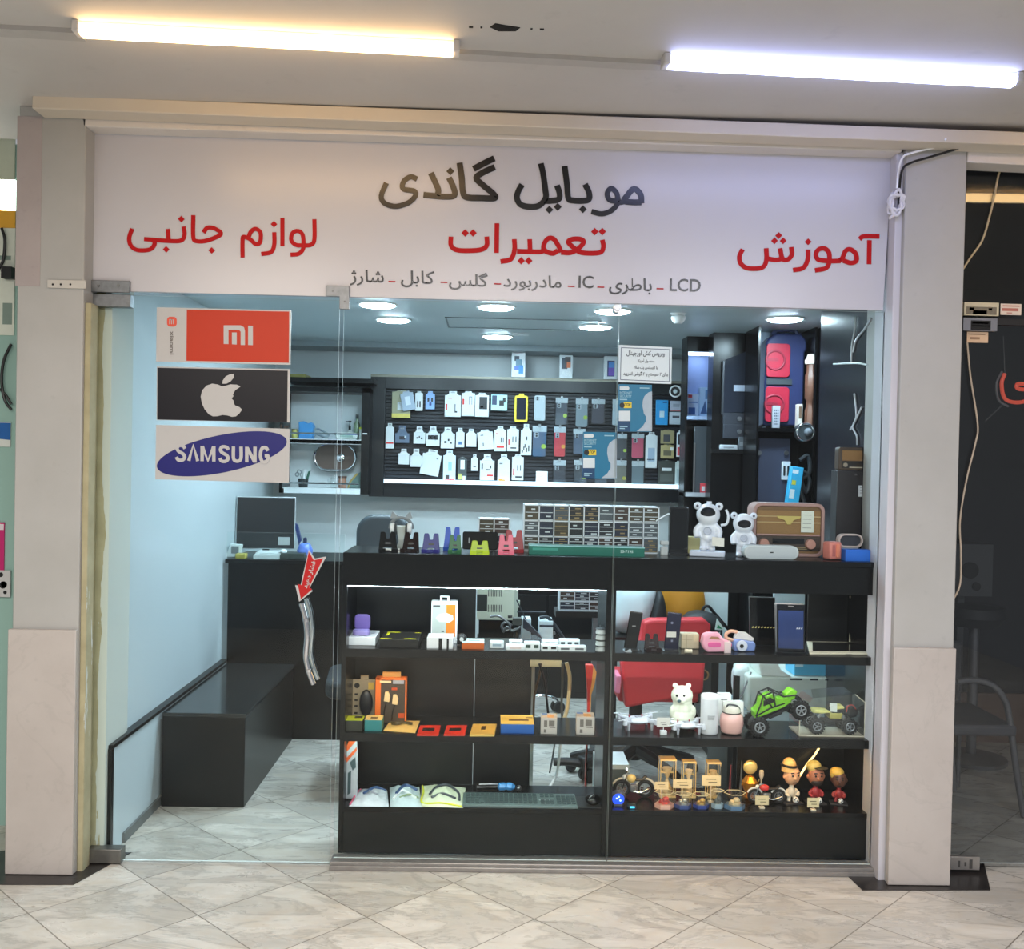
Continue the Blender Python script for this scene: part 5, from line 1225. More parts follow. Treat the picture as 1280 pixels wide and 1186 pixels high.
mb = MB(); mb.sph((0, 0, 38*k), (9*k, 4*k, 9*k)); mb.build('disc', m((232, 206, 130), .3, .4), o)
mb = MB(); mb.tube([(-8*k, 0, 20*k), (-12*k, 0, 12*k), (-9*k, 0, 6*k)], .004); mb.tube([(8*k, 0, 20*k), (12*k, 0, 14*k), (9*k, 0, 6*k)], .004); mb.build('handle', GL, o)
g = P(951, 1000, .2); o = thing('white_trophy', 'small pale goblet between the gold ornament and the red motorbike', 'ornament', (g.x, .2, Z3)); k = kk(.2)
mb = MB(); mb.lathe([(3.5*k, 0), (3*k, 2*k), (1*k, 4*k), (1*k, 24*k), (3*k, 30*k), (2.6*k, 36*k), (0, 37*k)]); mb.build('body', m((200, 186, 160), .4), o)
motorbike('white and red toy motorbike behind a white price card', (943, 1006), (973, 1007), .15, 9, m((206, 60, 60), .3), m((226, 222, 214), .3), m((40, 34, 32), .5))
# football figurines with big heads
def bobble(lab, px, y, h_px, skin, hat, hatkind, shirt, rz=0.):
    k = kk(y); g = P(px, 1000, y); o = thing('football_figurine', lab, 'figurine', (g.x, y, Z3), rz, 'big headed football figurines on the bottom right shelf')
    H = h_px*k; s = H/57
    mb = MB(); mb.bx(-12*s, 12*s, -9*s, 9*s, 0, 1.6*s); mb.build('base', m((60, 56, 56), .4), o, bevel=.001)
    mb = MB()
    mb.sph((0, 0, 14*s), (6*s, 4.6*s, 6.5*s)); mb.sph((0, 0, 21*s), (3*s, 3*s, 4*s))
    for sx in (-1, 1): mb.tube([(sx*3*s, 0, 10*s), (sx*4*s, -1*s, 5.5*s), (sx*4.6*s, -2*s, 2.6*s)], 2.4*s, 10); mb.tube([(sx*5*s, 0, 17*s), (sx*8.5*s, -2*s, 13*s), (sx*6*s, -5*s, 10*s)], 1.9*s, 10)
    mb.build('body', shirt, o, remesh=.0022)
    mb = MB(); mb.sph((0, -.5*s, 35*s), (10.5*s, 9*s, 12.5*s), n=24); mb.sph((0, -9.3*s, 33*s), (1.8*s, 2.4*s, 2.2*s), n=10)
    for sx in (-1, 1): mb.sph((sx*10.5*s, 0, 34*s), (1.8*s, 2.2*s, 3*s), n=10)
    hd = mb.build('head', skin, o, remesh=.002)
    mb = MB()
    for sx in (-1, 1): mb.sph((sx*3.8*s, -8.9*s, 36.5*s), (1.5*s, .8*s, 1.3*s), n=10)
    mb.bx(-3*s, 3*s, -8.9*s, -8.2*s, 27.2*s, 28.2*s)
    for sx in (-1, 1): mb.box((sx*4*s, -8.6*s, 40*s), (4*s, 1*s, .9*s))
    mb.build('face_marks', M_BLK, hd)
    mb = MB()
    if hatkind == 0:
        mb.sph((-3*s, 2*s, 48*s), (9*s, 8*s, 9*s), n=20); mb.cyl((-3*s, 2*s, 40*s), (-3*s, 2*s, 48*s), 9.5*s, 9*s); mb.build('cap', hat, o)
        mb = MB(); mb.torus((-3*s, 2*s, 47*s), (.1, 0, 1), 9*s, 1.6*s); mb.build('dark_band', M_BLK, o)
    elif hatkind == 1:
        mb.sph((-2*s, 2*s, 46*s), (9.5*s, 8.5*s, 8*s), n=20); mb.build('cap', hat, o); mb = MB(); mb.sph((4*s, -6*s, 46*s), (9*s, 7*s, 1.3*s), n=16); mb.build('brim', m((60, 56, 44), .5), o)
        mb = MB(); mb.sph((0, -4*s, 28*s), (8*s, 5.6*s, 5*s), n=16); mb.build('beard', m((40, 26, 20), .6), o)
    else:
        mb.sph((-3*s, 1*s, 45*s), (10*s, 9*s, 7*s), n=20); mb.sph((-9*s, 0, 42*s), (4*s, 5*s, 6*s), n=14); mb.build('hair', hat, o)
    mb = MB(); mb.sph((2*s, -7.2*s, 5.6*s), 4*s, n=20); bo = mb.build('ball', m((224, 222, 216), .4), o)
    mb = MB()
    for a, b in ((0, 0), (.8, .3), (-.8, .3), (.4, -.8), (-.4, .9)): mb.sph((2*s+math.sin(a)*math.cos(b)*3.3*s, -7.2*s-math.cos(a)*math.cos(b)*3.3*s, 5.6*s+math.sin(b)*3.3*s), 1.1*s, n=8)
    mb.build('ball_patch', M_BLK, bo)
    return o
SK, SK2, SK3 = m((214, 160, 120), .5), m((166, 104, 76), .5), m((96, 60, 46), .5)
bobble('football figurine with tan cap and dark band, left of three', 989, .16, 57, SK, m((216, 176, 110), .5), 0, m((216, 200, 176), .5), .25)
bobble('bearded football figurine with khaki cap in red shirt, middle of three', 1019, .16, 57, SK2, m((186, 168, 96), .5), 1, m((160, 40, 44), .5), .1)
bobble('football figurine with yellow hair, right of three', 1048, .16, 50, SK3, m((226, 182, 80), .5), 2, m((150, 40, 40), .5), -.2)
# ---------------------------------------------------------------- things on the counter
phone_stand('black phone stand at the left end of the counter', 473, 497, 663, 687, m((9, 9, 10), .6, spec=.15), None, .12, .15)
phone_stand('dark brown phone stand on the counter, second from the left', 502, 524, 664, 688, m((26, 11, 9), .6, spec=.15), None, .12, -.1)
phone_stand('navy blue phone stand with two tall horns on the counter', 527, 550, 666, 689, m((14, 12, 112), .4), None, .12)
phone_stand('light blue phone stand behind the green one', 554, 576, 659, 687, m((20, 76, 190), .4), None, .24)
phone_stand('green phone stand in front of the light blue one', 560, 577, 668, 690, m((8, 92, 44), .4), None, .11)
phone_stand('pink phone stand in front of the red one', 622, 643, 669, 693, m((220, 104, 128), .4), None, .10)
phone_stand('red phone stand behind the pink one', 630, 655, 663, 690, m((150, 12, 28), .4), None, .2)
o, W, H = phone_stand('lime yellow phone stand holding the black phone sideways', 587, 612, 676, 692, m((170, 192, 20), .4), None, .09)
c = P(600, 686.5, .118); o = thing('smartphone', 'black smartphone lying sideways against the lime yellow stand', 'phone', (c.x, .118, ZTOP+.012)); k = kk(.118)
mb = MB(); mb.X = Matrix.Rotation(-.22, 4, 'X'); mb.prism([(x, z+11.5*k) for x, z in rrect(44*k, 22.5*k, .008)], -.010, -.001); mb.build('body', m((9, 9, 10), .55, spec=.15), o, bevel=.002)
mb = MB(); mb.X = Matrix.Rotation(-.22, 4, 'X'); mb.bx(-14.5*k, -13*k, -.0106, -.0098, 8*k, 15*k); mb.build('logo_print', m((120, 122, 126), .4), o)
for i, (px, pyb) in enumerate(((484, 686), (501, 684))):
    g = P(px, pyb, .085); o = thing('price_tag', ['small white price tag at the foot of the black phone stand', 'small white price tag between the black and brown phone stands'][i], 'price tag', (g.x, .078, ZTOP), 0, 'small price tags on the counter')
    mb = MB(); mb.prism([(-.016, 0), (.016, 0), (.016, .014), (-.016, .016)], 0, .006); mb.build('tag', m((220, 220, 216), .5), o, bevel=.001); mb = MB(); mb.bx(-.010, .01, -.0006, 0, .007, .009); mb.build('print', M_BLK, o)
# white headphones on a clear stand
g = P(501, 686, .24); k = kk(.24); o = thing('headphones', 'white headphones on a pale stand behind the brown phone stand', 'headphones', (g.x, .24, ZTOP))
mb = MB(); mb.prism([(-6*k, 0), (6*k, 0), (3*k, 10*k), (7*k, 29*k), (-7*k, 29*k), (-3*k, 10*k)], -.004, .010); mb.build('stand', m((196, 204, 200), .35), o, bevel=.003)
mb = MB(); mb.tube([Vector((14*k*math.cos(t), 0, 25*k+14*k*math.sin(t))) for t in [PI*i/10 for i in range(11)]], .007, 10); mb.build('headband', m((120, 126, 130), .4), o)
for sx in (-1, 1):
    mb = MB(); mb.cyl((sx*8*k, -.004, 25*k), (sx*13.5*k, -.004, 25*k), 8*k, 7*k, 24); mb.build('ear_cup', M_GWHITE, o, bevel=.004)
    mb = MB(); mb.cyl((sx*5.5*k, -.004, 25*k), (sx*8*k, -.004, 25*k), 7*k, n=24); mb.build('ear_pad', m((60, 64, 66), .7), o)
    mb = MB(); mb.prism([(sx*5*k, 38*k), (sx*14*k, 38*k), (sx*11*k, 47*k), (sx*6*k, 42*k)], -.006, .006); mb.build('cat_ear', m((150, 156, 160), .4), o)
# drawer organizers
M_GREY = m((218, 226, 232), .4); DR = [m((36, 42, 48), .4, var=.3, sc=60), m((70, 64, 48), .4, var=.4, sc=60), m((28, 33, 38), .4, var=.3, sc=60), m((64, 50, 44), .4, var=.4, sc=60), m((78, 86, 92), .35, var=.3, sc=60), m((32, 40, 58), .4, var=.3, sc=60)]
def organizer(lab, x0_, x1_, yt, nc, nr, y, dep, z=None, rows_px=None, cols=None):
    z = ZTOP if z is None else z
    xm = (x0_+x1_)/2; k = kk(y); g = P(xm, 690, y); W = (x1_-x0_)*k; H = P(xm, yt, y).z-z
    o = thing('drawer_organizer', lab, 'drawer organizer', (g.x, y, z)); t = .0045
    mb = MB()
    for c in range(nc+1): x = -W/2+W*c/nc; mb.bx(x-t/2, x+t/2, 0, dep, 0, H)
    for r in range(nr+1): zz = H*r/nr; mb.bx(-W/2, W/2, 0, dep, zz-(t if r else 0), zz+(0 if r else t))
    mb.bx(-W/2, W/2, dep, dep+.004, 0, H); mb.build('frame', M_GREY, o)
    rnd = random.Random(int(x0_*7))
    for c in range(nc):
        for r in range(nr):
            xa, xb = -W/2+W*c/nc+t/2+.001, -W/2+W*(c+1)/nc-t/2-.001; za, zb = H*r/nr+(.001 if r else t+.001), H*(r+1)/nr-t-.001
            mb = MB(); mb.bx(xa, xb, .006, dep-.004, za, zb)
            d = mb.build('drawer', rnd.choice(DR), o)
            mb = MB(); n = rnd.choice((2, 3, 3)); hh = (zb-za)/n
            for q in range(n):
                mb.bx(xa+.001, xb-.001, .003, .0062, za+q*hh+.001, za+q*hh+.0035)
                if rnd.random() < .75: a = xa+(xb-xa)*rnd.uniform(.2, .5); mb.bx(a, min(xb, a+(xb-xa)*rnd.uniform(.25, .45)), .0045, .0062, za+q*hh+hh*.45, za+q*hh+hh*.45+.005)
            mb.build('label', m((206, 216, 220), .4) if rnd.random() < .8 else m((150, 130, 90), .4), d)
    return o
organizer('wide grey organizer of many small clear drawers on the counter', 654, 823, 632, 9, 3, .235, .10)
organizer('small two column drawer organizer behind the black phone', 598, 636, 648, 2, 2, .25, .085)
o, W, H, k = bx_thing('teal_box', 'long teal box with white lettering in front of the wide organizer', 'box', 661, 806, 683.5, 695, ZTOP, .085, m((10, 104, 88), .45, var=.05), -.0, None, .001, .09)
o.rotation_euler = (0, .004, 0)
mb = MB(); mb.bx(-W/2-.0006, W/2+.0006, -.0006, .0855, H-.002, H+.0005); mb.build('pale_lid', m((150, 206, 206), .4), o)
mb = MB(); put_text(mb, 'SS-719S', W*.29, W*.40, H*.4, H*.72, -.0007, 0, .02); mb.build('lettering', m((196, 226, 220), .5), o)
mb = MB(); mb.bx(-W*.47, -W*.25, -.0006, 0, H*.5, H*.75); mb.build('print_block', m((60, 150, 134), .45), o)
# monitor back, astronauts, radio, speakers
o, W, H, k = bx_thing('flat_display', 'tall flat black display standing right of the wide organizer', 'display', 836, 860, 633, 693, ZTOP, .03, m((14, 15, 18), .3), 0, None, .003, .16, 'housing')
mb = MB(); mb.bx(-W/2-.003, W/2+.003, -.03, .06, 0, .006); mb.build('foot', M_BLK, o)
mb = MB(); mb.prism([(-W*.44, H*.1), (W*.44, H*.1), (W*.44, H*.96), (-W*.44, H*.96)], -.0008, .001); mb.build('screen', m((20, 21, 25), .12), o)
mb = MB(); mb.sph((W*.42, -.002, H*.985), .004, n=10); mb.build('silver_corner', M_CHROME, o)
cable('white_bracket', [P(820, 651, .19), P(832, 644, .19), P(837, 642, .19)], .003, M_GREY, 'thin white bracket between the wide organizer and the black display', 'bracket')
g = P(828, 677, .22); o = thing('white_plug', 'white power plug between the wide organizer and black display', 'plug', (g.x+.004, .2, ZTOP)); mb = MB(); mb.bx(-.014, .014, -.01, .01, 0, .032); mb.bx(-.016, .016, -.012, .012, .04, .056); mb.bx(-.004, .004, -.004, .004, .03, .042); mb.build('body', m((196, 200, 200), .4), o, bevel=.002)
def astronaut(lab, px, pyb, y, h_px, lean, tall):
    k = kk(y); g = P(px, pyb, y); o = thing('astronaut_projector', lab, 'figurine', (g.x, y, ZTOP), lean[1]); s = h_px*k/72
    W = m((226, 230, 240), .25, var=.02); mb = MB()
    z0 = 7 if tall else 0
    hz = 53 if tall else 47
    mb.sph((0, 0, (hz)*s), (15*s, 14*s, 14.5*s), n=24)
    mb.sph((0, 0, (hz-20)*s), (10.5*s, 8*s, 12*s)); mb.sph((0, 0, (hz-29)*s), (9*s, 8*s, 7*s))
    for sx in (-1, 1):
        mb.tube([(sx*8*s, 0, (hz-13)*s), (sx*14*s, -2*s, (hz-20)*s), (sx*13*s, -5*s, (hz-29)*s)], [4.5*s]*13 if 0 else 4.3*s, 12)
        mb.tube([(sx*4.5*s, 0, (hz-28)*s), (sx*5*s, -1*s, (hz-36)*s), (sx*5*s, -1*s, z0*s+3*s)], 4.6*s, 12); mb.sph((sx*5.2*s, -3*s, z0*s+3*s), (5*s, 7*s, 3.6*s))
    mb.build('body', W, o, remesh=.003)
    vz = hz+(3 if tall else 0)
    mb = MB(); mb.sph((0 if not tall else 0, -6*s, vz*s), (11*s, 9.5*s, 8*s), n=24); v = mb.build('visor', m((16, 18, 26), .05), o)
    mb = MB(); mb.torus((0, -9.5*s, vz*s), (0, 1, 0), 9.8*s, 1.4*s); mb.v = [Vector((q.x, q.y, vz*s+(q.z-vz*s)*.75)) for q in mb.v]; mb.build('visor_rim', W, o)
    for sx in (-1, 1):
        mb = MB(); mb.sph((sx*13.5*s, 0, (hz+11)*s), (5*s, 3.6*s, 5*s)); e = mb.build('ear', W, o)
        mb = MB(); mb.cyl((sx*13.5*s, -4.2*s, (hz+11)*s), (sx*13.5*s, -3.2*s, (hz+11)*s), 1.7*s, n=12); mb.build('ear_button', m((70, 74, 90), .3), e)
    mb = MB(); mb.torus((0, -8*s, (hz-20)*s), (0, 1, 0), 4.6*s, .9*s); mb.cyl((0, -8.4*s, (hz-20)*s), (0, -7.4*s, (hz-20)*s), 3*s, n=20); mb.build('chest_badge', m((190, 196, 212), .3), o)
    if tall:
        mb = MB(); mb.bx(-22*s, 22*s, -12*s, 12*s, 0, 7*s); mb.build('base', m((214, 220, 236), .3), o, bevel=.005)
        mb = MB(); mb.tube([(16*s, 2*s, 40*s), (23*s, 2*s, 42*s), (25*s, 2*s, 52*s), (22*s, 2*s, 60*s)], 1.6*s, 8); mb.build('hose', W, o)
        mb = MB(); mb.cyl((1*s, 0, (hz+14)*s), (1*s, 0, (hz+17)*s), 3.2*s, n=16); mb.build('top_knob', W, o)
        mb = MB(); mb.prism([(6*s, 15*s), (21*s, 14*s), (21*s, 25*s), (6*s, 26*s)], -15*s, -14.5*s); mb.build('price_label', m((226, 224, 216), .5), o)
    return o
astronaut('tall white astronaut figure with dark visor on a white base', 884, 697, .17, 71, (0, -.25), True)
astronaut('small white astronaut figure with dark visor left of the radio', 928.5, 697, .18, 64, (0, -.15), False)
o, W, H, k = bx_thing('yellow_box', 'small pale yellow box behind the tall astronaut figure', 'box', 858, 877, 671, 692, ZTOP, .05, m((206, 192, 132), .5), 0, None, .001, .27)
# big retro radio
g = P(983, 695, .24); k = kk(.24); o = thing('retro_radio', 'large brown retro radio with rounded wooden case on the counter', 'radio', (g.x, .215, ZTOP)); W, H = 90*k, 67*k
WOODP = m((168, 132, 124), .4, var=.12, sc=30); WOODB = m((120, 90, 56), .45, var=.2, sc=40)
outer = rrect(W, H, .03, 6, 0, H/2); inner = rrect(W-.026, H-.026, .022, 6, 0, H/2)
mb = MB(); n = len(outer)
vs = [(x, 0, z) for x, z in outer]+[(x, 0, z) for x, z in inner]+[(x, .1, z) for x, z in outer]+[(x, .1, z) for x, z in inner]
fs = []
for i in range(n):
    j = (i+1) % n; fs += [(i, j, n+j, n+i), (i, 2*n+i, 2*n+j, j), (n+i, n+j, 3*n+j, 3*n+i), (2*n+i, 3*n+i, 3*n+j, 2*n+j)]
mb.add(vs, fs); mb.build('case', WOODP, o, bevel=.003)
mb = MB(); mb.prism(inner, .012, .09); mb.build('front_board', WOODB, o)
w2 = W/2-.016
mb = MB(); mb.bx(-w2, w2, .006, .013, H*.42, H*.86); mb.build('speaker_cloth', m((142, 108, 66), .7, var=.2, sc=200), o)
mb = MB(); mb.bx(-w2, w2, .004, .013, H*.12, H*.38); mb.build('dial_panel', m((70, 58, 50), .4), o)
mb = MB(); mb.bx(-w2*.5, w2*.5, .0028, .0045, H*.24, H*.34); mb.build('dial_window', m((26, 26, 30), .15), o)
mb = MB(); mb.bx(-w2, w2, .002, .013, H*.385, H*.42); mb.build('middle_rail', WOODP, o, bevel=.002)
mb = MB()
for v in (.74, .63): mb.bx(-w2, w2, .003, .007, H*v, H*v+.004)
mb.build('gold_bar', m((206, 178, 130), .3, .6), o)
mb = MB(); mb.prism([(-.05, H*.76), (.05, H*.76), (.045, H*.72), (.018, H*.68), (.008, H*.6), (-.008, H*.6), (-.018, H*.68), (-.045, H*.72)], .0, .006); mb.build('winged_badge', m((206, 186, 110), .35, .4), o, bevel=.001)
for x in (-w2*.78, w2*.68):
    mb = MB(); mb.cyl((x, -.014, H*.24), (x, .005, H*.24), .019, .021, 28); kn = mb.build('knob', m((190, 140, 124), .4), o, bevel=.002)
mb = MB(); mb.bx(w2*.38, w2*.78, .0005, .0025, H*.46, H*.86); mb.build('price_label', m((214, 218, 204), .6), o)
mb = MB()
for v in (.78, .7, .62, .54): mb.bx(w2*.43, w2*.7, -.0002, .0008, H*v, H*v+.002)
mb.build('label_print', m((130, 136, 130), .5), o)
mb = MB()
for v in (.14, .17): mb.bx(-w2*.6, w2*.6, .002, .0045, H*v, H*v+.0025)
mb.build('scale_marks', m((170, 150, 110), .4), o)
# capsule speaker
g = P(962.5, 699, .1); k = kk(.1); o = thing('capsule_speaker', 'light grey capsule shaped speaker lying in front of the radio', 'speaker', (g.x, .1, ZTOP))
mb = MB(); mb.prism(rrect(69*k, 17.5*k, 8.7*k, 8, 0, 8.75*k), -.02, .03); mb.build('body', m((196, 202, 204), .45), o, bevel=.004)
mb = MB(); mb.prism(rrect(64*k, 13.5*k, 6.7*k, 8, 0, 8.75*k), -.0208, -.0195); mb.build('grille', m((186, 192, 196), .7, var=.15, sc=400), o)
mb = MB(); mb.bx(-.007, .007, -.0214, -.0206, 8.2*k, 9.6*k); mb.build('logo_print', M_BLK, o)
# pink speaker, blue box with ring clock, white packs
g = P(1043, 701, .1); k = kk(.1); o = thing('pink_speaker', 'small pink cube speaker right of the radio', 'speaker', (g.x, .12, ZTOP), .35)
mb = MB(); mb.bx(-9*k, 9*k, -.02, .03, .002, 23*k); mb.build('body', m((216, 130, 118), .45), o, bevel=.008, seg=3)
mb = MB(); mb.prism(rrect(5*k, 17*k, .004, 4, 2*k, 12*k), -.024, -.02); mb.build('strap', m((236, 140, 110), .4), o, bevel=.001)
mb = MB(); mb.bx(-6*k, -1.5*k, -.0208, -.0195, 5*k, 19*k); mb.build('grille', m((186, 106, 100), .7), o)
o, W, H, k = bx_thing('blue_box', 'bright blue box at the right end of the counter', 'box', 1056.5, 1088, 687.5, 702, ZTOP, .05, m((30, 104, 206), .45), .0, None, .001, .08)
b = Vector(o.location); o = thing('ring_speaker', 'pale round framed clear case standing behind the blue box', 'speaker', (b.x+.002, b.y+.085, ZTOP))
k = kk(b.y+.09); q = rrect(31*k, 17*k, 8*k, 8, 0, 23*k); qi = rrect(27*k, 13*k, 6.2*k, 8, 0, 23*k); n = len(q)
mb = MB(); vs = [(x, 0, z) for x, z in q]+[(x, 0, z) for x, z in qi]+[(x, .035, z) for x, z in q]+[(x, .035, z) for x, z in qi]; fs = []
for i in range(n):
    j = (i+1) % n; fs += [(i, j, n+j, n+i), (i, 2*n+i, 2*n+j, j), (n+i, n+j, 3*n+j, 3*n+i), (2*n+i, 3*n+i, 3*n+j, 2*n+j)]
mb.add(vs, fs); mb.build('ring_frame', m((206, 186, 178), .35), o, bevel=.001)
mb = MB(); mb.prism(qi, .012, .02); mb.build('clear_face', m((60, 60, 66), .15), o)
mb = MB(); mb.bx(-10*k, 10*k, .004, .03, 0, 15.5*k); mb.build('foot', m((170, 170, 172), .4), o)
g = P(1092, 701, .1); o = thing('white_pack', 'small stack of white packs at the far right end of the counter', 'package', (P(1091, 700, .2).x, .2, ZTOP)); 
for i in range(3): mb = MB(); mb.bx(-.014, .012+.002*i, 0, .05, i*.022, i*.022+.0215); mb.build('pack', m((188+8*i, 194+6*i, 194+6*i), .5), o, bevel=.002)
# small radio on a dark speaker cabinet
g = P(1064, 690, .3); k = kk(.3); o = thing('speaker_cabinet', 'dark upright speaker cabinet with a white sticker behind the blue box', 'speaker', (P(1064, 690, .29).x, .26, ZTOP)); k = kk(.26); H = P(1064, 588, .26).z-ZTOP; W = 47*k
mb = MB(); mb.bx(-W/2, W/2, 0, .075, 0, H); mb.build('cabinet', m((34, 28, 30), .4, var=.15), o, bevel=.003)
mb = MB(); mb.bx(W*.08, W*.4, -.0008, .0005, H*.70, H*.83); mb.build('sticker', m((206, 210, 216), .5), o); mb = MB()
for v in (.74, .77, .80): mb.bx(W*.12, W*.36, -.0014, 0, H*v, H*v+.002)
mb.build('sticker_print', m((120, 124, 130), .5), o)
mb = MB(); mb.sph((0, 0, H*.95), (.006, .003, .004), n=12); mb.build('badge', m((90, 86, 84), .3, .6), o)
b = Vector(o.location)
o = thing('small_radio', 'small brown retro radio standing on the dark speaker cabinet', 'radio', (b.x+.004, b.y+.005, b.z+H+.0005)); W, H = 46*k, 29*k
mb = MB(); mb.prism(rrect(W, H, .010, 5, 0, H/2), 0, .05); mb.build('case', m((70, 54, 40), .35), o, bevel=.003)
mb = MB(); mb.bx(-W*.4, W*.4, -.001, .001, H*.42, H*.86); mb.build('speaker_cloth', m((136, 100, 58), .7, var=.2, sc=200), o)
mb = MB(); mb.bx(-W*.4, W*.4, -.0008, .001, H*.1, H*.38); mb.build('dial_panel', m((36, 30, 26), .3), o)
for x in (-W*.32, W*.32): mb = MB(); mb.cyl((x, -.006, H*.23), (x, 0, H*.23), .009, n=16); mb.build('knob', m((176, 160, 140), .25, .5), o)
mb = MB(); mb.bx(-W*.2, W*.2, -.0014, 0, H*.11, H*.15); mb.build('scale_marks', m((190, 180, 160), .4), o)
# ------------------------------------------------------------------ slatwall at the back and what hangs on it
YW = 2.80
a, b = P(464, 470, YW), P(858, 622, YW)
zt, zb_ = P(650, 473, YW).z, P(650, 624, YW).z
gx0, gx1 = P(481, 540, YW).x, P(855, 540, YW).x; gz1, gz0 = P(660, 490, YW).z, P(660, 606, YW).z
sw = thing('slatwall', 'wide black slatted display wall at the back of the shop', 'display wall', (a.x, YW, zb_)); O6 = Vector(sw.location)
LEDSH = m((206, 226, 240), .5, em=1.1, var=0)
mb = MB(); W, Hh = b.x-a.x, zt-zb_
fx0, fx1, fz0, fz1 = gx0-a.x, gx1-a.x, gz0-zb_, gz1-zb_
mb.bx(0, fx0, -.02, .1, 0, Hh); mb.bx(fx1, W, -.02, .1, 0, Hh); mb.bx(fx0, fx1, -.02, .1, 0, fz0-.0); mb.bx(fx0, fx1, -.02, .1, fz1, Hh); mb.build('frame', m((17, 20, 24), .35, var=.1, sc=5), sw, bevel=.002)
mb = MB(); mb.bx(fx0, fx1, .05, .07, fz0, fz1); ns = 26
for i in range(ns):
    z = fz0+(fz1-fz0)*i/ns; h = (fz1-fz0)/ns
    mb.prism([(0, 0)]*3, 0, 0) if 0 else None
    mb.bx(fx0, fx1, .012, .05, z+h*.28, z+h)
    mb.bx(fx0, fx1, .03, .05, z, z+h*.28)
mb.build('slats', m((22, 26, 34), .4, var=.1, sc=8), sw)
# bright ledge under the hooks (three lengths)
pa, pb, pc = P(480, 600.5, YW-.06), P(768, 609, YW-.06), P(851, 611, YW-.06)
mb = MB(); mb.bx(pa.x-a.x, P(500, 600, YW-.06).x-a.x, -.07, .03, fz0-.004, fz0+.022); mb.bx(P(501.5, 600, YW-.06).x-a.x, pc.x-a.x, -.07, .03, fz0-.004, fz0+.022)
mb.build('ledge', LEDSH, sw)
mb = MB(); mb.bx(-.0, W, -.024, -.018, Hh-.012, Hh+.004); mb.build('top_trim', m((150, 146, 130), .4), sw)
YI = YW-.035
ZW_items = []
TXT = m((110, 114, 120), .5)
def hang_base(name, lab, cat, x0_, y0_, x1_, y1_, tilt, grp, y=YI):
    c = P((x0_+x1_)/2, (y0_+y1_)/2, y); k = kk(y)
    o = thing(name, lab, cat, c, 0, grp); o.rotation_euler = (0, math.radians(tilt), 0)
    return o, (x1_-x0_)*k, (y1_-y0_)*k, k
def card(lab, x0_, y0_, x1_, y1_, col, marks=(), tilt=0, tab=.22, th=.010, name='accessory_card', cat='package', grp='small accessory cards on the slatwall', neck=True):
    o, W, H, k = hang_base(name, lab, cat, x0_, y0_, x1_, y1_, tilt, grp)
    z1 = H/2-H*tab; mb = MB(); a = W/2
    mb.prism([(-a, -H/2), (a, -H/2), (a, z1), (-a, z1)], 0, th); mb.build('card', m(col, .4, var=.03), o, bevel=.0015)
    mb = MB(); w = W*.24
    if tab > .02:
        mb.prism([(-w*1.6, z1), (w*1.6, z1), (w, z1+H*tab*.4), (w, H/2), (-w, H/2), (-w, z1+H*tab*.4)], .001, .004); mb.build('hang_tab', m(tuple(min(255, v*1.0) for v in col), .35), o)
        mb = MB(); mb.box((0, .0005, H/2-H*tab*.35), (w*1.1, .001, H*tab*.18)); mb.cyl((0, -.03, H/2-H*tab*.2), (0, .045, H/2-H*tab*.2), .0022, n=8); mb.build('hook', m((150, 156, 160), .3, .8), o)
    bys = {}
    for u0, v0, u1, v1, c in marks: bys.setdefault(c, []).append((u0, v0, u1, v1))
    for c, rs in bys.items():
        mb = MB(); hz = z1+H/2
        for u0, v0, u1, v1 in rs: mb.bx(-a+u0*W, -a+u1*W, -.0007, .0003, -H/2+v0*hz, -H/2+v1*hz)
        mb.build('print', m(c, .45), o)
    return o
def pcase(lab, x0_, y0_, x1_, y1_, col, cam=1, sticker=None, tilt=0, header=True, bag=True, rough=.4):
    o, W, H, k = hang_base('phone_case', lab, 'phone case', x0_, y0_, x1_, y1_, tilt, 'phone cases on the slatwall')
    hh = H*.2 if header else 0
    z1 = H/2-hh; cz = (z1-H/2)/2
    mb = MB(); mb.prism(rrect(W*.88, z1+H/2-.004, W*.14, 5, 0, cz), 0, .010); mb.build('shell', m(col, rough, var=.05), o, bevel=.002)
    if cam:
        ms = MB(); ms.prism(rrect(W*.3, H*.16, W*.06, 4, -W*.2, z1-H*.13), -.0015, .0); cb = ms.build('camera_opening', m((170, 180, 188), .3), o)
        ms = MB(); ms.cyl((-W*.2, -.003, z1-H*.095), (-W*.2, -.0014, z1-H*.095), W*.07, n=12); ms.cyl((-W*.2, -.003, z1-H*.165), (-W*.2, -.0014, z1-H*.165), W*.07, n=12); ms.build('lens_ring', M_BLK, cb)
    if sticker: ms = MB(); ms.prism(rrect(W*.3, W*.3, W*.12, 4, W*.28, cz-H*.08), -.0035, -.0015); ms.build('sticker', m(sticker, .4), o)
    if header:
        ms = MB(); ms.bx(-W*.47, W*.47, -.001, .0, H/2-H*.24, H/2-H*.06); ms.build('header', m((196, 206, 212), .25, var=.15, sc=90), o)
        ms = MB(); ms.cyl((0, -.03, H/2-H*.08), (0, .045, H/2-H*.08), .0022, n=8); ms.bx(-W*.08, W*.08, -.002, 0, H/2-H*.1, H/2); ms.build('hook', m((150, 156, 160), .3, .8), o)
    if bag:
        ms = MB(); ms.bx(-W*.5, W*.5, -.004, -.0038, -H/2-.002, H/2-H*.06); ms.build('film', CLEAR, o)
    return o
R_, K_, G_ = (206, 50, 46), (34, 36, 40), (120, 124, 128)
WH = (206, 212, 214)
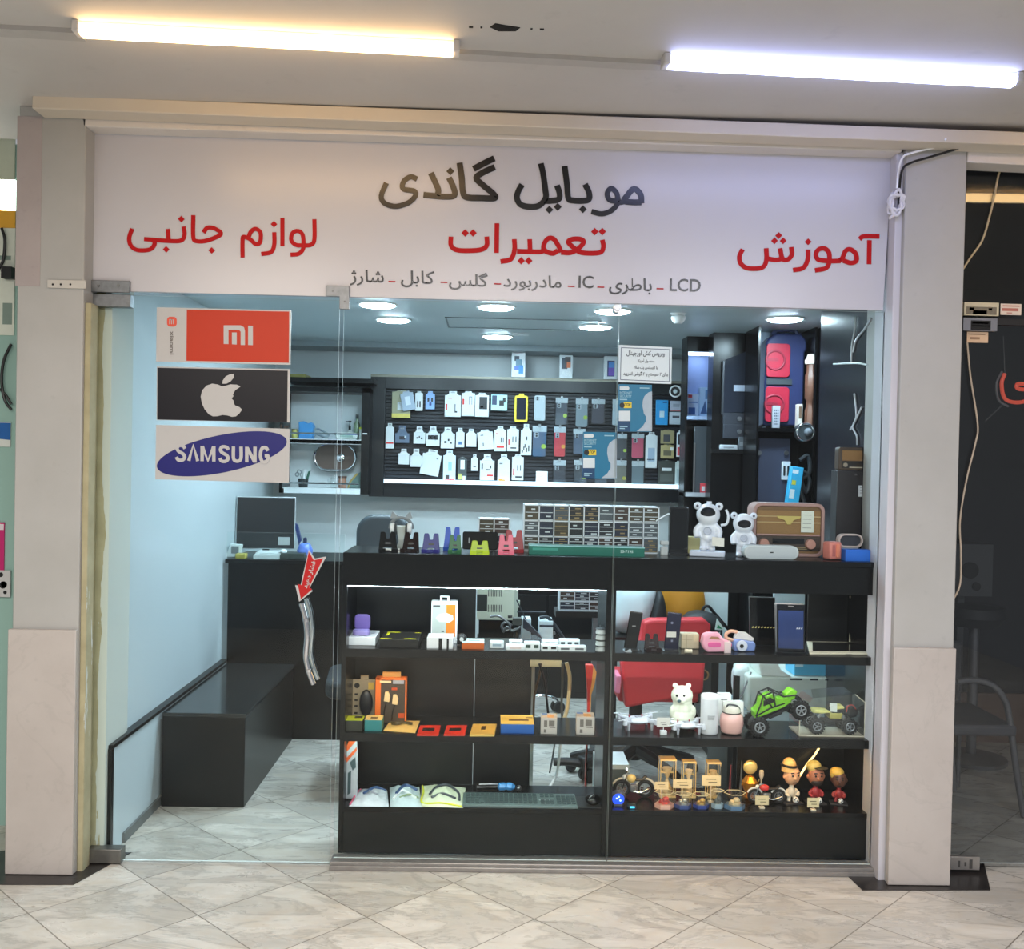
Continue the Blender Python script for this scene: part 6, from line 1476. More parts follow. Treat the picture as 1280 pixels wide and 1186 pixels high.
# top row
card('crumpled grey and yellow pouch, left end of the top row', 490, 488, 513, 522, (150, 148, 120), [(0, 0, 1, .16, (206, 190, 96)), (.3, .3, .75, .6, (190, 200, 205))], 0, .05, .016)
card('tilted clear pouch with white inlay beside the grey and yellow pouch', 502, 489, 518, 513, (156, 172, 190), [(.3, .3, .7, .8, (206, 216, 224))], -12, .1, .012).location.y -= .018
card('narrow white card with two dark plugs, third in the top row', 519, 489, 528.5, 513.5, WH, [(.25, .2, .42, .55, K_), (.56, .2, .73, .55, K_)], 0, .1)
card('blue blister card with dark plugs, fourth in the top row', 532, 489, 543.5, 511.5, (130, 164, 214), [(.2, .5, .4, .75, K_), (.6, .5, .8, .75, K_), (.4, .25, .65, .45, (40, 60, 120))], 0, .16)
card('white cable card with red side mark, fifth in the top row', 556, 489, 576, 521, WH, [(.06, .3, .16, .6, R_), (.6, .25, .68, .6, G_), (.62, .2, .78, .27, K_), (.2, .84, .45, .87, R_)], 0, .16)
card('white cable card with red side mark, beside the black framed card', 577, 489, 593.5, 520, WH, [(.06, .5, .2, .75, R_), (.55, .5, .6, .85, G_), (.75, .5, .8, .85, G_), (.55, .82, .8, .86, G_)], 0, .08)
card('white card with a black window, right of the red marked cards', 594, 491, 611, 521, WH, [(.3, .35, .88, .92, K_), (.4, .42, .6, .52, (190, 200, 210))], 0, .1)
card('square pale teal card with a black gadget in the top row', 614, 493, 634, 513, (176, 220, 226), [(.05, .35, .35, .95, (44, 60, 90)), (.5, .3, .8, .65, K_), (.72, .5, .9, .8, K_)], 0, .02)
o = pcase('yellow framed waterproof phone case in the top row', 642, 494, 661, 528, (222, 200, 60), 0, None, 0, False, False)
W, H = 19*kk(YI), 34*kk(YI)
mb = MB(); mb.prism(rrect(W*.62, H*.80, .008, 4), -.001, .001); mb.build('window', m((34, 40, 52), .12), o); mb = MB(); mb.prism([(-W*.2, H*.48), (W*.2, H*.48), (W*.14, H*.56), (-W*.14, H*.56)], .001, .008); mb.build('hang_loop', m((222, 200, 60), .4), o)
pcase('white phone case in clear bag, right of the yellow framed one', 667, 494, 682.5, 526, (206, 216, 222), 1, None, 0, False)
pcase('dark grey phone case with green sticker in the top row', 694, 495, 710, 531, (54, 64, 78), 1, (170, 200, 60))
pcase('transparent silver phone case with green sticker in the top row', 719, 496, 735.5, 534, (140, 156, 164), 1, (170, 200, 60), 0, True, True, .2)
pcase('dark navy phone case, last before the upper software box', 739, 497, 756.5, 530, (38, 40, 58), 1, None)
pcase('pale edged phone case half hidden by the upper software box', 765, 497, 778, 532, (176, 190, 200), 0, None)
# middle row
card('tall narrow white card with red band, left end of the middle row', 482, 529, 492.5, 560.5, WH, [(.05, .22, .95, .3, R_)], 0, .16)
card('dark blue blister with small black gadget, middle row', 494, 532, 511.5, 553.5, (92, 108, 130), [(.3, .35, .7, .7, (40, 34, 40)), (.65, .5, .8, .75, (190, 200, 206))], 0, .45)
card('white square card with three dark marks, middle row', 517, 533, 531.5, 554.5, WH, [(.25, .45, .4, .58, K_), (.45, .5, .55, .68, K_), (.62, .4, .78, .55, K_)], 0, .35)
card('white square card with a black crown like print, middle row', 533, 533, 549.5, 557.5, WH, [(.12, .5, .88, .85, K_), (.3, .58, .38, .82, WH), (.62, .58, .7, .82, WH)], 0, .35)
card('white bottle shaped card with dark marks, middle row', 551, 534, 568.5, 560.5, WH, [(.25, .35, .42, .5, K_), (.5, .5, .62, .65, K_), (.65, .32, .8, .42, K_)], 0, .3)
card('narrow white card with a round blue logo, middle row', 570, 535, 580.5, 559, WH, [(.3, .18, .7, .38, (70, 110, 160))], 0, .22)
card('plain white bottle shaped card, middle row', 582.5, 536, 595.5, 558.5, WH, [(.7, .3, .75, .65, (200, 208, 210))], 0, .26)
card('tilted square white card, middle row', 597, 537, 616.5, 562, WH, [(.3, .2, .38, .4, G_), (.2, .8, .4, .86, G_)], -6, .12)
card('white cable card with red base band, middle row left one', 618, 533, 632.5, 564, WH, [(.2, .16, .85, .26, R_), (.55, .4, .62, .65, K_), (.74, .4, .8, .65, K_), (.1, .8, .35, .84, R_)], 0, .14)
card('white cable card with red side band, middle row right one', 634, 533, 648.5, 564, WH, [(.1, .28, .22, .55, R_), (.45, .4, .52, .68, K_), (.72, .4, .79, .68, K_), (.3, .12, .8, .18, K_)], 0, .12)
card('white card with slanted black stripes, middle row', 651, 530, 664.5, 569, WH, [(.1, .1, .22, .2, K_), (.25, .2, .34, .35, K_), (.35, .3, .45, .45, K_), (.5, .12, .6, .3, K_), (.7, .15, .8, .4, K_), (.5, .6, .6, .75, K_)], 0, .2)
pcase('slate blue phone case with green sticker in the middle row', 665, 530, 683.5, 571, (78, 98, 126), 1, (170, 200, 60))
pcase('bright red phone case with orange sticker in the middle row', 692, 531, 707.5, 571, (206, 52, 62), 1, (226, 150, 50))
pcase('slate blue phone case half hidden by the lower software box', 716, 534, 732, 568, (76, 94, 118), 1, None)
pcase('clear phone case with black header over the seam, middle row', 771, 540, 784, 574, (52, 60, 70), 0, (180, 210, 70))
pcase('raspberry red phone case right of the seam, middle row', 789, 540, 805.5, 573, (206, 70, 104), 1, None)
card('tall white box with a slanted clear window, middle row', 807, 540, 821.5, 585, WH, [(.2, .2, .8, .62, (150, 170, 190)), (.15, .25, .8, .28, K_)], 0, .1, .014)
card('gold patterned pouch, upper of two at the right of the middle row', 826, 537, 843, 554.5, (160, 148, 110), [(.2, .15, .7, .7, (70, 70, 74))], 0, .08, .012)
card('gold patterned pouch, lower of two at the right of the middle row', 826, 555.5, 842.5, 573, (172, 158, 112), [(.2, .2, .8, .6, (96, 90, 70)), (.7, .6, .95, .85, (226, 230, 230))], 0, .05, .012)
card('white card with a black phone picture, right end of the middle row', 846, 538, 855, 571, (216, 220, 224), [(.15, .5, .9, .92, K_), (.1, .05, .9, .4, (196, 70, 76))], 0, .08)
# bottom row
card('white bottle shaped card, left end of the bottom row', 498, 561, 511.5, 580.5, WH, (), 0, .3)
card('small square white card, second in the bottom row', 513, 561, 527.5, 583.5, WH, [(.1, .1, .9, .14, (200, 206, 208))], 0, .38)
card('large tilted white square card in the bottom row', 527, 562, 550.5, 594, WH, [(.75, .8, .85, .86, G_)], 9, .18)
card('tall white and pale blue card with red foot in the bottom row', 554, 563, 569.5, 601.5, (206, 222, 232), [(.15, .02, .9, .09, R_), (.2, .1, .5, .24, (70, 60, 62)), (.4, .4, .7, .75, (150, 190, 220))], 0, .16)
card('clear card with a black adapter in the bottom row', 572, 571, 583.5, 602, (70, 78, 80), [(.3, .55, .75, .95, (226, 232, 232)), (.1, .1, .45, .35, (190, 190, 110)), (.55, .05, .85, .25, (214, 220, 220))], 0, .08)
card('narrow white rounded card in the bottom row', 589, 568, 597.5, 588.5, WH, [(.3, .3, .7, .36, K_)], 0, .24)
card('white cable card with red band and black plug, bottom row', 600, 568, 618, 600, WH, [(.5, .2, .92, .28, R_), (.1, .55, .2, .85, K_), (.4, .5, .7, .56, K_), (.7, .6, .78, .75, K_)], 0, .24)
card('white card with an orange corner, bottom row', 622, 568, 637.5, 602, WH, [(.1, .02, .6, .1, (226, 140, 60)), (.1, .1, .4, .16, (226, 150, 70)), (.15, .8, .4, .86, G_)], 0, .2)
card('white cable card with red side band, bottom row', 640, 568, 654.5, 600, WH, [(.1, .2, .22, .5, R_), (.45, .4, .52, .65, K_), (.7, .4, .77, .65, K_), (.3, .1, .85, .17, K_)], 0, .1)
card('small plain white box standing on the bright ledge', 670, 589, 684.5, 604, (226, 232, 232), (), 0, .0, .02)
pcase('charcoal phone case with red and white header, bottom row', 691, 573, 707.5, 609, (44, 50, 62), 1, None)
pcase('dark clear phone case with white camera window, bottom row', 717, 573, 733.5, 607, (50, 60, 70), 1, (190, 210, 70))
pcase('short dark phone case low on the ledge under the software box', 743, 590, 759, 608, (60, 72, 84), 0, None, 0, False)
pcase('brown tinted clear phone case on the seam, bottom row', 769, 573, 783.5, 609, (112, 112, 104), 0, (190, 180, 70))
pcase('grey clear phone case with a white strip right of the seam, bottom row', 789, 574, 805.5, 610, (106, 126, 134), 0, None)
card('dark zip pouch with white label, bottom row', 823, 575, 843.5, 608, (62, 66, 62), [(.2, .62, .8, .74, (206, 212, 214)), (.1, .2, .9, .5, (84, 88, 84))], 0, .05, .014)
card('narrow pale card, right end of the bottom row', 844, 576, 852, 606, (196, 206, 206), [(.2, .1, .8, .7, (160, 176, 178))], 0, .06)
# right part of the top row
card('bright blue box with a white circle, right part of the top row', 820, 500, 835, 531, (50, 158, 222), [(.3, .3, .7, .56, (206, 232, 240)), (.55, .88, .9, .93, (30, 80, 140))], 0, .0, .02)
card('pale grey box with red line, upper of two beside the blue box', 838, 501, 854.5, 514, (176, 182, 198), [(0, .02, 1, .1, (190, 90, 90)), (.2, .4, .7, .7, (150, 156, 170))], 0, .0, .02)
card('pale grey box with dark gadget picture, lower of two beside the blue box', 837, 515, 854.5, 530.5, (190, 200, 210), [(.2, .5, .7, .7, (70, 76, 86))], 0, .0, .02)
# phone boxes on top of the slatwall
for lab, x0_, y0_, x1_, y1_, marks in (('white phone box with two blue phones printed, leftmost on top of the slatwall', 639.5, 446, 656.5, 477, [(.2, .65, .55, .85, (50, 60, 76)), (.3, .45, .75, .72, (100, 140, 160)), (.2, .28, .6, .45, (90, 120, 200)), (.52, .14, .85, .48, (70, 150, 220))]),
       ('white phone box with orange print and A50 lettering on top of the slatwall', 699.5, 450.5, 715.5, 479.5, [(.15, .4, .6, .88, (60, 70, 86)), (.4, .45, .85, .92, (70, 60, 66)), (.55, .45, .85, .7, (226, 120, 70))]),
       ('white phone box with a violet phone, rightmost on top of the slatwall', 755, 452, 771, 481, [(.25, .12, .82, .8, (50, 60, 110)), (.35, .16, .78, .74, (110, 80, 180)), (.35, .5, .78, .74, (80, 140, 210))])):
    o, W, H, k = hang_base('phone_box', lab, 'phone box', x0_, y0_, x1_, y1_, 0, 'phone boxes on top of the slatwall')
    o.location.z = zt+.005+H/2
    mb = MB(); mb.bx(-W/2, W/2, 0, .05, -H/2, H/2); mb.build('carton', m((222, 228, 232), .4), o, bevel=.001)
    for i, (u0, v0, u1, v1, c) in enumerate(marks): mb = MB(); mb.bx(-W/2+u0*W, -W/2+u1*W, -.0005-.0004*i, .0003, -H/2+v0*H, -H/2+v1*H); mb.build('print', m(c, .4), o)
    if 'A50' in lab: mb = MB(); put_text(mb, 'A50', -W*.38, W*.4, -H*.4, -H*.18, -.0022, 0, .02); mb.build('lettering', m((236, 240, 242), .4), o)
# security camera
c = P(845, 489, YW-.12); o = thing('security_camera', 'white bullet security camera at the upper right of the slatwall', 'camera', c)
mb = MB(); ax = Vector((-.3, -1, -.1)).normalized(); mb.cyl(-ax*.06, ax*.04, .036, .04, 28); mb.build('body', M_GWHITE, o, bevel=.006, seg=3)
mb = MB(); mb.cyl(ax*.0405, ax*.043, .030, n=24); lr = mb.build('lens_ring', m((30, 32, 36), .2), o)
mb = MB(); mb.cyl(ax*.043, ax*.047, .013, n=18); mb.build('lens', m((200, 210, 216), .1), lr)
mb = MB(); mb.tube([-ax*.04, -ax*.06+Vector((.02, .03, 0)), Vector((.03, .1, .01))], .012); mb.build('bracket', M_WHITE, o)
# ------------------------------------------------------------------ back left: sink niche with shelves
YN = 2.62
na, nb = P(357, 482, YN), P(460, 618, YN); nz1, nz0 = P(410, 484, YN).z, P(410, 617, YN).z
zs = P(410, 549, YN).z; zl = P(410, 610, YN).z
o = thing('wall_niche', 'black framed white wall unit with two open shelves behind the door', 'shelf unit', (na.x, YN, nz0)); W, Hh = nb.x-na.x, nz1-nz0
NW = m((226, 234, 236), .4, var=.03)
mb = MB(); mb.bx(W-.05, W, 0, .26, 0, Hh); mb.bx(-.02, W, 0, .26, Hh-.03, Hh); mb.bx(-.03, -.012, 0, .26, 0, Hh); mb.bx(0, W-.05, 0, .02, zs-nz0-.028, zs-nz0-.004); mb.bx(-.03, -.0, 0, .26, -.0, .03); mb.build('frame', M_LAM2, o)
mb = MB(); mb.bx(-.012, W-.05, .25, .262, 0, Hh-.03); mb.build('back_panel', NW, o)
mb = MB(); mb.bx(-.012, W-.05, 0, .25, zs-nz0-.03, zs-nz0); mb.build('shelf', NW, o)
mb = MB(); mb.bx(-.012, W-.05, 0, .25, .0, zl-nz0); mb.build('shelf', NW, o)
for z in (zs-nz0+.035, zl-nz0+.03): mb = MB(); mb.tube([(0, -.012, z), (W-.06, -.012, z)], .006, 8); mb.build('rail', M_CHROME, o)
mb = MB(); mb.bx(W-.04, W-.012, -.008, 0, zs-nz0+.036, zs-nz0+.044); mb.build('white_pull', M_GWHITE, o)
# oval mirror
c = P(419, 571.5, YN+.18); k = kk(YN+.18); o = thing('oval_mirror', 'brown oval mirror with chrome rim in the lower part of the wall unit', 'mirror', c)
q = rrect(51*k, 32*k, 15.9*k, 10); mb = MB(); mb.prism(q, 0, .015); mb.build('mirror_face', m((104, 88, 80), .3), o)
mb = MB(); mb.tube([(x, 0, z) for x, z in q], .008, 8, closed=True, smooth=False); mb.build('rim', M_CHROME, o)
mb = MB(); mb.bx(-.004, .004, -.004, 0, -15.5*k, 15.5*k); mb.build('seam', m((150, 140, 136), .3), o)
mb = MB(); mb.lathe([(5*k, 0), (5*k, .01), (2.5*k, .016), (0, .018)], n=20); mb.v = [Vector((v.x+7*k, -v.z, v.y-.5*k)) for v in mb.v]; mb.build('knob', M_CHROME, o)
def on_niche(px, pyb, z, y=YN+.06): g = P(px, pyb, y); g.z = z; return g, kk(y)
def bottle(lab, px, pyb, w, h, z, col, cap, name='bottle', y=YN+.06, neck=.4):
    g, k = on_niche(px, pyb, z, y); o = thing(name, lab, 'bottle', g); r = w*k/2; H = h*k
    mb = MB(); mb.lathe([(r*.9, 0), (r, .006), (r, H*.6), (r*neck, H*.76), (r*neck, H*.84)]); mb.build('body', col, o)
    mb = MB(); mb.lathe([(r*neck*1.15, H*.84), (r*neck*1.15, H), (0, H)]); mb.build('cap', cap, o); return o
g, k = on_niche(382, 547, zs); o = thing('blue_carton', 'light blue paper carton on the upper shelf of the wall unit', 'carton', g)
mb = MB(); mb.prism([(-8*k, 0), (8*k, 0), (9*k, 17*k), (6*k, 21*k), (2*k, 19*k), (-3*k, 22*k), (-9*k, 21*k)], 0, .08); mb.build('carton', m((70, 150, 214), .5), o, bevel=.002)
bottle('small yellow jar left of the blue carton', 368, 547, 7, 12, zs, m((196, 196, 110), .4), m((120, 110, 60), .5), 'jar', neck=.9)
g, k = on_niche(404, 546, zs, YN+.1); o = thing('coiled_hose', 'grey coiled hose on the upper shelf of the wall unit', 'hose', g); mb = MB()
mb.tube([(-14*k, 0, 10*k), (-8*k, .02, 13*k), (0, 0, 10*k), (6*k, .03, 6*k), (2*k, 0, 3*k), (-8*k, .02, 6*k), (-12*k, 0, 3*k)], .007, 8); mb.build('hose', m((140, 156, 162), .3), o)
g, k = on_niche(433, 547, zs); o = thing('tissue_pack', 'white rounded tissue pack on the upper shelf of the wall unit', 'tissue pack', g); mb = MB(); mb.prism(rrect(28*k, 9*k, 4.4*k, 6, 0, 4.6*k), 0, .09); mb.build('pack', m((216, 228, 224), .4), o, bevel=.01); mb = MB(); mb.bx(-8*k, 8*k, -.001, .0, 3*k, 6*k); mb.build('print', m((150, 180, 170), .5), o)
g, k = on_niche(437, 547, zs, YN+.17); o = thing('soap_dispenser', 'soap dispenser with a black pump behind the tissue pack', 'dispenser', g)
mb = MB(); mb.lathe([(3.2*k, 0), (3.4*k, .01), (3.4*k, 10*k), (1.4*k, 13*k)]); mb.build('body', m((214, 220, 216), .3), o)
mb = MB(); mb.lathe([(1.5*k, 13*k), (1.5*k, 17*k), (.6*k, 17.5*k), (.6*k, 22*k), (2*k, 22.5*k), (2*k, 24*k), (0, 24*k)]); mb.tube([(0, 0, 23.2*k), (-5*k, -.005, 23*k)], .7*k, 8); mb.build('pump', M_BLK, o)
bottle('tall clear green bottle beside the soap dispenser', 446, 547, 8, 32, zs, m((150, 170, 140), .2), m((60, 64, 66), .4), y=YN+.18)
bottle('small bottle with yellow cap at the right of the upper niche shelf', 452, 547, 6, 16, zs, m((206, 214, 210), .3), m((206, 214, 60), .4), y=YN+.05, neck=.95)
g, k = on_niche(379, 606, zl); o = thing('pen_cup', 'black cup holding scissors and green brush in the wall unit', 'cup', g)
mb = MB(); mb.lathe([(5.5*k, 0), (5.5*k, .004), (6.5*k, 11*k), (6*k, 11*k), (5*k, .008)]); mb.build('cup', m((44, 50, 52), .4), o)
mb = MB(); mb.torus((-5*k, 0, 19*k), (.3, 1, .2), 2.6*k, .7*k); mb.torus((-8*k, .01, 16*k), (.3, 1, -.2), 2.4*k, .7*k); mb.tube([(-4*k, 0, 16*k), (0, 0, 6*k)], .7*k); mb.build('scissors', m((150, 160, 162), .3, .5), o)
mb = MB(); mb.prism([(2*k, 6*k), (5*k, 6*k), (9*k, 21*k), (6*k, 20*k)], -.004, .004); mb.build('brush', m((40, 92, 76), .4), o)
mb = MB(); mb.tube([(0, .01, 6*k), (1*k, .02, 22*k)], 2.5*k, 10, smooth=False); mb.build('white_tube', m((216, 222, 222), .4), o)
bottle('brown jar with dark lid in the lower part of the wall unit', 428, 606, 10, 15, zl, m((160, 120, 100), .3), m((90, 70, 60), .4), 'jar', neck=.95)
g, k = on_niche(445, 606, zl, YN+.12); o = thing('green_plate', 'grey green curved plate leaning at the right of the wall unit', 'plate', g); mb = MB(); mb.prism([(-10*k, 0), (8*k, 0), (8*k, 22*k), (2*k, 18*k), (-6*k, 8*k)], 0, .01); mb.build('plate', m((120, 150, 146), .3), o, bevel=.002)
mb = MB(); mb.tube([(-10*k, 0, 0), (-7*k, 0, 8*k), (1.5*k, 0, 18*k)], .006, 8); mb.build('yellow_edge', m((206, 180, 110), .4), o)
g, k = on_niche(418, 606, zl, YN+.1); o = thing('glass_jug', 'small clear jug left of the brown jar', 'jug', g); mb = MB(); mb.lathe([(4*k, 0), (5*k, .01), (5.5*k, 8*k), (3.6*k, 15*k)]); mb.build('body', CLEAR, o); mb = MB(); mb.tube([(-4.5*k, 0, 13*k), (-8*k, 0, 10*k), (-5*k, 0, 4*k)], .006); mb.build('handle', CLEAR, o)
# tiled splash panel below and upper shelf over the niche
a, b = P(357, 476, YN), P(470, 462, YN)
o = thing('upper_shelf', 'dark shelf board above the wall unit', 'shelf', (P(357, 480, YN).x, YN, nz1+.03)); W = P(468, 480, YN).x-o.location.x
mb = MB(); mb.bx(0, W, -.0, .3, 0, .03); mb.build('board', M_LAM2, o)
o2 = thing('yellow_folder', 'flat yellow folder lying on the dark shelf above the wall unit', 'folder', (P(372, 475, YN+.02).x, YN+.02, nz1+.061)); mb = MB(); mb.bx(-.06, .05, 0, .2, 0, .02); mb.build('folder', m((150, 146, 80), .5), o2)
xa, xb = P(606, 800, 2.76).x, P(762, 800, 2.76).x; zt2 = P(690, 736, 2.76).z
o = thing('low_cabinet', 'low dark cabinet against the back wall behind the repair table', 'cabinet', (xa, 2.76, 0)); W = xb-xa
mb = MB(); mb.bx(0, W, 0, .18, 0, zt2-.02); mb.build('body', M_LAM2, o); mb = MB(); mb.bx(-.01, W+.01, -.01, .18, zt2-.02, zt2); mb.build('top', M_LAM, o)
for i in range(2): mb = MB(); mb.bx(W*i/2+.006, W*(i+1)/2-.006, -.014, 0, .04, zt2-.04); dd = mb.build('door', M_LAM2, o, bevel=.002); mb = MB(); mb.cyl((W/2+(.04 if i else -.04), -.03, zt2*.6), (W/2+(.04 if i else -.04), -.014, zt2*.6), .012, n=12); mb.build('knob', M_STEEL, dd)
# ------------------------------------------------------------------ reception desk deep in the shop
YD = 1.70
xd1 = P(432, 760, YD).x; zd = P(350, 700, YD).z
o = thing('reception_desk', 'tall black glossy desk behind the glass door', 'desk', (XL+.012, YD, 0)); W = xd1-XL-.012
mb = MB(); mb.bx(.02, W, 0, .02, 0, zd-.02); mb.build('front_panel', M_LAM, o)
mb = MB(); mb.bx(.004, W, -.004, .5, zd-.02, zd); mb.build('desktop', M_LAM2, o)
mb = MB(); mb.bx(W-.02, W, .02, .5, 0, zd-.02); mb.build('side_panel', M_LAM, o)
gd = MB(); px = .008
o3 = thing('desk_screen', 'low clear glass screen standing on the front edge of the black desk', 'glass screen', (XL+.02, YD+.01, zd)); h = P(350, 666, YD).z-zd
pane('glass_panel', 0, W-.02, 0, h, 0, GLASS, .006, o3)
def on_desk(px, pyb, y): g = P(px, pyb, y); g.z = zd; return g, kk(y)
g, k = on_desk(331, 695, YD+.25); o = thing('monitor', 'black computer monitor with white rim on the black desk', 'monitor', g, .12); 
mb = MB(); mb.X = Matrix.Translation((0, 0, 0)) @ Matrix.Rotation(-.08, 4, 'X'); mb.bx(-36*k, 36*k, 0, .022, 8*k, 73*k); mb.build('housing', m((206, 212, 214), .4), o, bevel=.003)
mb = MB(); mb.X = Matrix.Rotation(-.08, 4, 'X'); mb.bx(-35*k, 35.5*k, -.002, .002, 9*k, 72*k); mb.build('screen', m((30, 34, 38), .25), o)
mb = MB(); mb.X = Matrix.Rotation(-.08, 4, 'X'); mb.bx(16*k, 30*k, -.004, -.0015, 13*k, 23*k); st = mb.build('sticker', m((160, 166, 166), .5), o)
mb = MB(); mb.bx(-10*k, 10*k, 0, .14, 0, .01); mb.cyl((0, .05, .008), (0, .04, 20*k), .02); mb.build('stand', M_BLK, o)
g, k = on_desk(292, 698, YD+.1); o = thing('desk_phone', 'white desk telephone left of the monitor', 'telephone', g, .2); mb = MB(); mb.prism([(-10*k, 0), (9*k, 0), (11*k, 16*k), (-4*k, 17*k)], 0, .03); mb.build('body', m((206, 214, 216), .4), o, bevel=.003); mb = MB(); mb.bx(-3*k, 6*k, -.002, 0, 5*k, 14*k); mb.build('keypad', m((110, 118, 122), .4), o)
g, k = on_desk(300, 699, YD+.04); o = thing('yellow_box', 'small yellow box at the front of the black desk', 'box', g); mb = MB(); mb.bx(-6*k, 6*k, 0, .06, 0, 6*k); mb.build('carton', m((196, 180, 84), .5), o, bevel=.002)
g, k = on_desk(333, 699, YD+.06); o = thing('paper_stack', 'white papers lying under the monitor on the black desk', 'papers', g, .1)
mb = MB(); mb.bx(-16*k, 16*k, 0, .2, 0, .02); mb.bx(-14*k, 17*k, .01, .19, .0205, .03); mb.build('sheets', m((214, 220, 220), .6), o)
g, k = on_desk(358, 698, YD+.08); o = thing('dark_tray', 'dark tray with small items beside the papers on the desk', 'tray', g); mb = MB(); mb.bx(-12*k, 22*k, 0, .12, 0, .03); mb.build('tray', m((66, 74, 72), .5), o, bevel=.002); mb = MB(); mb.sph((-6*k, .05, .035), (.02, .02, .015)); mb.build('white_item', M_WHITE, o)
g, k = on_desk(381, 696, YD+.18); o = thing('blue_jug', 'round blue plastic jug with dark cap on the black desk', 'jug', g)
mb = MB(); mb.lathe([(5*k, 0), (9*k, 3*k), (10*k, 9*k), (7*k, 16*k), (4*k, 18*k)]); mb.build('body', m((96, 124, 206), .35), o); mb = MB(); mb.lathe([(2.4*k, 18*k), (2.4*k, 24*k), (0, 25*k)]); mb.build('cap', m((34, 44, 80), .4), o)
g, k = on_desk(374, 690, YD+.3); o = thing('blue_tripod', 'dark blue slanted rod leaning between monitor and blue jug', 'rod', g); mb = MB(); mb.prism([(-7*k, 40*k), (-3*k, 38*k), (6*k, 4*k), (2*k, 0)], 0, .03); mb.build('rod', m((30, 52, 104), .4), o); mb = MB(); mb.prism([(-3*k, 6*k), (3*k, 18*k), (1*k, 4*k)], -.02, 0); mb.build('white_fold', M_WHITE, o)
# low black bench along the left wall
ga, gb = G(203, 1008), G(305, 1009)
hb = P(255, 891, ga.y).z
o = thing('low_bench', 'low black glossy box bench on the floor beside the left wall', 'bench', (XL+.036, ga.y, 0)); W = gb.x-XL-.036
mb = MB(); mb.bx(0, W, 0, YD-ga.y-.01, .0, hb-.018); mb.build('body', M_LAM2, o, bevel=.002)
mb = MB(); mb.bx(0, W+.004, -.004, YD-ga.y-.006, hb-.018, hb); mb.build('top', m((34, 37, 38), .12), o, bevel=.002)
# ------------------------------------------------------------------ work area behind the counter
o = thing('office_chair', 'dark grey office chair with rounded back behind the counter', 'office chair', (P(470, 700, 1.0).x, 1.3, 0), .1)
k = kk(1.3); zc = P(470, 643, 1.3).z
mb = MB(); mb.prism(rrect(66*k, 78*k, 22*k, 8, 0, zc-39*k), -.03, .05); mb.build('backrest', m((54, 62, 68), .5), o, bevel=.02, seg=4)
mb = MB(); mb.prismz(rrect(.5, .48, .1, 6, 0, -.28), .44, .52); mb.build('seat', m((44, 50, 54), .5), o, bevel=.02, seg=3)
mb = MB(); mb.cyl((.08, -.25, .1), (.05, -.25, .45), .03); mb.box((0, .02, .6), (.06, .03, .4)); mb.build('column', M_BLK, o)
for i in range(5):
    t = 2*PI*i/5; mb = MB(); mb.tube([(0, -.25, .12), (.12+.24*math.cos(t), -.25+.24*math.sin(t), .08)], .022, 8, smooth=False); mb.sph((.12+.24*math.cos(t), -.25+.24*math.sin(t), .04), .04, n=10); mb.build('leg', M_BLK, o)
# work table
YT = .48
xa, xb = P(594, 827, YT).x, P(745, 827, YT).x; ztb = P(648, 824, YT).z
o = thing('work_table', 'black repair table with pale front edge behind the left counter', 'table', (xa, YT, 0)); W = P(702, 827, YT).x-xa
mb = MB(); mb.bx(0, W, .01, .62, ztb-.03, ztb); mb.build('tabletop', M_LAM, o)
mb = MB(); mb.bx(0, W, .0, .01, ztb-.03, ztb); mb.build('front_edge', m((216, 202, 160), .4), o)
wl = P(662, 950, YT+.02).x-xa
mb = MB(); mb.bx(0, wl, .02, .04, 0, ztb-.03); mb.build('front_panel', M_LAM2, o)
mb = MB(); mb.bx(wl, wl+.014, .005, .6, 0, ztb-.03); mb.build('side_panel', m((190, 194, 190), .4), o)
def on_table(px, y): g = P(px, 800, y); g.z = ztb; return g, kk(y)
g, k = on_table(620, .8); o = thing('white_machine', 'cream white machine housing with vent slots on the repair table', 'machine', g)
zt_ = P(620, 734, .8).z-ztb; zb2 = P(620, 775, .8).z-ztb; k = kk(.8)
mb = MB(); mb.bx(-25*k, 25*k, 0, .2, zb2, zt_); mb.build('housing', m((234, 240, 220), .5), o, bevel=.004); mb = MB(); mb.bx(-22*k, 22*k, .02, .18, 0, zb2); mb.build('pedestal', M_LAM2, o)
mb = MB()
for z0_ in (.25, .72):
    for i in range(9): x = -11*k+i*2*k; zz = zb2+(zt_-zb2)*z0_; mb.bx(x, x+1*k, -.001, .001, zz, zz+(zt_-zb2)*.22)
mb.build('vents', m((90, 100, 90), .5), o)
mb = MB(); mb.bx(-25*k, -12*k, -.002, .001, zb2+(zt_-zb2)*.28, zb2+(zt_-zb2)*.78); mb.build('dark_panel', m((50, 54, 50), .5), o)
mb = MB(); mb.bx(22*k, 26.5*k, -.004, .05, zb2+(zt_-zb2)*.1, zb2+(zt_-zb2)*.9); mb.bx(25*k, 29*k, .0, .03, zb2+(zt_-zb2)*.4, zb2+(zt_-zb2)*.6); mb.build('side_hinge', m((196, 206, 190), .5), o)
g, k = on_table(640, .62); o = thing('microscope_arm', 'metal clamp arm tool on the repair table in front of the white machine', 'tool', g)
f = lambda x, y, d=0: Vector((((x-640)*k), d, P(640, y, .62).z-ztb))
mb = MB(); mb.tube([f(612, 771), f(622, 770), f(632, 776), f(640, 782)], .005); mb.tube([f(628, 790), f(634, 784), f(640, 788), f(650, 783)], .007); mb.torus(f(632, 783), (0, 1, 0), .018, .006); mb.build('arm', M_STEEL, o)
mb = MB(); mb.box(f(646, 776), (.04, .04, .03)); mb.cyl(f(637, 772), f(637, 769), .01); mb.build('head', m((70, 70, 66), .4), o); mb = MB(); mb.cyl((.02, .02, 0), (.02, .02, f(0, 778).z), .012); mb.build('post', M_BLK, o)
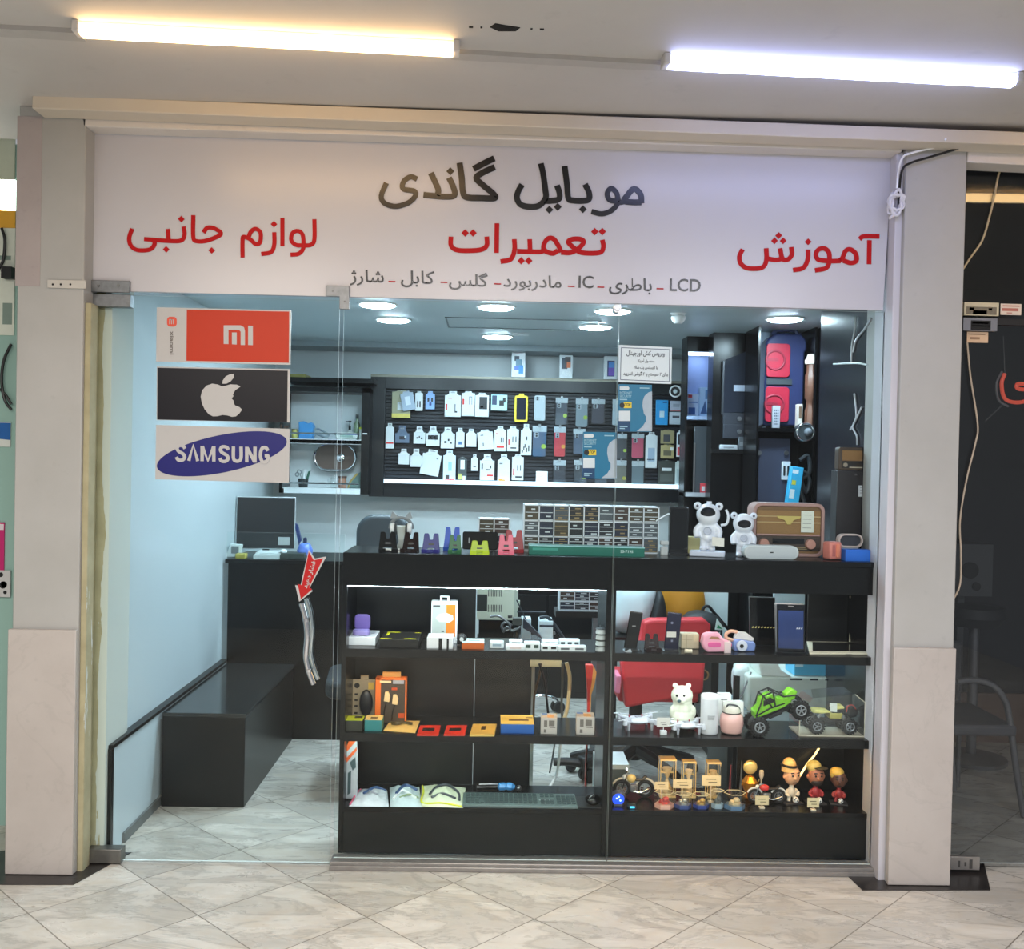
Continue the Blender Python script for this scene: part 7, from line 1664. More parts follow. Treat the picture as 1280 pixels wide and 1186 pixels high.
g, k = on_table(672, .7); o = thing('repair_station', 'white repair device with black handle on the repair table', 'device', g)
f = lambda x, y, d=0: Vector((((x-672)*k), d, max(0, P(672, y, .7).z-ztb)))
mb = MB(); a, b = f(674, 800), f(691, 776); mb.bx(a.x, b.x, 0, .12, 0, b.z); a, b = f(652, 800), f(664, 776); mb.bx(a.x, b.x, .05, .14, 0, b.z); mb.build('housing', m((206, 220, 226), .4), o, bevel=.003)
mb = MB(); mb.prism([(f(653, 0).x, f(0, 783).z), (f(677, 0).x, f(0, 796).z), (f(675, 0).x, f(0, 798).z+.02), (f(653, 0).x, f(0, 776).z+.02)], -.05, -.01); a = f(674, 783); mb.bx(a.x, f(691, 0).x, -.002, .02, a.z, a.z+.008); mb.build('black_grip', m((44, 48, 62), .3), o)
mb = MB(); mb.tube([f(674, 773, .02), f(684, 772, .02), f(695, 784, .02), f(706, 800, .02)], .008); mb.tube([f(645, 752, .05), f(660, 782, .05)], .003); mb.tube([f(646, 767, .05), f(682, 767, .05)], .004); mb.build('cord', m((40, 46, 54), .5), o)
g, k = on_table(728, .85); zz = P(728, 763, .85).z; ht = P(728, 740, .85).z-zz
xo = organizer('small grey drawer organizer on a pedestal behind the left counter', 701, 757, 739, 3, 2, 1.15, .12, P(728, 764, 1.15).z)
o = thing('organizer_stand', 'dark narrow table carrying the small drawer organizer', 'stand', (xo.location.x, 1.14, 0)); zz = xo.location.z
mb = MB(); mb.bx(-.13, .13, 0, .16, zz-.03, zz-.0005); mb.build('top', M_LAM2, o)
mb = MB(); mb.bx(.06, .09, .05, .1, 0, zz-.03); mb.build('post', m((110, 120, 126), .4), o); mb = MB(); mb.bx(.03, .12, .02, .13, 0, .02); mb.build('base', M_LAM2, o)
# cables hanging from the table, white cable curls
M_CREAM = m((206, 190, 150), .5)
for i, pts in enumerate((([(676, 829), (674, 845), (668, 870), (667, 900), (668, 925)]), ([(674, 829), (680, 850), (684, 880), (686, 900)]), ([(703, 829), (703, 850), (702, 880), (703, 905)]))):
    cable('hanging_cable', [P(x, y, YT-.03-.01*i) for x, y in pts], .005, [m((84, 64, 40), .5), M_BLK, m((70, 74, 74), .5)][i], ['brown cable hanging at the right end of the repair table', 'black cable slanting down below the repair table', 'grey cable hanging beside the thick cream one'][i])
cable('hanging_cable', [P(x, y, YT-.07) for x, y in ((708, 828), (712, 845), (711, 870), (708, 890), (702, 905))], .008, M_CREAM, 'thick cream cable hanging behind the middle shelf at right')
cable('floor_cable', [P(701, 926, .5), P(699, 945, .5), P(697, 962, .5), P(692, 975, .45), P(684, 987, .42)], .006, M_WHITE, 'white cable dropping to the floor behind the keyboard')
cable('floor_cable', [P(694, 926, .52), P(691, 945, .52), P(687, 966, .52)], .004, m((110, 116, 118), .5), 'thin grey cable left of the white one behind the keyboard')
# red office chair
YR = .85; k = kk(YR); xc = P(825, 850, YR).x
o = thing('red_chair', 'red office chair with black base behind the right counter', 'office chair', (xc, YR, 0)); REDC = m((196, 44, 52), .5)
f = lambda x, y: ((x-825)*k, P(825, y, YR).z)
mb = MB(); mb.prism([f(782, 886), f(776, 830), f(800, 800), f(803, 778), f(812, 775), f(880, 773), f(888, 780), f(888, 800), f(882, 830), f(880, 866)], 0, .09); mb.build('backrest', REDC, o, bevel=.015, seg=3)
mb = MB(); mb.bx(f(776, 0)[0], f(880, 0)[0], .09, .5, f(0, 884)[1], f(0, 860)[1]); mb.build('seat', REDC, o, bevel=.015)
mb = MB(); mb.prism([f(768, 865), f(774, 866), f(775, 844), f(769, 844)], -.03, .12); mb.build('pink_pad', m((226, 130, 160), .5), o, bevel=.004)
mb = MB(); mb.torus((f(882, 0)[0], .04, f(0, 845)[1]), (0, 1, 0), .022, .005); mb.build('strap', m((120, 90, 50), .5), o)
xcol = f(805, 0)[0]
mb = MB(); mb.cyl((xcol, .25, .1), (xcol, .25, f(0, 884)[1]), .032, n=20); mb.build('column', M_BLK, o)
for i in range(5):
    t = 2*PI*i/5+.3; mb = MB(); ex, ey = xcol+.32*math.cos(t), .25+.3*math.sin(t); mb.tube([(xcol, .25, .15), (xcol+.16*math.cos(t), .25+.15*math.sin(t), .12), (ex, ey, .075)], [.03]*6+[.024]*6+[.02], 8); mb.sph((ex, ey, .032), (.03, .03, .032), n=12); mb.build('leg', M_BLK, o)
g = P(748, 870, .55); k = kk(.55); o = thing('red_scoop', 'red and orange tapered handle between the two counter units', 'handle', (g.x, .55, 0))
f = lambda x, y: ((x-748)*k, P(748, y, .55).z)
mb = MB(); mb.prism([f(731, 831), f(740, 831), f(745, 840), f(743, 855), f(739, 868), f(737, 905), f(735, 960), f(737, 1000), f(733, 1000), f(735, 905), f(734, 865)], 0, .03); mb.build('blade', m((214, 60, 50), .35), o, bevel=.004)
mb = MB(); mb.prism([f(741, 832), f(745, 840), f(743, 855), f(739, 868), f(738, 900), f(737, 868), f(739, 855)], -.002, .0); mb.build('orange_edge', m((236, 160, 80), .35), o)
mb = MB(); a_ = f(735, 1000); mb.cyl((a_[0], .015, 0), (a_[0], .015, .05), .045, .03); mb.build('foot', M_BLK, o)
for lab, px, py, y in (('black chair caster with chrome arm seen under the repair table', 697, 890, 1.3), ('black chair caster standing on the floor right of the keyboard', 734, 977, .62)):
    g = G(px, py); o = thing('caster', lab, 'caster', (g.x, g.y, 0), .4); mb = MB()
    for yy in (-.02, .02): mb.cyl((0, yy-.012, .035), (0, yy+.012, .035), .035, n=24)
    mb.build('wheel', M_RUB, o)
    mb = MB(); mb.tube([(0, 0, .035), (-.02, 0, .08), (-.08, .02, .1), (-.16, .05, .1)], .016 if 'chrome' in lab else .02, 10); mb.build('arm', M_CHROME if 'chrome' in lab else M_BLK, o)
    if 'chrome' not in lab: mb = MB(); mb.box((-.0, .0, .1), (.09, .07, .05)); mb.build('hood', M_BLK, o, bevel=.012, seg=3)
g = G(758, 985); o = thing('white_box', 'white carton on the floor behind the left counter', 'box', (P(752, 980, .6).x, .6, 0)); mb = MB(); mb.bx(-.02, .12, 0, .2, 0, .22); mb.build('carton', m((216, 224, 224), .5), o)
mb = MB(); mb.bx(.0, .11, -.002, 0, .08, .2); mb.build('grey_panel', m((96, 104, 102), .5), o)
# heap of bags
YG = 1.15
def blob(name, lab, cat, pts, y, dep, mat, jit=.012, rest=.0, extra=None):
    c = P(sum(p[0] for p in pts)/len(pts), 800, y); k = kk(y)
    zmin = min(P(p[0], p[1], y).z for p in pts)
    o = thing(name, lab, cat, (c.x, y, rest if rest is not None else zmin)); O_ = Vector(o.location)
    q = [P(a, b, y)-O_ for a, b in pts]; N = len(q); mid = sum(q, Vector())/N
    mb = MB(); rings = 7
    def ring(s, yy): return [Vector((mid.x+(v.x-mid.x)*s, yy, mid.z+(v.z-mid.z)*s)) for v in q]
    vs = []; 
    for i in range(rings+1):
        t = i/rings; s = max(.02, math.sin(PI*min(1, max(0, .12+.76*t)))**.5) if 0 < i < rings else .45
        for j, v in enumerate(ring(s, dep*t)):
            n_ = noise.noise(v*14+Vector((y, 0, 0)))*jit; vs.append((v.x+n_, v.y+n_, v.z+n_))
    fs = [(i*N+j, i*N+(j+1) % N, (i+1)*N+(j+1) % N, (i+1)*N+j) for i in range(rings) for j in range(N)]
    fs += [tuple(range(N-1, -1, -1)), tuple(rings*N+j for j in range(N))]
    mb.add(vs, fs); mb.build('body', mat, o, subsurf=2)
    return o
o = thing('storage_bench', 'dark bench under the bags behind the right counter', 'bench', (P(846, 800, 1.45).x, 1.45, 0)); zb3 = P(846, 797, 1.47).z
mb = MB(); mb.bx(-.36, .24, 0, .33, zb3-.04, zb3); mb.build('top', M_LAM2, o)
for sx in (-.33, .21): mb = MB(); mb.bx(sx-.02, sx+.02, .02, .31, 0, zb3-.04); mb.build('leg', M_LAM2, o)
blob('plastic_bag', 'crumpled white plastic bag at the left of the bag heap', 'bag', [(764, 797), (768, 770), (764, 745), (768, 724), (828, 722), (824, 755), (816, 780), (808, 798)], 1.5, .2, m((214, 232, 236), .35), .03, zb3)
blob('black_bag', 'black pointed bag between the white and the amber bags', 'bag', [(806, 798), (815, 770), (822, 745), (826, 738), (831, 742), (836, 765), (838, 798)], 1.48, .15, m((36, 38, 40), .6), .012, zb3)
blob('amber_bag', 'amber yellow bag in the heap behind the right counter', 'bag', [(832, 798), (828, 765), (822, 735), (826, 722), (884, 722), (886, 760), (880, 798)], 1.66, .12, m((206, 142, 40), .45), .02, zb3)
blob('black_backpack', 'black backpack with strap loops in front of the white papers', 'backpack', [(848, 797), (852, 780), (862, 768), (878, 764), (896, 768), (908, 778), (914, 797)], 1.47, .18, m((38, 40, 42), .6), .012, zb3)
cable('backpack_loop', [P(877, 766, 1.55), P(880, 759, 1.55), P(886, 758, 1.55), P(892, 765, 1.55), P(900, 774, 1.55), P(910, 786, 1.55)], .008, M_BLK, 'black carrying loop on top of the backpack', 'strap')
o = thing('white_board', 'white upright board between the amber bag and dark cupboard', 'board', (P(895, 760, 1.74).x, 1.74, 0)); k = kk(1.74); z1 = P(896, 722, 1.74).z
mb = MB(); mb.bx(-15*k, 15*k, 0, .02, 0, z1); mb.build('board', m((214, 228, 230), .5), o)
o = thing('green_badge', 'white triangular card with green mark leaning on the backpack', 'card', P(902, 787, 1.455)); k = kk(1.455); o.location.z = zb3
h0 = P(902, 787, 1.455).z-zb3
mb = MB(); mb.prism([(-8*k, h0), (5*k, h0-1*k), (-6*k, h0+14*k)], 0, .01); mb.build('card', m((206, 222, 214), .4), o); mb = MB(); mb.prism([(-6*k, h0+2*k), (1*k, h0+1*k), (-5*k, h0+7*k)], -.001, 0); mb.build('green_mark', m((40, 140, 90), .4), o)
mb = MB(); mb.cyl((0, .005, 0), (0, .005, h0), .006); mb.build('prop', M_BLK, o)
# printer with external drive box
YP2 = .62; k = kk(YP2); zp = .38
o = thing('printer', 'white printer with dark slots on a low cabinet behind the right counter', 'printer', (P(998, 850, YP2).x, YP2, zp))
f = lambda x, y: ((x-998)*k, P(998, y, YP2).z-zp)
mb = MB(); a, b = f(935, 890), f(1074, 846); mb.bx(a[0], b[0], 0, .3, max(a[1], 0.0), b[1]); mb.build('body', m((206, 216, 206), .4), o, bevel=.012, seg=3)
mb = MB(); mb.bx(a[0]-.02, b[0]+.01, .02, .32, 0, a[1]); mb.build('base', m((140, 156, 160), .4), o)
mb = MB(); mb.prism([f(951, 846), f(990, 846), f(976, 838), f(972, 829), f(947, 829)], .0, .2); mb.build('lid', m((222, 230, 222), .35), o, bevel=.006)
mb = MB()
for x0_, x1_ in ((987, 1003), (1013, 1023), (1032, 1049)): a, b = f(x0_, 850), f(x1_, 847.8); mb.bx(a[0], b[0], -.001, .002, a[1], b[1])
mb.build('slot', m((40, 48, 50), .4), o)
o = thing('printer_cabinet', 'low dark cabinet under the white printer', 'cabinet', (P(998, 850, YP2).x, YP2+.02, 0)); mb = MB(); mb.bx(-.24, .26, 0, .36, 0, zp-.0005); mb.build('body', M_LAM2, o, bevel=.002)
mb = MB(); mb.bx(-.23, .012, -.012, 0, .03, zp-.02); mb.build('door', M_LAM, o); mb = MB(); mb.bx(.018, .25, -.012, 0, .03, zp-.02); mb.build('door', M_LAM, o)
zq = P(1030, 846, YP2).z
o = thing('drive_box', 'light blue drive case box with inverted lettering on top of the printer', 'box', (P(1035, 845, YP2+.0).x, YP2+.02, zq+.0005)); f = lambda x, y: ((x-1035)*k, P(1035, y, YP2).z-zq)
mb = MB(); mb.bx(-41*k, 34*k, 0, .14, 0, 17*k); mb.build('carton', m((80, 176, 214), .4), o, bevel=.001)
mb = MB()
tx = MB(); put_text(tx, 'EXTERNAL CASE', 0, 1, 0, 1, 0, 0, .02); mb.add([(32*k-v.x*34*k, -.001, 13*k-v.z*4.2*k) for v in tx.v], tx.f)
tx = MB(); put_text(tx, '2.5 HDD', 0, 1, 0, 1, 0, 0, .02); mb.add([(30*k-v.x*18*k, -.001, 7.6*k-v.z*4.2*k) for v in tx.v], tx.f)
mb.build('lettering', m((24, 70, 110), .4), o)
mb = MB(); mb.bx(-40*k, -30*k, -.001, 0, 11*k, 16*k); mb.build('white_print', m((190, 226, 236), .4), o)
cable('glowing_cable', [P(1067, 828, .5), P(1068, 845, .5), P(1066.5, 862, .5)], .006, m((226, 248, 255), .5, em=26, var=0), 'white cable with added glow hanging right of the drive case box', 'light tape')  # white cable given a strong glow, added to light the printer
o = thing('white_board', 'white upright board behind the two standing tablets', 'board', (P(987, 760, 1.05).x, 1.05, 0)); k = kk(1.05); z1 = P(987, 722, 1.05).z
mb = MB(); mb.bx(-20*k, 19*k, 0, .02, 0, z1); mb.build('board', m((206, 224, 228), .5), o)
mb = MB(); mb.bx(-20*k, -16*k, .02, .16, 0, .02); mb.bx(15*k, 19*k, .02, .16, 0, .02); mb.build('foot', M_STEEL, o)
blob('plastic_bag', 'crumpled white bag left of the white printer', 'bag', [(919, 868), (917, 845), (922, 831), (938, 829), (942, 850), (938, 866), (930, 874)], .7, .1, m((216, 226, 226), .4), .012, 0)
cable('metal_rod', [P(939, 840, .66), P(930, 862, .62), P(921, 884, .58)], .004, M_STEEL, 'thin slanted metal rod in front of the white bag', 'rod')
# dark post in the bottom right bay
o = thing('table_leg', 'dark upright post behind the clear cases', 'post', (P(919, 960, .7).x, .7, 0)); mb = MB(); mb.bx(-.012, .012, 0, .03, 0, .6); mb.build('post', M_BLK, o); mb = MB(); mb.bx(-.03, .03, -.02, .05, 0, .008); mb.build('foot', M_BLK, o)
o = thing('grey_bin', 'grey blue upright panel behind the clear cases', 'panel', (P(890, 960, .9).x, .9, 0)); mb = MB(); a = P(880, 960, .9).x-o.location.x; b = P(920, 960, .9).x-o.location.x
mb.prism([(a, 0), (b, 0), (b, .42), (a-.05, .42), (a+.02, .2)], 0, .02); mb.build('panel', m((92, 104, 108), .4), o)
# ------------------------------------------------------------------ right side of the shop : black panelled cabinets
xp = XR+.012
mb = MB(); mb.bx(xp, XB, .10, .82, 0, ZI); struct(mb.build('wall_right_panel', m((20, 20, 30), .18, var=.15, sc=4)), 'black glossy panelled column at the right inside the shop window', 'wall')
a = P(1104, 500, .03)
def wire(lab, pts, r=.004, mat=None, X=xp-.006, nm='wall_wire'):
    return cable(nm, [PX(x, y, X) for x, y in pts], r, mat or m((196, 200, 206), .4), lab, 'wire')
wire('white forked wire hanging at the top of the black right panel', [(1069, 396), (1068, 415), (1065, 430), (1064, 452)])
wire('white wire branch crossing to the right at the top of the black panel', [(1089, 398), (1080, 412), (1070, 425), (1066, 440)])
wire('thin level white wire across the black right panel', [(1042, 455), (1070, 454), (1084, 456)])
wire('white twisted wire above the small brown radio', [(1068, 492), (1070, 510), (1070, 522), (1066, 534), (1071, 545), (1071.5, 556)])
wire('short white wire end crossing the twisted wire above the small radio', [(1077, 509), (1072, 520), (1066, 532), (1063, 537)])
# display cabinet with the blue speaker
YA = 1.5
xa, xb = P(944, 600, YA).x, P(1017.5, 600, YA).x
zs1 = P(975, 535, YA).z
o = thing('display_cabinet', 'tall black display cabinet with lit white inside at the right', 'cabinet', (xa, YA, 0)); W = xb-xa
mb = MB(); mb.bx(0, .012, 0, .27, 0, ZI); mb.bx(W-.012, W, 0, .27, 0, ZI); mb.build('side_panel', M_LAM, o)
mb = MB(); mb.bx(.012, W-.012, .25, .27, zs1, ZI); mb.build('back_panel', m((206, 218, 240), .4), o)
mb = MB(); mb.bx(.012, W-.012, .24, .26, 0, zs1-.02); mb.build('lower_back', M_LAM2, o)
mb = MB(); mb.bx(.012, W-.012, 0, .25, zs1-.02, zs1); mb.build('shelf', M_LAM, o)
z0_, z1_ = P(970, 548, YA).z, P(970, 622, YA).z
mb = MB(); mb.bx(P(951, 600, YA).x-xa, P(990, 600, YA).x-xa, .05, .06, z1_-.5, z0_); mb.build('grey_door', m((62, 66, 84), .35), o)
mb = MB()
for x in (952, 986): mb.cyl((P(x, 566, YA).x-xa, .04, P(x, 566, YA).z), (P(x, 566, YA).x-xa, .05, P(x, 566, YA).z), .012, n=14)
mb.build('door_knob', M_STEEL, o)
lamp = G(981, 398, ZI)
k = kk(YA+.1); c = P(980, 534, YA+.1); o = thing('trolley_speaker', 'large dark blue speaker with two red round grilles in the lit cabinet', 'speaker', (c.x, YA+.1, zs1+.0005))
f = lambda x, y: ((x-980)*k, P(980, y, YA+.1).z-zs1)
mb = MB(); mb.prism([f(954, 533), f(1000, 533), f(1004, 500), f(1004, 440), f(1007, 436), f(1006, 425), f(1000, 417), f(968, 417), f(960, 422), f(955, 428)], 0, .12); body = mb.build('body', m((44, 52, 92), .35), o, bevel=.012, seg=3)
mb = MB(); a, b = f(958, 533), f(1004, 526); mb.bx(a[0], b[0], .02, .1, 0, .012); mb.build('foot', M_BLK, o)
mb = MB(); mb.tube([(f(966, 0)[0], .05, f(0, 418)[1]), (f(972, 0)[0], .05, f(0, 412)[1]), (f(992, 0)[0], .05, f(0, 411)[1]), (f(998, 0)[0], .05, f(0, 417)[1])], .012); mb.build('handle', m((60, 70, 110), .4), o)
PINK = m((176, 36, 60), .4)
for y0_, y1_ in ((430, 472), (484, 528)):
    a, b = f(955, y1_), f(985, y0_)
    mb = MB(); mb.prism(rrect(b[0]-a[0], b[1]-a[1], .02, 5, (a[0]+b[0])/2, (a[1]+b[1])/2), -.012, .001); g_ = mb.build('grille_plate', PINK, o, bevel=.003)
    mb = MB(); mb.torus((a[0]*.55+b[0]*.45-.01, -.013, (a[1]+b[1])/2), (0, 1, 0), .05, .006); mb.bx(a[0]+.005, (a[0]+b[0])/2, -.016, -.012, (a[1]+b[1])/2-.004, (a[1]+b[1])/2+.01); mb.build('grille_ring', m((150, 40, 60), .4), o)
mb = MB(); a, b = f(956, 481), f(988, 474); mb.bx(a[0], b[0], -.01, .0, a[1], b[1]); mb.build('middle_band', m((60, 66, 70), .4), o)
def cab_item(name, lab, cat, x0_, y0_, x1_, y1_, y, dep, mat, part='body', z=None):
    k = kk(y); c = P((x0_+x1_)/2, y1_, y); zz = c.z if z is None else z
    o = thing(name, lab, cat, (c.x, y, zz)); W = (x1_-x0_)*k; H = P((x0_+x1_)/2, y0_, y).z-zz
    mb = MB(); mb.bx(-W/2, W/2, 0, dep, 0, H); mb.build(part, mat, o, bevel=.003); return o, W, H
o, W, H = cab_item('remote_control', 'grey remote control standing before the red speaker grille', 'remote control', 965, 507, 975, 533, YA+.05, .02, m((170, 174, 186), .4), z=zs1+.0005)
mb = MB()
for r in range(6):
    for q in range(3): mb.bx(-W*.3+q*W*.22, -W*.3+q*W*.22+W*.14, -.002, 0, H*.15+r*H*.12, H*.15+r*H*.12+H*.07)
mb.build('buttons', m((90, 96, 110), .5), o)
o, W, H = cab_item('small_box', 'white and brown carton at the right of the lit cabinet', 'box', 997, 505, 1003, 531, YA+.015, .05, m((210, 204, 196), .5), 'carton', zs1+.0005); face(o, 'print', m((110, 86, 70), .5), [(.2, .4, .8, .9)], W, H)
k = kk(YA+.12); c = P(1011, 532, YA+.1); o = thing('lantern', 'brown carved lantern with pale top in the lit cabinet', 'lantern', (c.x-.012, YA+.045, zs1+.0005)); H = P(1011, 441, YA+.045).z-zs1
mb = MB(); mb.lathe([(.03, 0), (.03, H*.24), (.022, H*.29), (.022, H*.37), (.032, H*.4), (.032, H*.7), (.025, H*.74), (.025, H*.85)], n=8); mb.build('body', m((110, 72, 56), .45), o)
mb = MB(); mb.lathe([(.034, H*.85), (.036, H*.9), (.026, H*.94), (.02, H*.98), (0, H*.98)], n=8); mb.build('top', m((222, 210, 196), .4), o)
# lower right of that cabinet
o, W, H = cab_item('wall_socket', 'white double socket on the lower cabinet front', 'socket', 977, 577, 988, 600, YA+.04, .03, m((206, 214, 222), .4), 'plate'); mb = MB()
for x in (-.22, .22): mb.prism(rrect(W*.22, H*.55, W*.1, 5, x*W, H*.5), -.002, 0)
mb.build('opening', M_BLK, o)
o, W, H = cab_item('long_blue_box', 'tall bright blue box tilted in the lower part of the lit cabinet', 'box', 982, 583, 997, 640, YA-.04, .05, m((60, 176, 224), .4), 'carton'); o.rotation_euler = (0, .12, 0); face(o, 'print', m((216, 232, 240), .4), [(.1, .3, .5, .5), (.1, .85, .6, .93)], W, H); face(o, 'yellow_print', m((206, 206, 80), .4), [(.15, .6, .5, .7)], W, H)
cable('black_cable_coil', [P(x, y, YA-.02) for x, y in ((1000, 575), (1010, 570), (1012, 590), (1002, 600), (1008, 615), (1012, 600), (1004, 590), (1000, 608), (1006, 630))], .011, m((40, 44, 48), .4), 'black cable coil hanging in the lower part of the lit cabinet')
o = thing('round_device', 'round grey device with chrome rim at the lower right of the lit cabinet', 'device', P(1007, 540, YA-.02)); mb = MB(); mb.cyl((0, 0, 0), (0, .05, 0), .05, n=28); mb.build('body', m((60, 66, 70), .4), o); mb = MB(); mb.torus((0, 0, 0), (0, 1, 0), .045, .006); mb.build('rim', M_CHROME, o); mb = MB(); mb.sph((.012, -.004, 0), .022); mb.build('lens', m((110, 116, 124), .15), o)
# dark cupboard left of it
YBc = 1.79; xa2, xb2 = P(889, 600, YBc).x, P(944, 600, YBc).x
o = thing('dark_cupboard', 'tall glossy black cupboard with glass door and two drawers', 'cupboard', (xa2, YBc, 0)); W = xb2-xa2; f = lambda x, y: (P(x, y, YBc).x-xa2, P(x, y, YBc).z)
mb = MB(); mb.bx(0, W, .02, .15, 0, ZI); mb.build('carcass', M_LAM, o)
GDK = m((48, 52, 64), .12, var=.15, sc=3)
a, b = f(904, 516), f(943, 420)
mb = MB(); mb.prism([a, f(943, 515), (f(943, 0)[0], f(0, 418)[1]), (f(918, 0)[0], f(0, 428)[1]), (a[0], f(0, 440)[1])], .0, .02); mb.build('glass_door', GDK, o)
mb = MB(); mb.bx(a[0]-.008, a[0], -.006, .02, a[1]-.01, f(0, 430)[1]); mb.bx(a[0], W, -.006, .02, a[1]-.012, a[1]); mb.build('door_frame', m((84, 86, 92), .3, .5), o)
mb = MB(); p, q = f(917, 489), f(941, 484); mb.bx(p[0], q[0], -.004, 0, p[1], q[1]+.01); mb.build('white_notice', m((190, 200, 220), .4), o)
for y0_, y1_ in ((517, 530), (531, 548)):
    p, q = f(904, y1_), f(943, y0_); mb = MB(); mb.bx(p[0], q[0], -.008, .02, p[1], q[1]); d = mb.build('drawer', m((52, 56, 66), .35), o, bevel=.002)
    mb = MB(); mb.cyl(((p[0]+q[0])/2, -.02, (p[1]+q[1])/2), ((p[0]+q[0])/2, -.008, (p[1]+q[1])/2), .012, n=14); mb.build('knob', m((120, 124, 130), .3, .6), d)
p, q = f(889, 566), f(943, 562); mb = MB(); mb.bx(p[0], q[0], -.012, .02, p[1], p[1]+.02); mb.build('ledge', M_LAM2, o)
zl2 = p[1]+.02
for lab, x0_, y0_, x1_, y1_, c in (('white flat gadget on the black cupboard ledge', 900, 556, 922, 561, (176, 182, 190)), ('dark upright gadget on the black cupboard ledge', 923, 546, 930, 561, (90, 96, 104)), ('black camera like gadget at the right of the cupboard ledge', 933, 548, 942, 561, (50, 54, 60))):
    o, W, H = cab_item('gadget', lab, 'gadget', x0_, y0_, x1_, y1_, YBc-.01, .025, m(c, .4), 'body', zl2+.0005)
    mb = MB(); mb.bx(-W*.3, W*.3, -.001, 0, H*.3, H*.6); mb.build('print', m((130, 136, 142), .4), o)
# lit niche
YC = 2.0; xa3, xb3 = P(855, 600, YC).x, P(890, 600, YC).x
o = thing('lit_niche', 'narrow black cabinet with a lit pale blue niche beside the slatwall', 'cabinet', (xa3, YC, 0)); W = xb3-xa3; f = lambda x, y: (P(x, y, YC).x-xa3, P(x, y, YC).z)
zsh = f(870, 520)[1]; zto = f(870, 440)[1]
mb = MB(); mb.bx(0, .008, 0, .16, 0, ZI); mb.bx(W-.008, W, 0, .16, 0, ZI); mb.bx(.008, W-.008, 0, .16, zto, ZI); mb.bx(.008, W-.008, .14, .16, 0, zsh); mb.build('frame', M_LAM, o)
mb = MB(); mb.bx(.008, W-.008, .14, .16, zsh, zto); mb.build('back_panel', m((160, 182, 232), .4), o); mb = MB(); mb.bx(.008, W-.008, 0, .14, zsh-.02, zsh); mb.build('shelf', m((170, 190, 226), .4), o)
mb = MB(); mb.bx(.02, W-.02, .02, .06, zto-.012, zto-.002); mb.build('light_strip', m((200, 222, 255), .5, em=14, var=0), o)
zl3 = f(870, 616)[1]
mb = MB(); mb.bx(.0, W, -.05, .14, zl3-.02, zl3); mb.build('lower_shelf', M_LAM2, o)
mb = MB(); mb.bx(0, W+.01, -.055, -.05, zl3-.02, zl3+.004); mb.build('shelf_edge', m((176, 182, 190), .3, .4), o)
o, W, H = cab_item('white_box', 'white box with red corner in the lit niche', 'box', 859, 492, 873, 519, YC+.1, .06, m((190, 206, 232), .4), 'carton', zsh+.0005); face(o, 'red_print', m((206, 60, 76), .4), [(.05, .82, .4, .95)], W, H); face(o, 'blue_print', m((60, 110, 180), .4), [(.1, .1, .7, .4), (.1, .6, .9, .65)], W, H)
o, W, H = cab_item('blue_box', 'pale blue box with dark triangle print in the lit niche', 'box', 874, 484, 888, 519, YC+.08, .06, m((170, 200, 236), .4), 'carton', zsh+.0005); mb = MB(); mb.prism([(-W*.4, H*.1), (W*.2, H*.1), (0, H*.55)], -.001, 0); mb.build('triangle_print', m((60, 90, 140), .4), o); face(o, 'print', m((90, 130, 180), .4), [(.5, .6, .8, .9)], W, H)
o, W, H = cab_item('leaning_screen', 'dark screen leaning in the lower part of the lit niche', 'screen', 866, 533, 888, 612, YC+.02, .02, m((70, 76, 82), .15), 'panel', zl3+.0005); mb = MB(); mb.bx(-W*.5, -W*.42, -.004, .001, 0, H*.75); mb.build('silver_edge', M_STEEL, o)
o, W, H = cab_item('red_pack', 'small red and white pack on the lower niche shelf', 'package', 876, 604, 886, 611, YC-.02, .03, m((196, 60, 70), .4), 'carton', zl3+.0005); face(o, 'print', m((216, 216, 220), .4), [(.1, .2, .5, .7)], W, H)
# ------------------------------------------------------------------ neighbouring shop at right : dark glass front
xg = P(1203, 700, .02).x
z_rt = P(1240, 401, 0).z
o = pane('window_3', xg-.04, 3.4, .03, z_rt-.01, .03, DARKGLASS); struct(o, 'dark glass front of the neighbouring shop at right', 'window')
o = pane('window_4', xg-.04, 3.4, z_rt+.012, P(1240, 203, .03).z, .03, DARKGLASS); struct(o, 'dark upper glass of the neighbouring shop at right', 'window')
mb = MB(); mb.bx(xg-.04, 3.4, .018, .046, z_rt-.012, z_rt+.012); struct(mb.build('trim_11', m((30, 30, 32), .4)), 'dark bar between the glass panes of the right shop', 'bar')
mb = MB(); mb.bx(XB+.045, XB+.08, .3, 3.0, 0, ZC); mb.bx(XB+.07, 4.2, 3.0, 3.06, 0, ZC); mb.bx(4.14, 4.2, .1, 3.0, 0, ZC); struct(mb.build('wall_neighbour', m((58, 58, 64), .6, var=.2, sc=3)), 'dark walls of the neighbouring shop', 'wall')
mb = MB(); mb.bx(XB+.07, 4.2, .3, 3.06, ZC-.02, ZC+.06); struct(mb.build('ceiling_neighbour', m((60, 60, 64), .7)), 'dark ceiling of the neighbouring shop', 'ceiling')
mb = MB(); mb.bx(xg-.04, 4.2, .0, .06, P(1240, 203, .03).z, ZC); struct(mb.build('wall_front_right', M_SOFFIT), 'wall strip above the right shop glass', 'wall')
def hw(name, lab, cat, x0_, y0_, x1_, y1_, y, th, mat, part='plate'):
    a, b = P(x0_, y1_, y), P(x1_, y0_, y); o = thing(name, lab, cat, (a.x, y, a.z)); W, H = b.x-a.x, b.z-a.z
    mb = MB(); mb.bx(0, W, 0, th, 0, H); mb.build(part, mat, o, bevel=.001); return o, W, H
def hwp(o, nm, mat, rs, W, H):
    mb = MB()
    for u0, v0, u1, v1 in rs: mb.bx(u0*W, u1*W, -.001, .0005, v0*H, v1*H)
    mb.build(nm, mat, o)
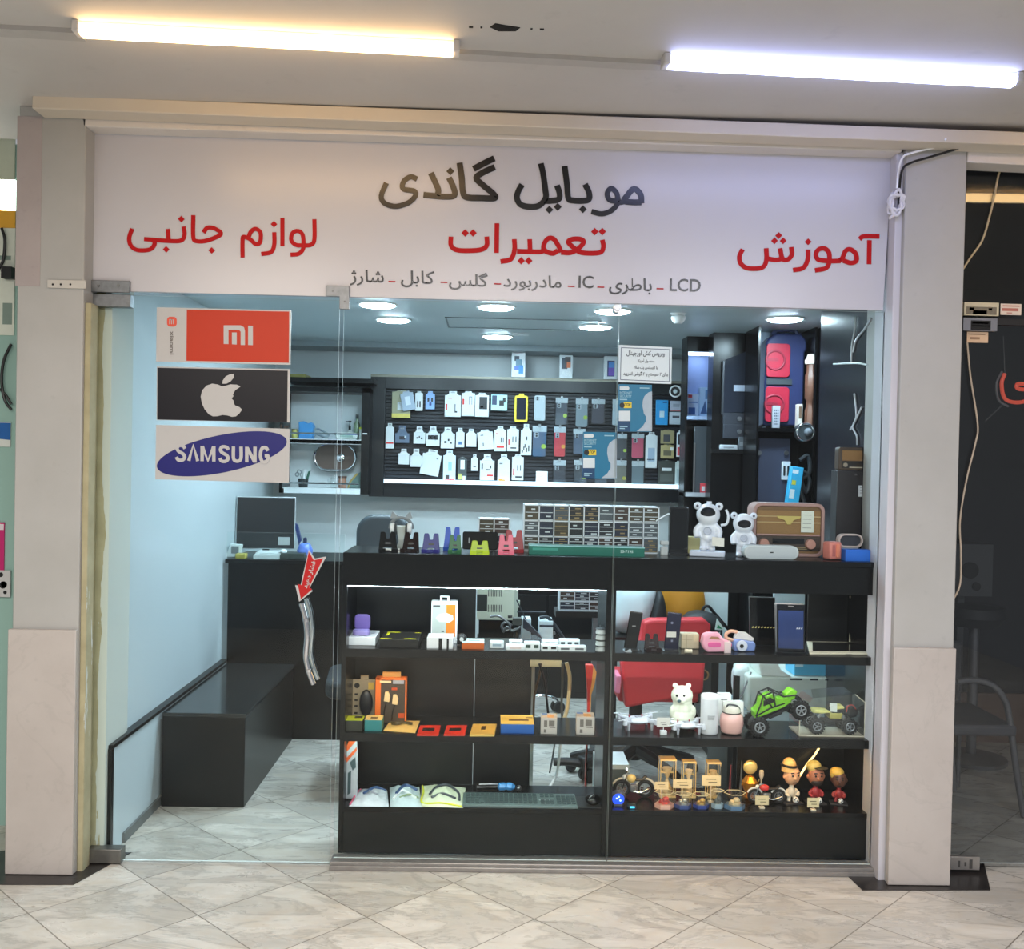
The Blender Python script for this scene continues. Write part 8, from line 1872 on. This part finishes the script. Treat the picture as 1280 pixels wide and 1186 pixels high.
o, W, H = hw('metal_bracket', 'cream metal bracket with a taped label above the right glass bar', 'bracket', 1205, 378.5, 1249, 394, .012, .015, m((206, 196, 168), .4, .2)); hwp(o, 'grey_label', m((120, 112, 96), .4), [(.06, .08, .93, .66)], W, H); hwp(o, 'white_tear', m((222, 206, 176), .5), [(.25, .1, .65, .4), (.15, .4, .28, .6), (.7, .4, .8, .58)], W, H)
o, W, H = hw('paper_label', 'cream paper label with red print on the right upper glass', 'label', 1250.5, 380, 1277, 393.5, .026, .003, m((222, 206, 190), .5), 'sheet'); hwp(o, 'red_print', m((180, 110, 96), .5), [(.1, .75, .9, .85), (.08, .35, .85, .6), (.3, .15, .55, .22)], W, H)
o, W, H = hw('lock_plate', 'grey metal lock plate with dark slots below the right glass bar', 'lock', 1204, 398, 1247, 413, .012, .018, m((140, 142, 150), .4, .6)); hwp(o, 'dark_slot', M_BLK, [(.22, .05, .8, .8)], W, H); hwp(o, 'strip', m((190, 170, 160), .4), [(.26, .55, .74, .66), (.26, .34, .76, .42)], W, H-.0001)
o, W, H = hw('paper_label', 'torn cream sticker under the lock plate on the right glass', 'label', 1208.5, 415, 1235.5, 428, .027, .002, m((214, 182, 150), .5), 'sheet'); hwp(o, 'print', m((150, 118, 90), .5), [(.1, .72, .85, .8), (.15, .3, .6, .5)], W, H)
o, W, H = hw('floor_lock', 'silver floor lock fitting at the foot of the right glass', 'lock', 1186, 1071, 1225, 1087, .0, .02, m((176, 172, 168), .35, .8)); hwp(o, 'engraving', m((70, 68, 66), .4), [(.3, .2, .36, .7), (.5, .3, .56, .6), (.66, .1, .76, .8)], W, H)
cable('door_wire', [P(1258, 205, .025), P(1249, 216, .025), P(1243, 245, .025), P(1237, 270, .025), P(1228, 300, .025), P(1213, 322, .025), P(1204, 336, .025)], .004, m((196, 176, 140), .5), 'cream wire curving over the upper glass of the right shop', 'wire')
cable('door_wire', [P(1209, 428, .025), P(1213, 470, .025), P(1222, 530, .025), P(1219, 555, .025), P(1208, 600, .025), P(1200, 650, .025), P(1201, 690, .025), P(1200, 730, .025), P(1190, 752, -.02)], .0035, m((186, 170, 150), .5), 'pale wire hanging down the lower glass of the right shop', 'wire')
# neon lettering seen through the right glass
o = thing('neon_sign', 'faintly glowing reddish neon lettering behind the right shop glass', 'neon sign', P(1252, 500, .35)); O2 = Vector(o.location); f = lambda x, y, d=0: P(x, y, .35)-O2+Vector((0, d, 0))
NEO = m((226, 84, 60), .3, em=.35)  # tubes given a weak glow of their own
mb = MB(); mb.tube([f(1256, 467), f(1252, 480), f(1256, 498), f(1270, 503), f(1285, 500), f(1300, 490)], .008); mb.tube([f(1284, 480), f(1272, 480), f(1273, 486), f(1290, 487)], .008); mb.build('tube', NEO, o)
mb = MB(); mb.tube([f(1254, 464, .01), f(1247, 480, .01), f(1250, 500, .01), f(1262, 508, .01)], .005); mb.build('outer_tube', m((120, 120, 122), .3), o)
mb = MB(); mb.tube([f(1232, 526), f(1252, 507)], .003, 6, smooth=False); mb.tube([f(1256, 467), f(1254, 420)], .002, 6, smooth=False); mb.tube([f(1285, 480), f(1285, 420)], .002, 6, smooth=False); mb.build('support', m((90, 90, 92), .4), o)
# armchair with metal frame
g = G(1232, 985); yc = .62; k = kk(yc)
o = thing('metal_armchair', 'dark metal framed armchair behind the right glass', 'chair', (P(1240, 960, yc).x, yc, 0)); O2 = Vector(o.location); f = lambda x, y, d=0: P(x, y, yc)-O2+Vector((0, d, 0))
MF = m((120, 120, 124), .35, .5)
mb = MB(); pts = [f(1196, 852), f(1215, 850), f(1240, 856), f(1256, 875), f(1262, 900), f(1270, 960), f(1279, 1045)]; pts[-1].z = .01; mb.tube(pts, .014, 10); mb.build('arm_frame', MF, o)
mb = MB(); pts = [f(1193, 905, .05), f(1199, 992, .05)]; mb.tube(pts, .013, 8, smooth=False); mb.tube([f(1196, 852), f(1206, 880, .1)], .013, 8, smooth=False); mb.build('leg', MF, o)
mb = MB(); p = f(1230, 912); mb.prismz([(p.x-.16, -.02), (p.x+.14, -.02), (p.x+.14, .42), (p.x-.16, .42)], p.z-.025, p.z+.025); mb.build('seat', m((80, 80, 86), .5), o, bevel=.012)
mb = MB(); p0, p1 = f(1190, 880, .38), f(1252, 905, .38); mb.bx(p0.x, p1.x, .38, .42, f(0, 905).z if 0 else p1.z, p1.z+.3); mb.build('backrest', m((70, 70, 76), .5), o, bevel=.012)
mb = MB(); a_, b_ = f(1240, 985, .36), f(1264, 990, .36); mb.tube([Vector((p0.x, .4, p1.z)), Vector((p0.x, .4, .01))], .012, 8, smooth=False); mb.tube([Vector((p1.x, .4, p1.z)), Vector((p1.x, .4, .01))], .012, 8, smooth=False); mb.build('leg', MF, o)
mb = MB(); a_ = P(1232, 965, 1.85); mb.bx(-.5, .3, 0, .02, 0, .28) ; o = tag(mb.build('low_board', m((110, 86, 74), .5), loc=(a_.x, 1.85, 0)), 'low brownish board on the floor behind the metal armchair', 'board')
o = thing('black_stool', 'round black seat visible deeper in the right shop', 'stool', (P(1218, 775, 1.5).x, 1.5, 0)); z = P(1218, 765, 1.5).z
mb = MB(); mb.lathe([(.0, z-.07), (.12, z-.07), (.16, z-.02), (.15, z+.03), (0, z+.05)]); mb.build('seat', m((34, 34, 38), .6), o); mb = MB(); mb.cyl((0, 0, .02), (0, 0, z-.07), .025); mb.lathe([(.18, 0), (.18, .02), (.02, .04)]); mb.build('post', MF, o)
o = thing('shelf_unit', 'grey shelf with small dark goods deep in the right shop', 'shelf', (P(1212, 720, 2.2).x, 2.2, 0)); z0_, z1_ = P(1212, 745, 2.2).z, P(1212, 680, 2.2).z
mb = MB(); mb.bx(-.16, .14, 0, .3, z0_, z1_); mb.bx(-.02, .02, .1, .14, 0, z0_); mb.bx(-.12, .12, .02, .28, 0, .02); mb.build('body', m((92, 94, 98), .5), o); mb = MB(); mb.cyl((.0, -.012, (z0_+z1_)/2), (0, 0, (z0_+z1_)/2), .05); mb.cyl((.04, -.012, z0_+.06), (.04, 0, z0_+.06), .025); mb.build('dark_round', M_BLK, o)
# ------------------------------------------------------------------ loose wires at the top right
cable('black_wire', [P(1210, 182, -.13), P(1190, 188, -.125), P(1160, 197, -.125), P(1140, 203, -.125), P(1128, 212, -.12), P(1124, 240, -.09), P(1123, 268, -.085)], .0045, M_BLK, 'black wire curving from the ceiling corner down the right frame', 'wire')
cable('white_wire', [P(1182, 174, -.21), P(1180, 180, -.16), P(1165, 185, -.125), P(1140, 191, -.125), P(1128, 197, -.12), P(1123, 215, -.1), P(1121, 235, -.1)], .004, M_GWHITE, 'white wire from the trunking down to the coil on the right frame', 'wire')
c = P(1120, 254, -.087); k = kk(-.1); pts = []
for i in range(60):
    t = i*.62; r = 9+3*math.sin(i*1.7); pts.append(c+Vector(((math.cos(t)*r*.75+math.sin(t)*3)*k, -.012*math.sin(i*.9), (math.sin(t)*r*1.35-math.cos(t)*3)*k)))
pts += [c+Vector((-2*k, 0, -14*k)), c+Vector((-9*k, -.01, -20*k))]
mb = MB(); mb.tube(pts, .0055, 6); tag(mb.build('wire_coil', m((214, 214, 220), .45)), 'bundled white wire coil on the frame right of the sign', 'wire coil')
# ------------------------------------------------------------------ neighbouring shop at left (a sliver)
mb = MB(); mb.bx(-4.2, XL-.08, .37, .43, 0, ZC); struct(mb.build('wall_neighbour_left', m((150, 186, 176), .5, var=.05, sc=3)), 'pale teal wall of the left neighbouring shop', 'wall')
def leftp(name, lab, cat, x0_, y0_, x1_, y1_, y, mat, th=.006):
    y = .3695-th-(.0065 if name in ('black_white_poster',) else 0)
    a, b = P(x0_, y1_, y), P(x1_, y0_, y); o = thing(name, lab, cat, (a.x, y, a.z)); W, H = b.x-a.x, b.z-a.z; mb = MB(); mb.bx(0, W, 0, th, 0, H); mb.build('panel', mat, o); return o, W, H
o, W, H = leftp('magenta_poster', 'magenta poster at the left edge of the picture', 'poster', -60, 653, 5.5, 718, .3, m((196, 28, 110), .4)); hwp(o, 'white_print', m((226, 214, 220), .4), [(.85, .86, .99, .97)], W, H)
o, W, H = leftp('black_white_poster', 'black and white patterned poster under the magenta one', 'poster', -60, 713, 13, 745, .33, m((200, 200, 200), .5)); mb = MB(); rr = random.Random(3)
for i in range(14): x = W*rr.uniform(.5, .97); z = H*rr.uniform(.1, .9); mb.cyl((x, -.001, z), (x, 0, z), rr.uniform(.006, .016), n=10)
mb.build('print', M_BLK, o)
o, W, H = leftp('blue_poster', 'blue and white poster at the left edge above the magenta one', 'poster', -60, 528, 13.5, 557, .36, m((216, 222, 216), .5)); mb = MB(); mb.prism([(0, H*.5), (W, H*.28), (W, H*.98), (0, H*.98)], -.001, 0); mb.build('blue_print', m((24, 96, 170), .4), o)
o, W, H = leftp('glowing_lightbox', 'upright glowing white lamp panel at the left edge', 'lamp', -30, 225, 19, 262, .3, m((255, 255, 246), .5, em=6, var=0))
o, W, H = leftp('cream_lightbox', 'pale cream panel at the left edge beside the pillar top', 'panel', -30, 155, 19, 224, .33, m((206, 212, 190), .5))
o, W, H = leftp('yellow_band', 'yellow band under the glowing lamp at the left edge', 'panel', -30, 263, 19, 284, .33, m((236, 176, 50), .5))
o, W, H = leftp('white_poster', 'white poster with grey print below the yellow band at the left edge', 'poster', -30, 285, 19, 418, .35, m((222, 228, 214), .5)); hwp(o, 'print', m((130, 150, 140), .5), [(.7, .1, .95, .3), (.6, .7, .9, .74)], W, H)
cable('loose_wire', [P(2, 285, .35), P(6, 300, .35), P(4, 325, .35), P(-3, 338, .35)], .006, M_BLK, 'black cable loop at the left edge near the yellow band')
cable('loose_wire', [P(14, 430, .35), P(5, 450, .35), P(2, 475, .35), P(6, 500, .35), P(14, 512, .35)], .006, M_BLK, 'black cable loop at the left edge above the blue poster')
cable('loose_wire', [P(-4, 484, .35), P(6, 492, .35), P(14, 505, .35)], .005, M_BLK, 'short black cable crossing above the blue poster at left')
o, W, H = leftp('plug_box', 'black plug box at the left edge under the cable loop', 'plug', 1, 333, 14, 347, .3, m((24, 24, 26), .5), .05)
# ------------------------------------------------------------------ light
w = bpy.data.worlds.new('mall_air'); SC.world = w; w.use_nodes = True
bg = w.node_tree.nodes['Background']; bg.inputs[0].default_value = (.86, .88, .92, 1); bg.inputs[1].default_value = .3
def area(name, loc, rot, sx, sy, power, col):
    l = bpy.data.lights.new(name, 'AREA'); l.shape = 'RECTANGLE'; l.size = sx; l.size_y = sy; l.energy = power; l.color = col
    o = bpy.data.objects.new(name, l); COL.objects.link(o); o.location = loc; o.rotation_euler = rot; return o
# unseen fill lights, added in place of further corridor tube lamps
for i, (x, y, c) in enumerate(((-1.6, -3.5, (1, .92, .82)), (0, -3.5, (1, .96, .93)), (1.6, -3.5, (.88, .91, 1)))): area('corridor_fill', (x, y, ZC-.05), (0, 0, 0), 1.2, .06, 80, c)
